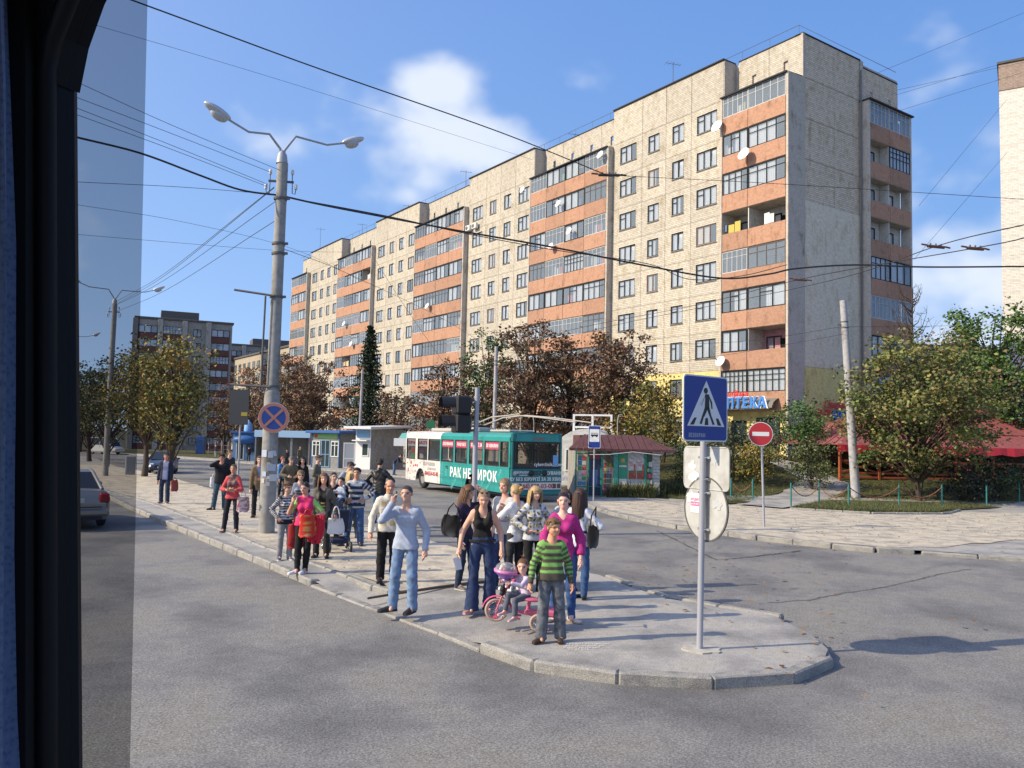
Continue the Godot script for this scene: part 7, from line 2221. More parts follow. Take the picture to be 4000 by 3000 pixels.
	var cloth := vmat("cloth", 0.92, bump_tex("n_cloth", noise(FastNoiseLite.TYPE_SIMPLEX, 0.11, 3, 4), 256, 4.0), 6.0, 0.25)
	var tops: Array = o.get("tops", [])
	for tp in tops:
		var mb := MB.new()
		var th: float = tp.get("thick", 0.008)
		var hem: float = tp.get("hem", 0.50) * h
		var loose: float = tp.get("loose", 1.0)
		var low := Vector3(0, -1, 0)
		var neckcut: float = tp.get("neck", 0.0) * h
		var prims := []
		for i in 4 if not tp.get("tank", false) else 3:
			var q: Array = bd[i].duplicate()
			q[2] = q[2] * (loose if i < 3 else 1.0) + th; q[3] = q[2]
			q[6] = low; q[7] = -hem
			if i == 3 and neckcut != 0: q[6] = spine; q[7] = spine.dot(neck) + neckcut
			prims.append(q)
		if tp.get("tank", false):
			for s in [-1, 1]: prims.append([pelvis + lean * .80 + sidev * shw * .62 * s + fwd * .045 * h, neck + spine * .012 * h + sidev * shw * .60 * s, .022 * h, .02 * h, .02 * h, 1.0, null, .0])
			for s in [-1, 1]: prims.append([pelvis + lean * .80 + sidev * shw * .55 * s - fwd * .035 * h, neck + spine * .012 * h + sidev * shw * .60 * s, .022 * h, .02 * h, .02 * h, 1.0, null, .0])
		if f:
			for i in 2:
				var q: Array = bd[5 + i].duplicate()
				q[2] += th; q[3] += th
				prims.append(q)
		var hw := .036 * h * g
		if hem < pelvis.y + 0.01 * h and not o.has("pelvis"):
			prims.append([Vector3(-hw, hem - 0.03 * h, 0), Vector3(hw, hem - 0.03 * h, 0), 0.072 * h * g * tp.get("flare", 1.0) * loose + th, 0.072 * h * g * tp.get("flare", 1.0) * loose + th, 0.07 * h, 0.82, low, -hem])
		if tp.get("turtle", false): prims.append([neck - spine * 0.01 * h, neck + spine * 0.035 * h, 0.044 * h, 0.043 * h, 0.015 * h, 1.0, spine, spine.dot(neck + spine * 0.035 * h)])
		if tp.get("collar", false): prims.append([neck - spine * 0.01 * h - fwd * 0.01 * h, neck + spine * 0.022 * h, 0.05 * h, 0.048 * h, 0.012 * h, 1.0, spine + fwd * 0.5, (spine + fwd * 0.5).dot(neck + spine * 0.025 * h)])
		if tp.get("hood", false): prims.append([neck - sidev * 0.03 * h - fwd * 0.04 * h, neck + sidev * 0.03 * h - fwd * 0.04 * h, 0.04 * h, 0.04 * h, 0.02 * h, 1.0, null, 0.0])
		var sl: float = tp.get("sleeve", 1.0) 
		var wide: float = tp.get("wide", 1.0)
		var arms := []
		if sl > 0:
			for nm in ["l", "r"]:
				var a: Array = W[nm]
				var e1: Vector3 = a[0].lerp(a[1], minf(1.0, sl * 2.0))
				var ax: Vector3 = (a[1] - a[0]).normalized()
				var r0 := .0310 * h * (.5 + .5 * g) * minf(loose, 1.06) + th * .8; var r1 := .0255 * h * wide * minf(loose, 1.06) + th * .8
				if sl < .5: prims.append([a[0], e1 + ax * .03 * h, r0, r1 * 1.05, .02 * h, 1.0, ax, ax.dot(e1)])
				else:
					prims.append([a[0], a[1], r0, r1, .02 * h, 1.0, null, .0])
					var bx: Vector3 = (a[2] - a[1]).normalized()
					var e2: Vector3 = a[1].lerp(a[2], (sl - .5) * 2.0)
					prims.append([a[1], e2 + bx * .02 * h, r1, .0195 * h * wide + th * .8, .012 * h, 1.0, bx, bx.dot(e2)])
				arms.append([a[0], a[1], a[2]])
		var pat: Callable = tp["pat"]
		var shade := func(p: Vector3, n: Vector3):
			var r := 0; var t := .0
			for i in arms.size():
				var a: Array = arms[i]
				if absf((p - neck).dot(sidev)) < shw * .8 and p.distance_to(a[2]) > .09 * h and p.distance_to(a[1]) > .075 * h: continue
				var c1 := Geometry3D.get_closest_point_to_segment(p, a[0], a[1]); var c2 := Geometry3D.get_closest_point_to_segment(p, a[1], a[2])
				var d1 := c1.distance_to(p); var d2 := c2.distance_to(p)
				if minf(d1, d2) < .062 * h * wide:
					r = i + 1
					t = c1.distance_to(a[0]) / h / .34 if d1 < d2 else (.178 * h + c2.distance_to(a[1])) / h / .34
			return pat.call(Vector3((p - pelvis).dot(sidev), p.y, (p - pelvis).dot(fwd)) / h, n, r, t)
		nets(prims, cell, shade, mb, tp.get("folds", 0.0035) * h / 1.7)
		part(who, tp.get("name", "shirt"), mb.mesh(true), cloth if not tp.has("mat") else tp["mat"])
	if o.has("legs"):
		var lg: Dictionary = o["legs"]
		var mb := MB.new()
		var prims := []
		var waist: float = lg.get("waist", 0.60) * h
		var q0: Array = bd[0].duplicate()
		q0[2] += .011; q0[3] += .011
		if not o.has("pelvis"):
			q0[6] = Vector3.UP; q0[7] = waist
			var q1: Array = bd[1].duplicate()
			q1[2] += .011; q1[3] += .011; q1[6] = Vector3.UP; q1[7] = waist
			prims.append(q1)
		prims.append(q0)
		var fl_: float = lg.get("flare", 1.0); var kn: float = lg.get("knee", 1.0)
		for nm in ["l", "r"]:
			var b: Array = W[nm + "g"]
			var hemy: Vector3 = b[1].lerp(b[2], lg.get("len", 1.13))
			var ax: Vector3 = (b[2] - b[1]).normalized()
			prims.append([b[0], b[1], 0.057 * h * g * lg.get("thigh", 1.0) + 0.006, maxf(0.040 * h * kn, 0.034 * h + 0.007), 0.018 * h, 1.0, null, 0.0])
			var calf: Vector3 = b[1].lerp(b[2], .35) + Vector3(0, 0, -.006 * h)
			var rc := maxf(.039 * h * lerpf(kn, fl_, .35), .034 * h + .007)
			prims.append([b[1], calf, maxf(.040 * h * kn, .034 * h + .007), rc, .012 * h, 1.0, null, .0])
			prims.append([calf, hemy + ax * .04 * h, rc, maxf(.036 * h * fl_, .021 * h + .007), .012 * h, 1.0, ax, ax.dot(hemy)])
		var pc: Callable = lg["pat"]
		nets(prims, cell, func(p, n): return pc.call(p / h, n, 0, 0.0), mb, lg.get("folds", 0.004) * h / 1.7)
		part(who, lg.get("name", "trousers"), mb.mesh(true), cloth)
	var sh_: Array = o.get("shoes", ["shoe", Color(0.02, 0.02, 0.02), Color(0.015, 0.015, 0.015)])
	for nm in ["l", "r"]:
		var mb := MB.new()
		var b: Array = W[nm + "g"]
		var fy: float = o.get(nm + "fy", 0.22 if nm == "l" else -0.22)
		shoe_shape(mb, b[3] + Vector3(0, 0, 0), fy, h / 1.72 * (1.0 if not f else .93) * (.92 if child else 1.0), sh_[0], sh_[1], sh_[2])
		part(who, "shoe", mb.mesh(true), vmat("leather", 0.55))
	part(who, "hair", hair.mesh(true), vmat("hair", 0.55))
	if o.get("glasses", ""):
		var mb := MB.new()
		var hx := Transform3D(Basis(tilt_up) * hb, headc)
		var yy := .02; var zz := .37
		if o["glasses"] == "up": yy = 0.47; zz = 0.17
		for s in [-1.0, 1.0]:
			mb.ell(hx * (Vector3(0.14 * s, yy, zz) * hh), Vector3(0.10, 0.06, 0.025) * hh, hx.basis * Basis(Vector3.RIGHT, -0.9 if o["glasses"] == "up" else 0.0), 9, 6)
			mb.tube([hx * (Vector3(.24 * s, yy + .02, zz) * hh), hx * (Vector3(.36 * s, yy + .03, zz - .2) * hh), hx * (Vector3(.37 * s, yy, zz - .42) * hh)], [.014 * hh], 5)
		part(who, "sunglasses", mb.mesh(), mat("shades", Color(0.012, 0.012, 0.014), 0.15))
	who.set_meta("hidden", 0)
	who.remove_meta("hidden")
	joints[who] = W
	return who
var joints := {}
func held(who: Node3D, p: Vector3) -> Vector3: return who.transform * p
func bag(called: String, label: String, who: Node3D, at: Vector3, size: Vector3, yaw: float, colr: Color, handle: Array, hr := .008, rough := .5, sag := .35, pattern = null):
	var o := thing(called, label, "bag", held(who, at), who.rotation.y + yaw)
	var mb := MB.new()
	var rows := 9; var seg := 16
	var st := mb.v.size()
	for j in rows + 1:
		var t := j / float(rows)
		for i in seg:
			var a := TAU * i / seg
			var wx := size.x * .5 * (1.0 - sag * .5 * pow(t, 2.5) + .06 * sin(a * 3 + t * 4)) * (1.0 if t > .06 else .72)
			var wz := size.z * .5 * (.35 + .65 * sin(PI * clampf(1.0 - t * .86, 0, 1))) * (1.0 + .12 * sin(a * 5 + t * 9))
			var ca := cos(a); var sa := sin(a)
			var p := Vector3(signf(ca) * pow(absf(ca), .55) * wx, t * size.y + .012 * sin(a * 4), signf(sa) * pow(absf(sa), .7) * wz)
			mb.col = colr if pattern == null else pattern.call(p, i, j)
			mb.vert(p, Vector3(ca, (.35 - t) * .5, sa).normalized())
	for j in rows:
		for i in seg:
			var a0 := st + j * seg + i; var a1 := st + j * seg + (i + 1) % seg
			mb.ix.append_array(PackedInt32Array([a0, a1, a0 + seg, a1, a1 + seg, a0 + seg]))
	for e in [0, rows]:
		var ci := mb.vert(Vector3(0, e / float(rows) * size.y, 0), Vector3.DOWN if e == 0 else Vector3.UP)
		for i in seg: mb.ix.append_array(PackedInt32Array([ci, st + e * seg + i, st + e * seg + (i + 1) % seg]))
	part(o, "bag_body", mb.mesh(true), vmat("bagm%d" % int(rough * 10), rough))
	for hd in handle:
		var hm := MB.new()
		hm.tube(hd, [hr], 6)
		part(o, "handle", hm.mesh(), mat("strap_%02x%02x%02x" % [int(colr.r * 255), int(colr.g * 255), int(colr.b * 255)], colr, rough))
	return o
func loop_(x: float, y0: float, h: float, z := .0) -> Array:
	var out := []
	for i in 9:
		var a := PI * i / 8.0
		out.append(Vector3(-cos(a) * x, y0 + sin(a) * h, z))
	return out
func jeans(c: Color, flare := 1.0, knee := 1.0, worn := .12) -> Dictionary:
	var wear := noise(FastNoiseLite.TYPE_SIMPLEX, 14.0, 3, 3)
	return {"pat": func(p: Vector3, _n, _r, _t): return c * (1.0 + worn * 1.6 * wear.get_noise_3dv(p)), "flare": flare, "knee": knee, "name": "trousers"}
const BLACK := Color(.012, .012, .014)
const BLOND := Color(.40, .26, .11)
const BROWN := Color(.075, .038, .018)
const DARK := Color(.022, .014, .010)
func make_people():
	var white := Color(.72, .73, .75)
	var wmel := noise(FastNoiseLite.TYPE_SIMPLEX, 60.0, 3, 3)
	var phone_man := person("man in pale blue jersey and light jeans holding a phone to his ear", -1.45, -11.68, 1.78, -0.12, {
		"rw": Vector3(-0.098, 0.855, 0.075), "re": Vector3(-0.35, -1, 0.3), "rhd": Vector3(0.15, 1, -0.25), "rhp": Vector3(1, 0, -0.3), "rc": 0.7, "lw": Vector3(0.165, 0.485, 0.03),
		"lf": Vector3(0.075, 0, 0.03), "rf": Vector3(-0.09, 0, 0.01), "rfy": -0.85, "lfy": -0.25, "turn": -0.1, "style": "buzz", "hair": Color(0.05, 0.03, 0.02), "g": 1.02,
		"tops": [{"name": "jersey", "hem": 0.505, "sleeve": 1.0, "neck": 0.022, "loose": 1.06, "pat": func(p: Vector3, _n, r, _t): return Color(0.62, 0.65, 0.72) if r == 0 and p.z > 0 and p.y > 0.742 and p.y < 0.755 and p.x > -0.06 and p.x < 0.085 else Color(0.37, 0.42, 0.52) * (1.0 + 0.14 * wmel.get_noise_3dv(p)), "folds": 0.005}],
		"legs": jeans(Color(0.16, 0.24, 0.38), 1.12, 1.05, 0.3), "shoes": ["shoe", Color(0.02, 0.02, 0.022), Color(0.02, 0.018, 0.016)]})
	var ph := thing("mobile_phone", "dark mobile phone held against the man's ear", "phone", held(phone_man, Vector3(-0.078, 0.915, 0.045) * 1.78), phone_man.rotation.y)
	var pm := MB.new()
	pm.cbox(Vector3(0, 0, 0), Vector3(.012, .11, .048), .004, Basis(Vector3.RIGHT, -.3))
	part(ph, "phone_body", pm.mesh(), mat("phone", Color(0.03, 0.03, 0.035), 0.3))
	var cream := func(p: Vector3, _n, r, t):
		var c := Color(.66, .61, .50)
		if r == 0 and p.z > -.02 and p.y > .545 and p.y < .80:
			for k in [-.052, .036]:
				if absf(p.x - k) < .026: c = Color(.52, .36, .16) if fposmod(p.y * 11.0, 1.0) < .55 else Color(.60, .59, .56)
				elif absf(p.x - k - .034) < .012 and fposmod(p.y * 11.0 + .5, 1.0) < .5: c = Color(.50, .35, .17)
		return c
	person("balding man in cream patterned rollneck sweater and black trousers", -2.04, -13.97, 1.73, 0.28, {
		"style": "bald", "hair": Color(0.05, 0.04, 0.035), "skin": Color(0.564, 0.282, 0.180), "turn": 0.05, "nod": 0.08, "g": 1.14, "lw": Vector3(0.17, 0.47, 0.04), "rw": Vector3(-0.175, 0.475, 0.05),
		"tops": [{"name": "sweater", "hem": 0.505, "turtle": true, "loose": 1.05, "thick": 0.012, "pat": cream}], "legs": jeans(Color(0.010, 0.010, 0.011), 1.1, 1.1, 0.1)})
	var purple := person("long haired woman in dark purple top with hand on her forehead", -0.71, -13.49, 1.70, 1.05, {
		"f": true, "style": "long", "length": 1.5, "hair": Color(0.13, 0.062, 0.026), "lw": Vector3(0.07, 0.925, 0.125), "le": Vector3(0.9, -0.6, 0.4), "lhd": Vector3(-0.4, 0.7, -0.2), "lhp": Vector3(0, 0, -1), "rw": Vector3(-0.15, 0.47, 0.05),
		"turn": 0.15, "nod": 0.2, "lf": Vector3(0.06, 0, 0.07), "rf": Vector3(-0.07, 0, -0.02),
		"tops": [{"name": "top", "hem": 0.52, "sleeve": 0.68, "pat": solid(Color(0.030, 0.018, 0.050))}], "legs": jeans(Color(0.018, 0.030, 0.062), 0.72, 0.9), "shoes": ["sneaker", Color(0.10, 0.09, 0.085), Color(0.45, 0.43, 0.40)]})
	var pb := func(p: Vector3, i, j): return Color(.012, .012, .013) * (1.0 + .5 * sin(i * 2.2 + j))
	bag("shoulder_bag", "large glossy black slouchy bag on the shoulder of the purple topped woman", purple, Vector3(-0.26, 0.86, -0.10), Vector3(0.42, 0.34, 0.17), 1.35, BLACK, [[Vector3(-0.15, 0.3, 0.03), Vector3(-0.06, 0.46, 0.06), Vector3(0.02, 0.53, 0.06), Vector3(0.12, 0.44, 0.05), Vector3(0.16, 0.3, 0.03)]], 0.012, 0.25, 0.5, pb)
	var tank := person("fair woman in black tank top and flared jeans looking down", -0.37, -11.80, 1.76, 0.05, {
		"f": true, "style": "bun", "hair": Color(0.25, 0.165, 0.09), "glasses": "up", "nod": 0.38, "turn": 0.05, "headoff": Vector3(0, -0.006, 0.012), "skin": Color(0.660, 0.372, 0.258), "lw": Vector3(0.155, 0.495, 0.05), "rw": Vector3(-0.185, 0.505, 0.07), "g": 1.06,
		"lf": Vector3(0.07, 0, 0.0), "rf": Vector3(-0.075, 0, 0.03), "rfy": -0.55, "lfy": -0.15,
		"tops": [{"name": "tank_top", "hem": 0.565, "tank": true, "sleeve": 0.0, "thick": 0.006, "pat": solid(Color(0.010, 0.010, 0.011)), "folds": 0.003}],
		"legs": jeans(Color(0.022, 0.040, 0.105), 1.75, 0.95, 0.25), "shoes": ["flipflop", Color(0.48, 0.25, 0.19), Color(0.55, 0.30, 0.33)]})
	var belt := MB.new()
	for i in 24:
		var a := TAU * i / 24; var a2 := TAU * (i + 1) / 24
		var e := func(q, y): return Vector3(cos(q) * .192, y, sin(q) * .130)
		belt.quad(e.call(a, .985), e.call(a2, .985), e.call(a2, 1.02), e.call(a, 1.02))
	belt.box(Vector3(-.02, 1.002, .125), Vector3(.05, .04, .01))
	part(tank, "belt", belt.mesh(), mat("belt", Color(0.015, 0.013, 0.012), 0.35))
	var paper := thing("paper_sheet", "folded white paper in the tank top woman's hand", "paper", held(tank, Vector3(-0.20, 0.415, 0.07) * 1.76), 0.4)
	var ppm := MB.new()
	ppm.box(Vector3(0, -.04, 0), Vector3(.085, .17, .002), Basis(Vector3.BACK, .35)); ppm.box(Vector3(.02, -.05, .012), Vector3(.08, .16, .002), Basis(Vector3.BACK, .15))
	part(paper, "sheet", ppm.mesh(), mat("paper", Color(0.68, 0.70, 0.74), 0.8))
	var zig := func(p: Vector3, _n, r, _t):
		var c := Color(.50, .51, .52)
		if r == 0 and p.z > .0:
			var q := fposmod(p.x * 18.0, 1.0)
			if p.y > .655 and p.y < .655 + .055 * (1.0 - absf(q * 2 - 1)): c = Color(.11, .13, .17)
			elif p.y < .645 and p.y > .60 and fposmod(p.y * 60, 1.0) < .5: c = Color(.20, .22, .26)
		return c
	var tailored := person("stout blond woman in grey zigzag tee standing behind the light pole", -0.07, -13.85, 1.79, -0.35, {
		"f": true, "g": 1.18, "style": "bob", "hair": Color(0.25, 0.17, 0.09), "skin": Color(0.696, 0.372, 0.276), "turn": -0.25, "tops": [{"name": "tee", "hem": 0.50, "sleeve": 0.42, "loose": 1.05, "pat": zig}],
		"legs": jeans(Color(0.030, 0.060, 0.15), 1.0, 1.0, 0.2), "shoes": ["sneaker", white, Color(0.7, 0.7, 0.7)], "lf": Vector3(0.08, 0, 0.1), "rf": Vector3(-0.04, 0, 0.13)})
	person("blond woman with a hair bun in white tee seen from behind", 0.12, -13.48, 1.73, -2.35, {
		"f": true, "style": "bun", "hair": Color(0.42, 0.28, 0.12), "lw": Vector3(0.05, 0.73, 0.17), "le": Vector3(0.8, -0.8, 0), "rw": Vector3(-0.03, 0.74, 0.165), "re": Vector3(-0.8, -0.8, 0), "lhd": Vector3(-0.5, 0.6, 0.3), "rhd": Vector3(0.4, 0.7, 0.3),
		"tops": [{"name": "tee", "hem": 0.465, "sleeve": 0.42, "loose": 1.1, "flare": 1.05, "pat": solid(Color(0.70, 0.71, 0.73)), "folds": 0.006}], "legs": jeans(Color(0.030, 0.031, 0.034), 0.72, 0.88, 0.25), "shoes": ["sneaker", white, white]})
	var hud := func(p: Vector3, _n, r, t):
		var u: float = p.x * 26.0 if r == 0 else t * 9.0
		var w: float = p.y * 17.0
		if r == 0 and p.y < .535: return Color(.52, .54, .58)
		if r > 0 and t > .86: return Color(.52, .55, .60)
		var a := fposmod(u, 1.0); var b := fposmod(w, 1.0)
		if a < .14 or b < .13: return Color(.55, .57, .60)
		if sin(u * 5.1 + floorf(w) * 2.0) + sin(w * 9.0 + u * 3.0) > .75: return Color(.025, .027, .033)
		if absf(a - .5) < .24 and absf(b - .55) < .25: return Color(.38, .32, .14)
		return Color(.28, .30, .34)
	person("blonde girl in printed grey hoodie with hands in its pocket", 0.41, -13.40, 1.71, 0.30, {
		"f": true, "style": "long", "length": 1.15, "bangs": true, "hair": Color(0.42, 0.29, 0.13), "turn": 0.15, "nod": 0.12, "lw": Vector3(0.075, 0.575, 0.095), "rw": Vector3(-0.095, 0.585, 0.09), "le": Vector3(1, -0.2, -0.6), "re": Vector3(-1, -0.2, -0.6), "lhd": Vector3(-1, -0.3, 0.2), "rhd": Vector3(1, -0.3, 0.2),
		"tops": [{"name": "hoodie", "hem": 0.50, "hood": true, "loose": 1.08, "thick": 0.012, "pat": hud}], "legs": jeans(Color(0.009, 0.009, 0.010), 0.66, 0.85), "shoes": ["shoe", BLACK, BLACK]})
	var pinkw := person("woman in loose magenta batwing sweater behind the striped boy", 0.75, -11.32, 1.76, -0.12, {
		"f": true, "style": "slick", "hair": Color(0.018, 0.012, 0.012), "lips": true, "skin": Color(0.744, 0.432, 0.348), "nod": 0.05, "lw": Vector3(0.14, 0.48, 0.03), "rw": Vector3(-0.15, 0.5, 0.05),
		"tops": [{"name": "sweater", "hem": 0.475, "loose": 1.06, "wide": 1.3, "sleeve": 0.9, "neck": 0.012, "thick": 0.012, "pat": solid(Color(0.40, 0.024, 0.19)), "folds": 0.006}],
		"legs": jeans(Color(0.032, 0.085, 0.24), 0.72, 0.9, 0.25), "shoes": ["flat", Color(0.62, 0.58, 0.50), Color(0.4, 0.28, 0.2)], "lfy": 0.75, "rfy": -0.5, "lf": Vector3(0.075, 0, 0.0)})
	var chain := thing("shoulder_bag", "small cream bag on a chain hanging from the magenta sweater woman's shoulder", "bag", held(pinkw, Vector3(-0.19, 1.02, 0.16)), 0.0)
	var cm := MB.new()
	cm.tube([Vector3(.05, .36, -.03), Vector3(.02, .2, .035), Vector3(-.02, .05, .03), Vector3(-.03, -.02, .02)], [.012, .011, .012, .014], 6)
	part(chain, "strap", cm.mesh(), mat("cream_leather", Color(0.62, 0.50, 0.38), 0.6))
	var cb := MB.new()
	cb.cbox(Vector3(-.03, -.12, .02), Vector3(.16, .2, .05), .02)
	part(chain, "bag_body", cb.mesh(), mat("cream_leather", Color()))
	var green := stripes(Color(.19, .40, .10), Color(.075, .068, .048), .056, .5, .46)
	person("boy in green and brown striped pullover pushing the pink tricycle", 0.54, -10.20, 1.48, 0.12, {
		"child": true, "head": 0.150, "style": "boy", "hair": Color(0.17, 0.10, 0.045), "turn": 0.42, "nod": 0.03, "skin": Color(0.600, 0.300, 0.180), "rw": Vector3(-0.185, 0.475, 0.06), "lw": Vector3(0.165, 0.475, 0.03), "rc": 0.9, "g": 0.98,
		"lf": Vector3(0.085, 0, 0.0), "rf": Vector3(-0.08, 0, 0.02), "rfy": -0.75, "lfy": -0.15,
		"tops": [{"name": "pullover", "hem": 0.515, "loose": 1.04, "pat": func(p: Vector3, n, r, t): return Color(0.075, 0.068, 0.048) if (r == 0 and p.y < 0.55) or (r > 0 and t > 0.84) else green.call(p, n, r, t)}],
		"legs": jeans(Color(0.115, 0.125, 0.145), 1.35, 1.15, 0.45), "shoes": ["sandal", Color(0.065, 0.032, 0.016), Color(0.035, 0.02, 0.012)]})
	var wshirt := person("woman with long dark hair in belted white shirt seen from behind", 1.10, -12.89, 1.71, 2.75, {
		"f": true, "style": "long", "length": 1.75, "hair": Color(0.045, 0.020, 0.012), "turn": -0.3, "lw": Vector3(0.13, 0.56, 0.12), "le": Vector3(1, -0.4, -0.6), "rw": Vector3(-0.10, 0.62, 0.15), "re": Vector3(-1, -0.4, -0.5),
		"tops": [{"name": "shirt", "hem": 0.485, "collar": true, "loose": 1.06, "pat": func(p: Vector3, _n, r, _t): return Color(0.012, 0.012, 0.014) if r == 0 and p.y > 0.592 and p.y < 0.618 else Color(0.66, 0.68, 0.74), "folds": 0.006}],
		"legs": jeans(Color(0.035, 0.085, 0.20), 0.70, 0.88, 0.25), "shoes": ["flat", BLACK, BLACK], "lfy": -0.5, "rfy": 0.3})
	bag("shoulder_bag", "black studded bag under the arm of the belted white shirt woman", wshirt, Vector3(-0.235, 0.80, -0.02), Vector3(0.24, 0.34, 0.12), 1.25, BLACK, [[Vector3(-0.08, 0.32, 0.0), Vector3(-0.03, 0.5, -0.02), Vector3(0.0, 0.63, -0.05), Vector3(0.05, 0.5, 0.0), Vector3(0.08, 0.32, 0.0)]], 0.012, 0.3)
	person("brown haired woman in pale grey cardigan half hidden behind the white shirt", 0.93, -13.70, 1.65, 0.3, {"f": true, "style": "long", "hair": Color(0.07, 0.03, 0.016), "cell": 0.02, "rw": Vector3(-0.17, 0.54, 0.06),
		"tops": [{"name": "cardigan", "hem": 0.48, "loose": 1.1, "pat": solid(Color(0.46, 0.48, 0.53))}], "legs": jeans(Color(0.03, 0.05, 0.12), 0.8, 0.9)})
	tricycle(Vector3(.155, .118, -10.86), -1.66)
	var tod := person("toddler girl in lilac top riding the pink tricycle", 0.215, -10.87, 0.92, -0.95, {
		"child": true, "f": false, "head": 0.215, "style": "top", "hair": Color(0.13, 0.065, 0.03), "turn": 0.75, "nod": 0.14, "skin": Color(0.744, 0.432, 0.336), "dy": 0.118, "cell": 0.011,
		"pelvis": Vector3(0.0, 0.46, -0.02), "lean": Vector3(0, 0.265, 0.03), "lw": Vector3(0.10, 0.665, 0.30), "rw": Vector3(-0.10, 0.665, 0.30), "le": Vector3(1, -1, 0), "re": Vector3(-1, -1, 0), "lhd": Vector3(0, -0.2, 1), "rhd": Vector3(0, -0.2, 1), "lc": 0.9, "rc": 0.9,
		"lf": Vector3(0.09, 0.135, 0.22), "rf": Vector3(-0.09, 0.19, 0.26), "lk": Vector3(0.1, 1, 1), "rk": Vector3(-0.1, 1, 1), "lfy": 0.1, "rfy": -0.1,
		"tops": [{"name": "top", "hem": 0.42, "loose": 1.05, "pat": func(p: Vector3, _n, r, _t): return Color(0.60, 0.42, 0.58) if r == 0 and p.z > 0.04 and absf(p.x) < 0.05 and p.y < 0.64 and p.y > 0.52 else Color(0.62, 0.53, 0.68)}],
		"legs": {"pat": solid(Color(0.10, 0.11, 0.15)), "name": "leggings", "len": 0.92}, "shoes": ["sneaker", Color(0.55, 0.32, 0.38), Color(0.6, 0.5, 0.5)]})
	var bw := stripes(Color(.014, .015, .022), Color(.55, .55, .56), .034, .62, .5)
	person("girl in black and white striped jumper with grey trousers", -4.36, -16.10, 1.50, 0.55, {"f": true, "child": true, "head": 0.148, "cell": 0.017, "style": "boy", "hair": Color(0.12, 0.062, 0.03), "turn": 0.35, "nod": 0.1, "lw": Vector3(0.13, 0.55, 0.09), "rw": Vector3(-0.13, 0.55, 0.09), "le": Vector3(1, 0, -1), "re": Vector3(-1, 0, -1), "lhd": Vector3(-0.6, -0.6, 0.2), "rhd": Vector3(0.6, -0.6, 0.2),
		"tops": [{"name": "jumper", "hem": 0.475, "pat": func(p: Vector3, n, r, t): return Color(0.014, 0.015, 0.024) if r == 0 and p.y < 0.515 else bw.call(p, n, r, t), "loose": 1.08}], "legs": jeans(Color(0.24, 0.24, 0.25), 0.95, 0.95, 0.15), "shoes": ["sneaker", Color(0.06, 0.07, 0.12), white]})
	var pv := person("girl in bright pink vest and black leggings carrying red bags", -3.62, -14.64, 1.62, 0.05, {"f": true, "cell": 0.016, "style": "pony", "hair": DARK, "glasses": "up", "skin": Color(0.564, 0.300, 0.204), "turn": -0.35, "nod": 0.15, "lw": Vector3(0.10, 0.60, 0.12), "le": Vector3(1, -0.6, -0.4), "rw": Vector3(-0.125, 0.775, 0.06), "re": Vector3(-0.6, -1, -0.3), "rhd": Vector3(0.1, 1, -0.2), "lhd": Vector3(-0.9, 0.0, 0.3),
		"lf": Vector3(0.02, 0, 0.0), "rf": Vector3(-0.055, 0, 0.05), "rfy": -0.75, "lfy": -0.35,
		"tops": [{"name": "tee", "hem": 0.56, "sleeve": 0.45, "pat": solid(Color(0.28, 0.58, 0.16))}, {"name": "vest", "hem": 0.53, "sleeve": 0.0, "thick": 0.02, "collar": true, "pat": func(p: Vector3, _n, _r, _t): return Color(0.40, 0.02, 0.10) if absf(p.x) < 0.004 and p.z > 0 else Color(0.60, 0.028, 0.14)}],
		"legs": jeans(Color(0.008, 0.008, 0.009), 0.6, 0.8), "shoes": ["sneaker", white, Color(0.65, 0.6, 0.6)]})
	bag("plastic_bag", "shiny red plastic carrier bag with gold print held by the pink vest girl", pv, Vector3(0.10, 0.66, 0.26), Vector3(0.30, 0.38, 0.14), 0.1, Color(0.50, 0.03, 0.02), [loop_(0.07, 0.36, 0.12)], 0.012, 0.25, 0.2, func(p: Vector3, i, j): return Color(0.55, 0.32, 0.08) if sin(i * 1.9) + sin(j * 2.3) > 1.0 else Color(0.52, 0.03, 0.02))
	var rj := thing("red_jacket", "red jacket draped over the forearm of the pink vest girl", "jacket", held(pv, Vector3(0.20, 0.60, 0.10)), 0.1)
	var rjm := MB.new()
	for i in 9:
		var a := i / 8.0
		rjm.col = Color(.50, .015, .035) * (.85 + .3 * fposmod(i * .37, 1.0))
		rjm.tube([Vector3(-.06 + .16 * a, .36, .07 * sin(i * 2.1)), Vector3(-.08 + .22 * a, .42, .10), Vector3(-.09 + .22 * a, .2, .11 + .02 * sin(i * 3.0)), Vector3(-.08 + .2 * a, -.02 + .05 * sin(i * 1.7), .10)], [.03, .04, .045, .03], 7)
	part(rj, "cloth", rjm.mesh(true), vmat("cloth", 0.9))
	bag("tote_bag", "dark red cloth bag hanging behind the pink vest girl", pv, Vector3(-0.16, 0.42, -0.05), Vector3(0.30, 0.42, 0.14), 0.3, Color(0.28, 0.008, 0.015), [[Vector3(-0.06, 0.4, 0), Vector3(0.0, 0.7, 0.02), Vector3(0.02, 0.88, 0.06)]], 0.014, 0.8, 0.4)
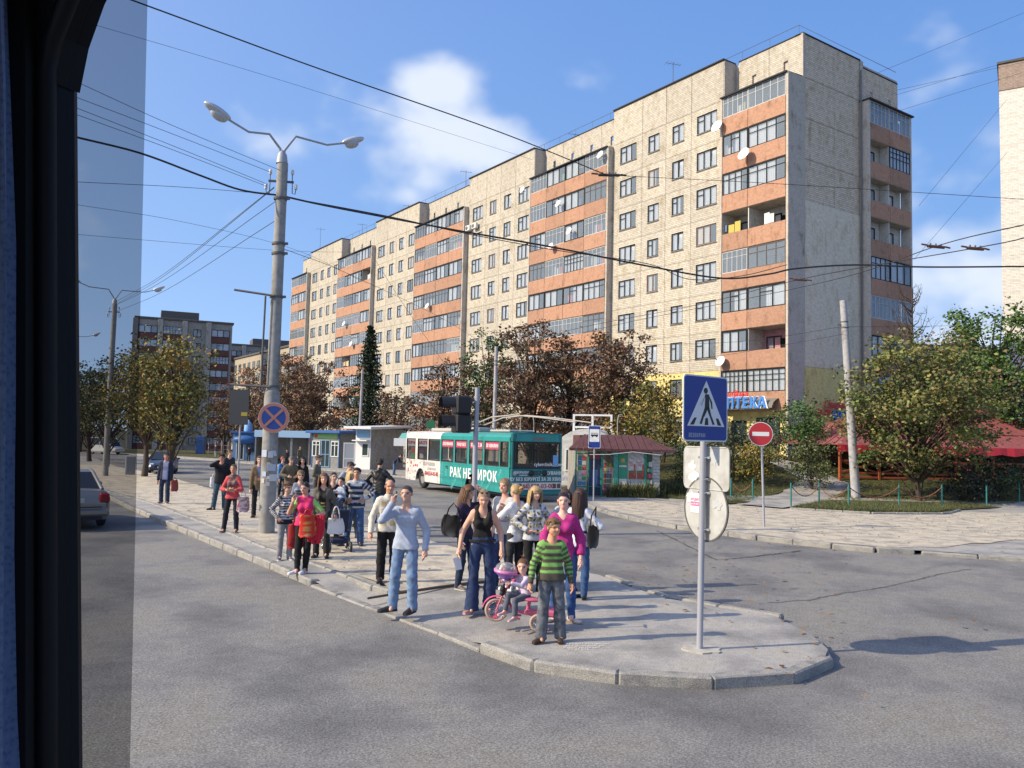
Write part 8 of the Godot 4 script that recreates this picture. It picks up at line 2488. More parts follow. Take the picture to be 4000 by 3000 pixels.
	var ol := person("woman with long brown hair in olive cardigan over a black top", -3.74, -16.53, 1.69, 0.1, {"f": true, "cell": 0.017, "style": "long", "length": 1.7, "hair": Color(0.14, 0.068, 0.03), "skin": Color(0.624, 0.348, 0.240), "turn": 0.15, "lw": Vector3(0.16, 0.50, 0.06),
		"tops": [{"name": "cardigan", "hem": 0.47, "loose": 1.08, "pat": func(p: Vector3, _n, r, _t): return (Color(0.35, 0.26, 0.05) if p.y < 0.66 and sin(p.y * 170.0) > 0.3 and absf(p.x) < 0.025 else BLACK) if r == 0 and p.z > 0.02 and absf(p.x) < 0.042 else Color(0.105, 0.098, 0.075)}], "legs": jeans(Color(0.02, 0.02, 0.022), 1.0, 0.95)})
	bag("handbag", "white leather handbag with long handles held by the olive cardigan woman", ol, Vector3(0.28, 0.48, 0.12), Vector3(0.34, 0.30, 0.15), 0.1, Color(0.68, 0.68, 0.70), [loop_(0.07, 0.28, 0.26, 0.03), loop_(0.07, 0.28, 0.26, -0.03)], 0.012, 0.4)
	stroller(Vector3(-3.62, rise(-3.62, -17.6) + .118, -17.5), .4)
	var mum := person("dark haired woman in black carrying a small child", -3.95, -18.41, 1.62, 0.35, {"f": true, "cell": 0.02, "style": "slick", "hair": DARK, "turn": 0.2, "lw": Vector3(0.10, 0.60, 0.17), "le": Vector3(1, -1, 0), "lhd": Vector3(-1, 0, 0.2),
		"tops": [{"name": "jacket", "hem": 0.50, "pat": solid(Color(0.010, 0.010, 0.012))}], "legs": jeans(Color(0.010, 0.010, 0.012), 0.8, 0.9)})
	person("small child in pale blue jacket carried on the woman's arm", -3.72, -18.22, 0.80, -0.6, {"child": true, "head": 0.235, "cell": 0.018, "style": "short", "hair": Color(0.03, 0.02, 0.014), "dy": 0.93, "turn": 0.5, "pelvis": Vector3(0, 0.30, 0), "lean": Vector3(0, 0.29, 0.02), "lf": Vector3(0.10, -0.02, 0.05), "rf": Vector3(-0.08, -0.02, 0.06), "lw": Vector3(0.1, 0.45, 0.18), "rw": Vector3(-0.1, 0.5, 0.18),
		"tops": [{"name": "jacket", "hem": 0.25, "loose": 1.12, "pat": stripes(Color(0.34, 0.40, 0.52), Color(0.20, 0.25, 0.36), 0.08, 0.7)}], "legs": jeans(Color(0.04, 0.07, 0.14), 1.1, 1.1), "shoes": ["sneaker", Color(0.04, 0.06, 0.12), BLACK]})
	var b18 := person("blonde woman in black top and faded jeans looking to one side", -3.80, -19.60, 1.60, 0.75, {"f": true, "cell": 0.02, "style": "long", "length": 1.0, "bangs": true, "hair": Color(0.52, 0.38, 0.17), "turn": 0.35, "lw": Vector3(0.11, 0.62, 0.13), "rw": Vector3(-0.12, 0.60, 0.12), "le": Vector3(1, -1, 0), "re": Vector3(-1, -0.8, 0),
		"tops": [{"name": "top", "hem": 0.52, "sleeve": 0.7, "pat": solid(Color(0.010, 0.010, 0.010))}], "legs": jeans(Color(0.055, 0.065, 0.09), 0.8, 0.9), "shoes": ["shoe", Color(0.12, 0.05, 0.03), BLACK], "lf": Vector3(0.1, 0, 0.08), "rf": Vector3(-0.1, 0, -0.06)})
	bag("handbag", "brown mottled handbag held in front of the blonde woman in black", b18, Vector3(0.02, 0.72, 0.24), Vector3(0.42, 0.30, 0.16), -0.6, Color(0.09, 0.06, 0.045), [loop_(0.12, 0.28, 0.16)], 0.012, 0.5, 0.3, func(p: Vector3, i, j): return Color(0.22, 0.17, 0.13) if sin(i * 2.7 + j) + sin(j * 1.9) > 0.6 else Color(0.055, 0.035, 0.028))
	var ps := stripes(Color(.022, .028, .050), Color(.42, .43, .46), .072, .58, .55)
	person("man in navy and grey striped polo with both hands on his hips", -3.43, -18.41, 1.73, 0.08, {"cell": 0.017, "style": "short", "hair": DARK, "skin": Color(0.528, 0.270, 0.174), "g": 1.12, "lw": Vector3(0.115, 0.585, 0.05), "rw": Vector3(-0.115, 0.585, 0.05), "le": Vector3(1, 0, -0.25), "re": Vector3(-1, 0, -0.25), "lhd": Vector3(-1, -0.25, 0.4), "rhd": Vector3(1, -0.25, 0.4),
		"lf": Vector3(0.075, 0, 0.0), "rf": Vector3(-0.11, 0, 0.04), "rfy": -0.8,
		"tops": [{"name": "polo", "hem": 0.495, "collar": true, "loose": 1.05, "pat": func(p: Vector3, n, r, t): return Color(0.18, 0.42, 0.55) if r == 0 and p.z > 0.02 and p.y > 0.765 and absf(p.x) < 0.02 else (Color(0.44, 0.46, 0.5) if p.y > 0.795 or (r > 0 and t > 0.85) else ps.call(p, n, r, t))}],
		"legs": jeans(Color(0.045, 0.10, 0.22), 1.15, 1.1, 0.25), "shoes": ["shoe", Color(0.03, 0.025, 0.025), BLACK]})
	person("man in grey tee with shoulder strap looking down", -4.40, -22.1, 1.77, 0.75, {"cell": 0.022, "style": "short", "hair": Color(0.045, 0.025, 0.016), "nod": 0.5, "turn": 0.2, "lean": Vector3(0.0, 0.285, 0.05), "lw": Vector3(0.10, 0.60, 0.16), "rw": Vector3(-0.12, 0.56, 0.12),
		"tops": [{"name": "tee", "hem": 0.49, "sleeve": 0.45, "loose": 1.06, "pat": func(p: Vector3, _n, r, _t): return Color(0.014, 0.016, 0.025) if r == 0 and absf(p.x - 0.45 * (p.y - 0.72)) < 0.013 else Color(0.30, 0.34, 0.40)}], "legs": jeans(Color(0.03, 0.04, 0.08), 1.0, 1.0)})
	person("man in black leather jacket seen from behind, dark cropped hair", -3.65, -23.0, 1.82, PI - 0.2, {"cell": 0.022, "style": "short", "hair": DARK, "g": 1.12, "lw": Vector3(0.14, 0.56, 0.12), "rw": Vector3(-0.14, 0.56, 0.12), "le": Vector3(1, -0.2, -0.5), "re": Vector3(-1, -0.2, -0.5),
		"tops": [{"name": "jacket", "hem": 0.47, "loose": 1.12, "thick": 0.015, "collar": true, "pat": solid(Color(0.012, 0.013, 0.015)), "folds": 0.008, "mat": vmat("leatherette", 0.45)}], "legs": jeans(Color(0.06, 0.12, 0.22), 1.0, 1.0)})
	person("woman with short fair hair in grey tee and dark sunglasses", -4.73, -18.58, 1.63, 0.2, {"f": true, "cell": 0.02, "style": "bob", "hair": Color(0.17, 0.115, 0.05), "glasses": "on", "turn": 0.15, "tops": [{"name": "tee", "hem": 0.50, "sleeve": 0.42, "neck": 0.01, "pat": func(p: Vector3, _n, r, _t): return Color(0.03, 0.035, 0.05) if r == 0 and p.z > 0 and p.y < 0.73 and fposmod(p.y * 24, 1.0) < 0.35 else Color(0.22, 0.24, 0.30)}], "legs": jeans(Color(0.03, 0.04, 0.08), 0.9, 0.9)})
	person("woman with long black hair, black coat and dark sunglasses", -6.84, -27.07, 1.74, 0.25, {"f": true, "cell": 0.026, "style": "long", "hair": Color(0.010, 0.009, 0.010), "glasses": "on", "tops": [{"name": "coat", "hem": 0.40, "pat": solid(Color(0.010, 0.010, 0.011))}], "legs": jeans(Color(0.012, 0.012, 0.014), 0.9, 0.9)})
	person("grey haired man in khaki jacket looking at his hands", -7.21, -26.97, 1.77, 0.35, {"cell": 0.024, "style": "short", "hair": Color(0.15, 0.13, 0.11), "nod": 0.45, "turn": 0.25, "g": 1.1, "lw": Vector3(0.10, 0.62, 0.17), "rw": Vector3(-0.06, 0.62, 0.17), "le": Vector3(1, -1, 0), "re": Vector3(-1, -1, 0), "tops": [{"name": "jacket", "hem": 0.46, "loose": 1.15, "collar": true, "thick": 0.015, "pat": solid(Color(0.115, 0.098, 0.060))}], "legs": jeans(Color(0.09, 0.075, 0.055), 1.1, 1.1)})
	person("young man in grey green sweater standing side on", -6.50, -27.69, 1.80, 1.45, {"cell": 0.026, "style": "short", "hair": Color(0.06, 0.032, 0.018), "nod": 0.15, "lw": Vector3(0.08, 0.60, 0.15), "rw": Vector3(-0.10, 0.60, 0.14), "tops": [{"name": "sweater", "hem": 0.48, "loose": 1.1, "pat": solid(Color(0.115, 0.112, 0.085))}], "legs": jeans(Color(0.05, 0.05, 0.05), 1.0, 1.0)})
	person("red haired woman in blue jacket and black skirt behind the lamp post", -9.05, -32.63, 1.62, 0.9, {"f": true, "cell": 0.03, "style": "curly", "hair": Color(0.21, 0.055, 0.02), "tops": [{"name": "jacket", "hem": 0.46, "pat": solid(Color(0.07, 0.19, 0.42))}, {"name": "skirt", "hem": 0.14, "flare": 1.0, "sleeve": 0.0, "pat": solid(BLACK), "loose": 1.02}], "legs": jeans(BLACK, 0.6, 0.8)})
	person("man in brown blazer half hidden by the big lamp post", -7.34, -24.06, 1.80, 0.3, {"cell": 0.024, "style": "short", "hair": Color(0.10, 0.07, 0.05), "lw": Vector3(0.05, 0.63, 0.15), "le": Vector3(1, -1, 0), "tops": [{"name": "blazer", "hem": 0.44, "loose": 1.1, "collar": true, "thick": 0.014, "pat": func(p: Vector3, _n, r, _t): return Color(0.20, 0.27, 0.42) if r == 0 and p.z > 0.03 and p.y > 0.66 and absf(p.x) < 0.03 * (p.y - 0.62) * 6 else Color(0.17, 0.115, 0.065)}], "legs": jeans(BLACK, 1.0, 1.0)})
	var rw_ := person("woman in coral jacket and patterned scarf with her hands clasped", -6.81, -20.25, 1.67, 0.05, {"f": true, "cell": 0.018, "style": "slick", "hair": Color(0.09, 0.045, 0.022), "skin": Color(0.504, 0.258, 0.168), "lw": Vector3(0.015, 0.61, 0.15), "rw": Vector3(-0.02, 0.62, 0.155), "le": Vector3(1, -1, -0.2), "re": Vector3(-1, -1, -0.2), "lhd": Vector3(-0.7, 0.5, 0.2), "rhd": Vector3(0.7, 0.5, 0.2),
		"lf": Vector3(0.075, 0, 0.01), "rf": Vector3(-0.10, 0, 0.03),
		"tops": [{"name": "jacket", "hem": 0.50, "sleeve": 0.8, "loose": 1.05, "flare": 1.1, "pat": func(p: Vector3, _n, r, t): return (Color(0.11, 0.055, 0.06) if sin(p.y * 260) + sin(p.x * 300 + p.y * 90) > -0.2 else Color(0.30, 0.20, 0.17)) if r == 0 and p.z > 0.02 and absf(p.x) < 0.028 and p.y > 0.60 else Color(0.55, 0.075, 0.085)},
		{"name": "scarf", "hem": 0.77, "sleeve": 0.0, "turtle": true, "thick": 0.014, "loose": 0.8, "pat": func(p: Vector3, _n, _r, _t): return Color(0.11, 0.055, 0.06) if sin(p.y * 260) + sin(p.x * 300) > -0.2 else Color(0.30, 0.20, 0.17)}],
		"legs": jeans(Color(0.012, 0.014, 0.022), 0.8, 0.88), "shoes": ["flat", Color(0.08, 0.07, 0.06), Color(0.4, 0.38, 0.35)]})
	bag("tote_bag", "flower patterned white and pink bag on the coral jacket woman's arm", rw_, Vector3(0.27, 0.50, 0.05), Vector3(0.30, 0.36, 0.12), 0.2, Color(0.50, 0.47, 0.46), [loop_(0.06, 0.34, 0.18)], 0.01, 0.6, 0.1, func(p: Vector3, i, j): return Color(0.45, 0.05, 0.14) if sin(i * 2.9 + j * 1.3) > 0.6 else (Color(0.14, 0.13, 0.16) if sin(i * 1.7 - j * 2.1) > 0.6 else Color(0.52, 0.50, 0.49)))
	var cap := person("man in black jacket and black cap with hand at his mouth", -9.26, -26.36, 1.78, 0.25, {"cell": 0.022, "style": "short", "hair": BLACK, "skin": Color(0.540, 0.264, 0.180), "g": 1.15, "rw": Vector3(-0.03, 0.875, 0.115), "re": Vector3(-1, -0.7, 0.2), "rhd": Vector3(0.4, 0.8, 0.0), "rhp": Vector3(0, 0, -1), "lw": Vector3(0.12, 0.55, 0.1), "lf": Vector3(0.075, 0, 0), "rf": Vector3(-0.11, 0, 0.04), "rfy": -0.9,
		"tops": [{"name": "jacket", "hem": 0.48, "loose": 1.15, "thick": 0.015, "pat": func(p: Vector3, _n, r, _t): return Color(0.2, 0.2, 0.22) if r == 0 and p.z > 0 and absf(p.y - 0.70) < 0.003 and absf(p.x) < 0.06 else Color(0.010, 0.011, 0.014)}], "legs": jeans(Color(0.035, 0.075, 0.105), 1.15, 1.1)})
	var capm := MB.new()
	capm.ell(Vector3(0, 1.70, .01), Vector3(.098, .085, .115)); capm.ell(Vector3(.03, 1.685, .12), Vector3(.075, .012, .075), Basis(Vector3.RIGHT, .2))
	part(cap, "cap", capm.mesh(), mat("cap", Color(0.012, 0.012, 0.015), 0.8))
	bag("plastic_bag", "white plastic bag held low by the man in the black cap", cap, Vector3(-0.22, 0.72, 0.0), Vector3(0.24, 0.30, 0.12), 0.2, Color(0.66, 0.67, 0.68), [loop_(0.05, 0.28, 0.14)], 0.012, 0.4)
	person("tall man in dark coat standing behind the black capped man", -11.29, -32.97, 1.84, 0.6, {"cell": 0.03, "style": "short", "hair": BROWN, "turn": 0.5, "tops": [{"name": "coat", "hem": 0.46, "loose": 1.1, "pat": solid(Color(0.02, 0.024, 0.035))}], "legs": jeans(BLACK, 1.0, 1.0)})
	var nv := person("man in open navy jacket over a blue grey shirt beside the trees", -11.86, -28.29, 1.74, 0.15, {"cell": 0.024, "style": "short", "hair": Color(0.05, 0.025, 0.018), "skin": Color(0.480, 0.216, 0.144), "g": 1.08, "turn": 0.2,
		"tops": [{"name": "jacket", "hem": 0.48, "loose": 1.12, "collar": true, "thick": 0.014, "pat": func(p: Vector3, _n, r, _t): return Color(0.26, 0.29, 0.42) if r == 0 and p.z > 0.0 and absf(p.x - 0.008) < 0.05 else Color(0.016, 0.020, 0.040)}], "legs": jeans(Color(0.025, 0.04, 0.075), 1.1, 1.05), "shoes": ["sneaker", Color(0.16, 0.06, 0.03), white]})
	bag("plastic_bag", "dull red bag carried by the man in the open navy jacket", nv, Vector3(0.33, 0.42, 0.06), Vector3(0.24, 0.38, 0.1), 0.3, Color(0.22, 0.035, 0.03), [loop_(0.05, 0.36, 0.1)], 0.012, 0.6)
	var far := func(label, x, z, h, yaw, hc, top, leg, extra := {}):
		var o := {"cell": 0.04, "style": "short", "hair": hc, "tops": [{"name": "jacket", "hem": 0.48, "loose": 1.1, "folds": 0.0, "pat": solid(top)}], "legs": jeans(leg)}
		o.merge(extra, true)
		return person(label, x, z, h, yaw, o)
	far.call("distant man in dark jacket and pale trousers walking by the verge", -36.98, -102.85, 1.75, 2.6, BLACK, Color(0.02, 0.02, 0.03), Color(0.25, 0.27, 0.30), {"dy": 0.01})
	far.call("distant person in black at the door of the blue kiosk", -27.4, -85.9, 1.62, PI, BLACK, Color(0.012, 0.012, 0.014), BLACK, {"dy": 0.09})
	far.call("distant person in brown jacket beside the blue kiosk", -25.3, -84.2, 1.70, 0.4, BLACK, Color(0.12, 0.085, 0.05), Color(0.05, 0.05, 0.06), {"dy": 0.09})
	far.call("distant man in olive jacket standing in the bus shelter", -19.4, -75.6, 1.78, 0.6, BROWN, Color(0.10, 0.095, 0.06), Color(0.04, 0.04, 0.04), {"dy": 0.09})
	far.call("short distant person with dark hair waiting in the bus shelter", -20.6, -75.6, 1.45, 0.2, BLACK, Color(0.03, 0.03, 0.035), BLACK, {"dy": 0.09})
	far.call("man in navy jacket and jeans bending over a newsstand", -8.16, -57.7, 1.72, 1.5, Color(0.04, 0.03, 0.025), Color(0.018, 0.028, 0.060), Color(0.12, 0.19, 0.30), {"dy": 0.09, "cell": 0.032, "lean": Vector3(0, 0.22, 0.185), "lw": Vector3(0.08, 0.55, 0.36), "rw": Vector3(-0.08, 0.55, 0.36), "nod": 0.4})
	far.call("man in black jacket facing the magazine kiosk window", 5.0, -42.6, 1.72, 2.7, BLACK, Color(0.010, 0.010, 0.011), Color(0.05, 0.045, 0.04), {"dy": 0.135, "cell": 0.028})
func wheel(under: Node3D, called: String, c: Vector3, r: float, w: float, b: Basis, tyre: Material, rim: Material, spokes := 0) -> Node3D:
	var o := hub(under, called, Transform3D(b, c))
	var t := MB.new()
	var prof := []
	for i in 13:
		var a := TAU * i / 12
		prof.append(Vector2(r - w * .42 + cos(a) * w * .42, sin(a) * w * .5))
	t.lathe(prof, Vector3.ZERO, 26, Basis(Vector3.BACK, PI / 2))
	part(o, "tyre", t.mesh(), tyre)
	var m := MB.new()
	var ri := r - w * .8
	if spokes:
		m.lathe([Vector2(ri, -w * .3), Vector2(ri + .004, 0), Vector2(ri, w * .3), Vector2(ri - .012, w * .2), Vector2(ri - .012, -w * .2), Vector2(ri, -w * .3)], Vector3.ZERO, 24, Basis(Vector3.BACK, PI / 2))
		for i in spokes:
			var a := TAU * i / spokes
			m.cyl(Vector3(w * .3 * (1 if i % 2 else -1), 0, 0), Vector3(0, cos(a) * ri, sin(a) * ri), .002, -1, 4)
		m.cyl(Vector3(-w * .6, 0, 0), Vector3(w * .6, 0, 0), .016, -1, 10)
	else:
		m.lathe([Vector2(.001, w * .30), Vector2(ri * .30, w * .34), Vector2(ri * .45, w * .22), Vector2(ri * .85, w * .30), Vector2(ri * 1.02, w * .46), Vector2(ri * 1.02, -w * .46), Vector2(ri * .85, -w * .3), Vector2(ri * .3, -w * .34), Vector2(.001, -w * .30)], Vector3.ZERO, 22, Basis(Vector3.BACK, PI / 2))
	part(o, "rim", m.mesh(), rim)
	return o
func tricycle(p: Vector3, yaw: float):
	var o := thing("tricycle", "pink child's tricycle with clear toy box and spoked wheels, front wheel lifted", "tricycle", p, yaw)
	var pitch := Basis(Vector3.RIGHT, -.11)
	var piv := Vector3(0, .115, -.27)
	var T := func(v: Vector3): return piv + pitch * (v - piv)
	var tyre := mat("trike_tyre", Color(0.42, 0.30, 0.24), 0.8)
	var chrome := mat("chrome", Color(0.62, 0.64, 0.68), 0.2, 0.9)
	var pink := mat("trike_pink", Color(0.60, 0.14, 0.24), 0.35)
	var hot := mat("trike_hot", Color(0.62, 0.07, 0.15), 0.35)
	var purple := mat("trike_purple", Color(0.26, 0.14, 0.50), 0.35)
	wheel(o, "front_wheel", T.call(Vector3(0, 0.155, 0.30)), 0.155, 0.05, pitch * Basis(Vector3.UP, 0.15), tyre, chrome, 26)
	for s in [-1, 1]: wheel(o, "rear_wheel", Vector3(0.20 * s, 0.115, -0.27), 0.115, 0.05, Basis.IDENTITY, tyre, chrome, 20)
	var fr := MB.new()
	fr.tube([T.call(Vector3(0, .16, -.27)), T.call(Vector3(0, .17, -.05)), T.call(Vector3(0, .20, .10)), T.call(Vector3(0, .40, .22))], [.02], 8)
	fr.cyl(Vector3(-.2, .115, -.27), Vector3(.2, .115, -.27), .012)
	for s in [-1, 1]: fr.tube([T.call(Vector3(.045 * s, .155, .30)), T.call(Vector3(.045 * s, .33, .255)), T.call(Vector3(0, .46, .20))], [.012], 6)
	fr.tube([T.call(Vector3(0, .40, .22)), T.call(Vector3(0, .58, .16))], [.016], 8)
	part(o, "frame", fr.mesh(), pink)
	var bar := MB.new()
	bar.tube([T.call(Vector3(-.20, .60, .10)), T.call(Vector3(-.08, .575, .16)), T.call(Vector3(.08, .575, .16)), T.call(Vector3(.20, .60, .10))], [.011], 7)
	part(o, "handlebar", bar.mesh(), chrome)
	for s in [-1, 1]:
		var grip := MB.new()
		grip.cyl(T.call(Vector3(.13 * s, .59, .13)), T.call(Vector3(.21 * s, .602, .095)), .016)
		part(o, "grip", grip.mesh(), hot)
	var fen := MB.new()
	for i in 9:
		var a0 := lerpf(-.5, 1.5, i / 9.0); var a1 := lerpf(-.5, 1.5, (i + 1) / 9.0)
		var e := func(a, x, r): return T.call(Vector3(x, .155 + cos(a) * r, .30 + sin(a) * r))
		fen.quad(e.call(a0, -.035, .178), e.call(a1, -.035, .178), e.call(a1, 0, .190), e.call(a0, 0, .190))
		fen.quad(e.call(a0, 0, .190), e.call(a1, 0, .190), e.call(a1, .035, .178), e.call(a0, .035, .178))
	part(o, "fender", fen.mesh(), hot)
	var seat := MB.new()
	seat.ell(T.call(Vector3(0, .36, -.12)), Vector3(.12, .03, .14), pitch, 14, 8)
	seat.cyl(T.call(Vector3(0, .18, -.1)), T.call(Vector3(0, .35, -.12)), .025)
	part(o, "seat", seat.mesh(), pink)
	var back := MB.new()
	back.cbox(T.call(Vector3(0, .50, -.25)), Vector3(.22, .17, .025), .012, pitch * Basis(Vector3.RIGHT, -.12))
	for s in [-1, 1]: back.cyl(T.call(Vector3(.07 * s, .35, -.21)), T.call(Vector3(.07 * s, .45, -.24)), .01)
	part(o, "backrest", back.mesh(), hot)
	var basket := MB.new()
	basket.cbox(T.call(Vector3(0, .235, -.36)), Vector3(.30, .085, .22), .02, pitch)
	basket.cbox(T.call(Vector3(0, .20, -.22)), Vector3(.16, .05, .3), .015, pitch)
	part(o, "rear_tray", basket.mesh(), pink)
	var push := MB.new()
	push.tube([T.call(Vector3(.04, .25, -.30)), T.call(Vector3(.04, .70, -.40)), T.call(Vector3(.03, .80, -.44))], [.011], 7)
	push.cyl(T.call(Vector3(-.08, .81, -.44)), T.call(Vector3(.12, .81, -.44)), .014)
	part(o, "push_bar", push.mesh(), pink)
	var tub := MB.new()
	tub.lathe([Vector2(.04, -.1), Vector2(.13, -.02), Vector2(.155, .0)], T.call(Vector3(0, .655, .245)), 20, pitch)
	part(o, "toy_box", tub.mesh(), purple)
	var lid := MB.new()
	lid.lathe([Vector2(.155, .0), Vector2(.16, .03), Vector2(.13, .035)], T.call(Vector3(0, .655, .245)), 20, pitch)
	part(o, "toy_box_rim", lid.mesh(), mat("trike_rim", Color(0.62, 0.20, 0.42), 0.35))
	var dome := MB.new()
	dome.lathe([Vector2(.145, .03), Vector2(.138, .07), Vector2(.11, .105), Vector2(.06, .125), Vector2(.001, .13)], T.call(Vector3(0, .655, .245)), 20, pitch)
	var dg := mat("clear_dome", Color(0.6, 0.62, 0.65), 0.05)
	dg.transparency = BaseMaterial3D.TRANSPARENCY_ALPHA
	dg.albedo_color.a = .22
	part(o, "clear_cover", dome.mesh(), dg)
	var toys := MB.new()
	var rng := RandomNumberGenerator.new()
	rng.seed = 6
	for i in 9:
		toys.col = [Color(.7, .6, .3), Color(.6, .1, .2), Color(.2, .25, .3), Color(.65, .65, .6)][i % 4]
		toys.ell(T.call(Vector3(rng.randf_range(-.08, .08), .69 + rng.randf_range(0, .04), .245 + rng.randf_range(-.08, .08))), Vector3.ONE * rng.randf_range(.02, .035), Basis.IDENTITY, 7, 5)
	part(o, "toy", toys.mesh(true), vmat("plastic", 0.4))
	var plate := MB.new()
	plate.cbox(T.call(Vector3(0, .42, .275)), Vector3(.085, .12, .012), .004, pitch * Basis(Vector3.RIGHT, -.25))
	part(o, "badge", plate.mesh(), mat("badge", Color(0.10, 0.25, 0.62), 0.4))
	var bow := MB.new()
	bow.ell(T.call(Vector3(.045, .44, .25)), Vector3(.045, .05, .04)); bow.ell(T.call(Vector3(.06, .39, .25)), Vector3(.04, .035, .035)); bow.ell(T.call(Vector3(.07, .48, .24)), Vector3(.02, .035, .02), Basis(Vector3.BACK, -.5))
	part(o, "black_pouch", bow.mesh(), mat("pouch", Color(0.012, 0.012, 0.013), 0.7))
	for s in [-1, 1]:
		var ped := MB.new()
		ped.cyl(T.call(Vector3(0, .155, .30)), T.call(Vector3(.07 * s, .155 - .06 * s, .29)), .008)
		ped.cbox(T.call(Vector3(.10 * s, .155 - .07 * s, .29)), Vector3(.07, .02, .06), .005, pitch)
		part(o, "pedal", ped.mesh(), hot)
	var rest := MB.new()
	for s in [-1, 1]: rest.cbox(T.call(Vector3(.1 * s, .11, .02)), Vector3(.08, .015, .1), .005, pitch)
	rest.cyl(T.call(Vector3(-.12, .115, .02)), T.call(Vector3(.12, .115, .02)), .01)
	rest.cyl(T.call(Vector3(0, .115, .02)), T.call(Vector3(0, .19, .04)), .012)
	part(o, "footrest", rest.mesh(), pink)
func stroller(p: Vector3, yaw: float):
	var o := thing("stroller", "dark baby stroller frame with small wheels behind the olive cardigan woman", "stroller", p, yaw)
	var dark := mat("stroller", Color(0.02, 0.02, 0.022), 0.6)
	for q in [[-0.22, 0.28], [0.22, 0.28], [-0.25, -0.28], [0.25, -0.28]]: wheel(o, "wheel", Vector3(q[0], 0.11, q[1]), 0.11, 0.05, Basis.IDENTITY, dark, mat("chrome", Color()), 8)
	var fr := MB.new()
	for s in [-1, 1]:
		fr.tube([Vector3(.24 * s, .11, -.28), Vector3(.22 * s, .45, .0), Vector3(.2 * s, .95, .38)], [.012], 6)
		fr.tube([Vector3(.22 * s, .11, .28), Vector3(.22 * s, .5, -.05), Vector3(.2 * s, .62, -.18)], [.012], 6)
	fr.cyl(Vector3(-.2, .95, .38), Vector3(.2, .95, .38), .014)
	fr.cyl(Vector3(-.22, .3, .1), Vector3(.22, .3, .1), .01)
	part(o, "frame", fr.mesh(), dark)
	var st := MB.new()
	st.cbox(Vector3(0, .42, 0), Vector3(.36, .06, .32), .02)
	st.cbox(Vector3(0, .65, .2), Vector3(.36, .5, .06), .02, Basis(Vector3.RIGHT, .35))
	st.cbox(Vector3(0, .22, .0), Vector3(.34, .12, .38), .03)
	part(o, "seat", st.mesh(), mat("stroller_cloth", Color(0.02, 0.03, 0.07), 0.9))
# ---------------------------------------------------------------- chalk marks, playground, the bus we look out of
func make_small():
	var ch := thing("chalk_writing", "faded white stencilled writing on the island asphalt by the boy", "marking", Vector3(1.0, 0.1155, -9.98), 0.06)
	for i in 4:
		var t := text_mesh(["КРЕДИТ ГОТІВКОЮ", "БЕЗ ДОВІДОК ЗА", "ОДИН ДЕНЬ 067", "24 31 518"][i], 0.055, 0.001)
		part(ch, "writing_line", t, mat("chalk", Color(0.56, 0.55, 0.53), 0.95), Transform3D(Basis(Vector3.RIGHT, -PI / 2) * Basis.from_scale(Vector3(0.75, 1.1, 1)), Vector3(-0.05 * i, 0.0025, -0.12 + 0.085 * i)))
	var pg := thing("climbing_frame", "pale metal playground climbing frame with a blue slide tower", "climbing frame", on(-44.0, -120.0, 0.1), 0.2)
	var mb := MB.new()
	for i in 5: mb.tube([Vector3(i * .9, 0, 0), Vector3(i * .9, 2.0 - .2 * absf(i - 2), 0), Vector3(i * .9, 2.0 - .2 * absf(i - 2), 1.2), Vector3(i * .9, 0, 1.4)], [.04], 6)
	for y in [.7, 1.3]: mb.cyl(Vector3(0, y, 0), Vector3(3.6, y, 0), .035)
	part(pg, "bars", mb.mesh(), mat("play_pipe", Color(0.4, 0.3, 0.3), 0.5))
	var sl := MB.new()
	sl.cbox(Vector3(-1.2, 1.3, .5), Vector3(1.2, 2.6, 1.2), .05)
	part(pg, "tower", sl.mesh(), mat("play_blue", Color(0.03, 0.09, 0.25), 0.5))
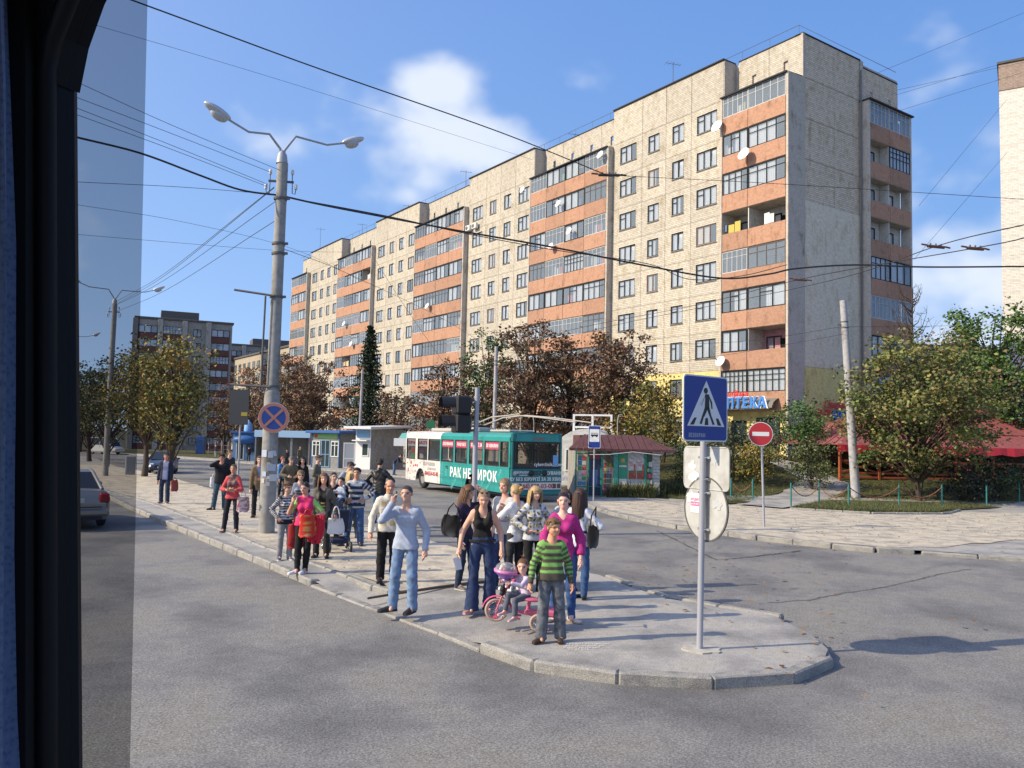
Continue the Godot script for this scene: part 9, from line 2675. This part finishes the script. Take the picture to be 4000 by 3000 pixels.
func make_bus_window():
	var o := thing("tour_bus", "dark inside of the bus: black window pillar and frame at the left edge", "bus", Vector3(0, 2.6, 0), 0.0)
	var rub := mat("window_rubber", Color(0.008, 0.008, 0.009), 0.6)
	var m := Vector3(.5, 0, -.866)
	var t := Vector3(.866, 0, .5)
	var c := m * .62
	var at := func(s, y, d): return c + t * s + Vector3(0, y, 0) + m * d
	var B := Basis(t, Vector3.UP, -m)
	var pil := MB.new()
	var tl := B * Basis(Vector3.BACK, .108)
	pil.cbox(at.call(-1.075, -.02, -.01), Vector3(.10, 2.4, .09), .012, tl)
	part(o, "window_pillar", pil.mesh(), rub)
	var gas := MB.new()
	gas.tube([at.call(-.935, -.8, -.02), at.call(-.978, -.41, -.02), at.call(-1.026, .055, -.02), at.call(-1.058, .36, -.02), at.call(-1.07, .47, -.02), at.call(-1.06, .51, -.02), at.call(-1.02, .57, -.02), at.call(-.95, .66, -.02), at.call(-.8, .72, -.02), at.call(.8, .74, -.02)], [.012], 8)
	part(o, "rubber_seal", gas.mesh(), rub)
	var hd := MB.new()
	hd.cbox(at.call(-.1, .90, .0), Vector3(2.9, .36, .1), .02, B)
	hd.prism(PackedVector2Array([Vector2(-1.075, .46), Vector2(-1.06, .52), Vector2(-1.03, .575), Vector2(-.95, .67), Vector2(-.8, .76), Vector2(-1.1, .76)]), -.03, .03, Transform3D(B, c))
	part(o, "header", hd.mesh(), rub)
	var sill := MB.new()
	sill.cbox(at.call(-.1, -1.3, .0), Vector3(2.9, 1.0, .1), .02, B)
	sill.cbox(at.call(1.25, .0, .0), Vector3(.2, 1.55, .1), .02, B)
	sill.cbox(at.call(-1.42, .0, .0), Vector3(.30, 1.55, .06), .02, B)
	part(o, "side_wall", sill.mesh(), rub)
	var sh := MB.new()
	sh.cbox(at.call(-.1, 1.10, -1.2), Vector3(2.9, .06, 2.5), .01, B)
	sh.cbox(at.call(-.1, -1.82, -1.2), Vector3(2.9, .06, 2.5), .01, B)
	sh.cbox(at.call(-.1, -1.1, -2.42), Vector3(2.9, 1.4, .06), .01, B)
	sh.cbox(at.call(-1.56, -.35, -1.2), Vector3(.06, 2.9, 2.4), .01, B)
	sh.cbox(at.call(1.36, -.35, -1.2), Vector3(.06, 2.9, 2.4), .01, B)
	part(o, "shell", sh.mesh(), mat("bus_inside", Color(0.10, 0.10, 0.105), 0.8))
	var gl := MB.new()
	gl.quad(at.call(-1.0, -.78, .012), at.call(-.85, -.78, .012), at.call(-.92, .72, .012), at.call(-1.1, .72, .012))
	var gm := mat("tint_glass", Color(0.012, 0.016, 0.03), 0.02)
	gm.transparency = BaseMaterial3D.TRANSPARENCY_ALPHA
	gm.albedo_color.a = .55
	gm.metallic_specular = .12
	part(o, "sliding_pane", gl.mesh(), gm)
	var cu := thing("window_curtain", "blue flecked curtain hanging in folds beside the bus window", "curtain", Vector3(0, 2.6, 0), 0.0)
	var cm := MB.new()
	var n := 60
	for i in n:
		var e := func(k, y):
			var s: float = -1.287 + .30 * k / float(n) - .13 * y + .008 * sin(y * 5.0)
			return at.call(s, y, -.09 + .03 * sin(k * .55 + .6 * sin(y * 2.0)) - .03 * sin(k * .23))
		for j in 10:
			var y0 := -1.1 + .19 * j; var y1 := y0 + .19
			cm.quad(e.call(i, y0), e.call(i + 1, y0), e.call(i + 1, y1), e.call(i, y1))
	var t_c := ramp_tex("curtain", noise(FastNoiseLite.TYPE_CELLULAR, 0.05, 2, 61), 256, [[0.0, Color(0.30, 0.38, 0.55)], [0.14, Color(0.55, 0.62, 0.78)], [0.4, Color(0.72, 0.78, 0.9)], [1.0, Color(0.8, 0.85, 0.95)]])
	part(cu, "cloth", cm.mesh(), mat("curtain_blue", Color(0.40, 0.46, 0.56), 0.9, 0.0, t_c, 9.0))
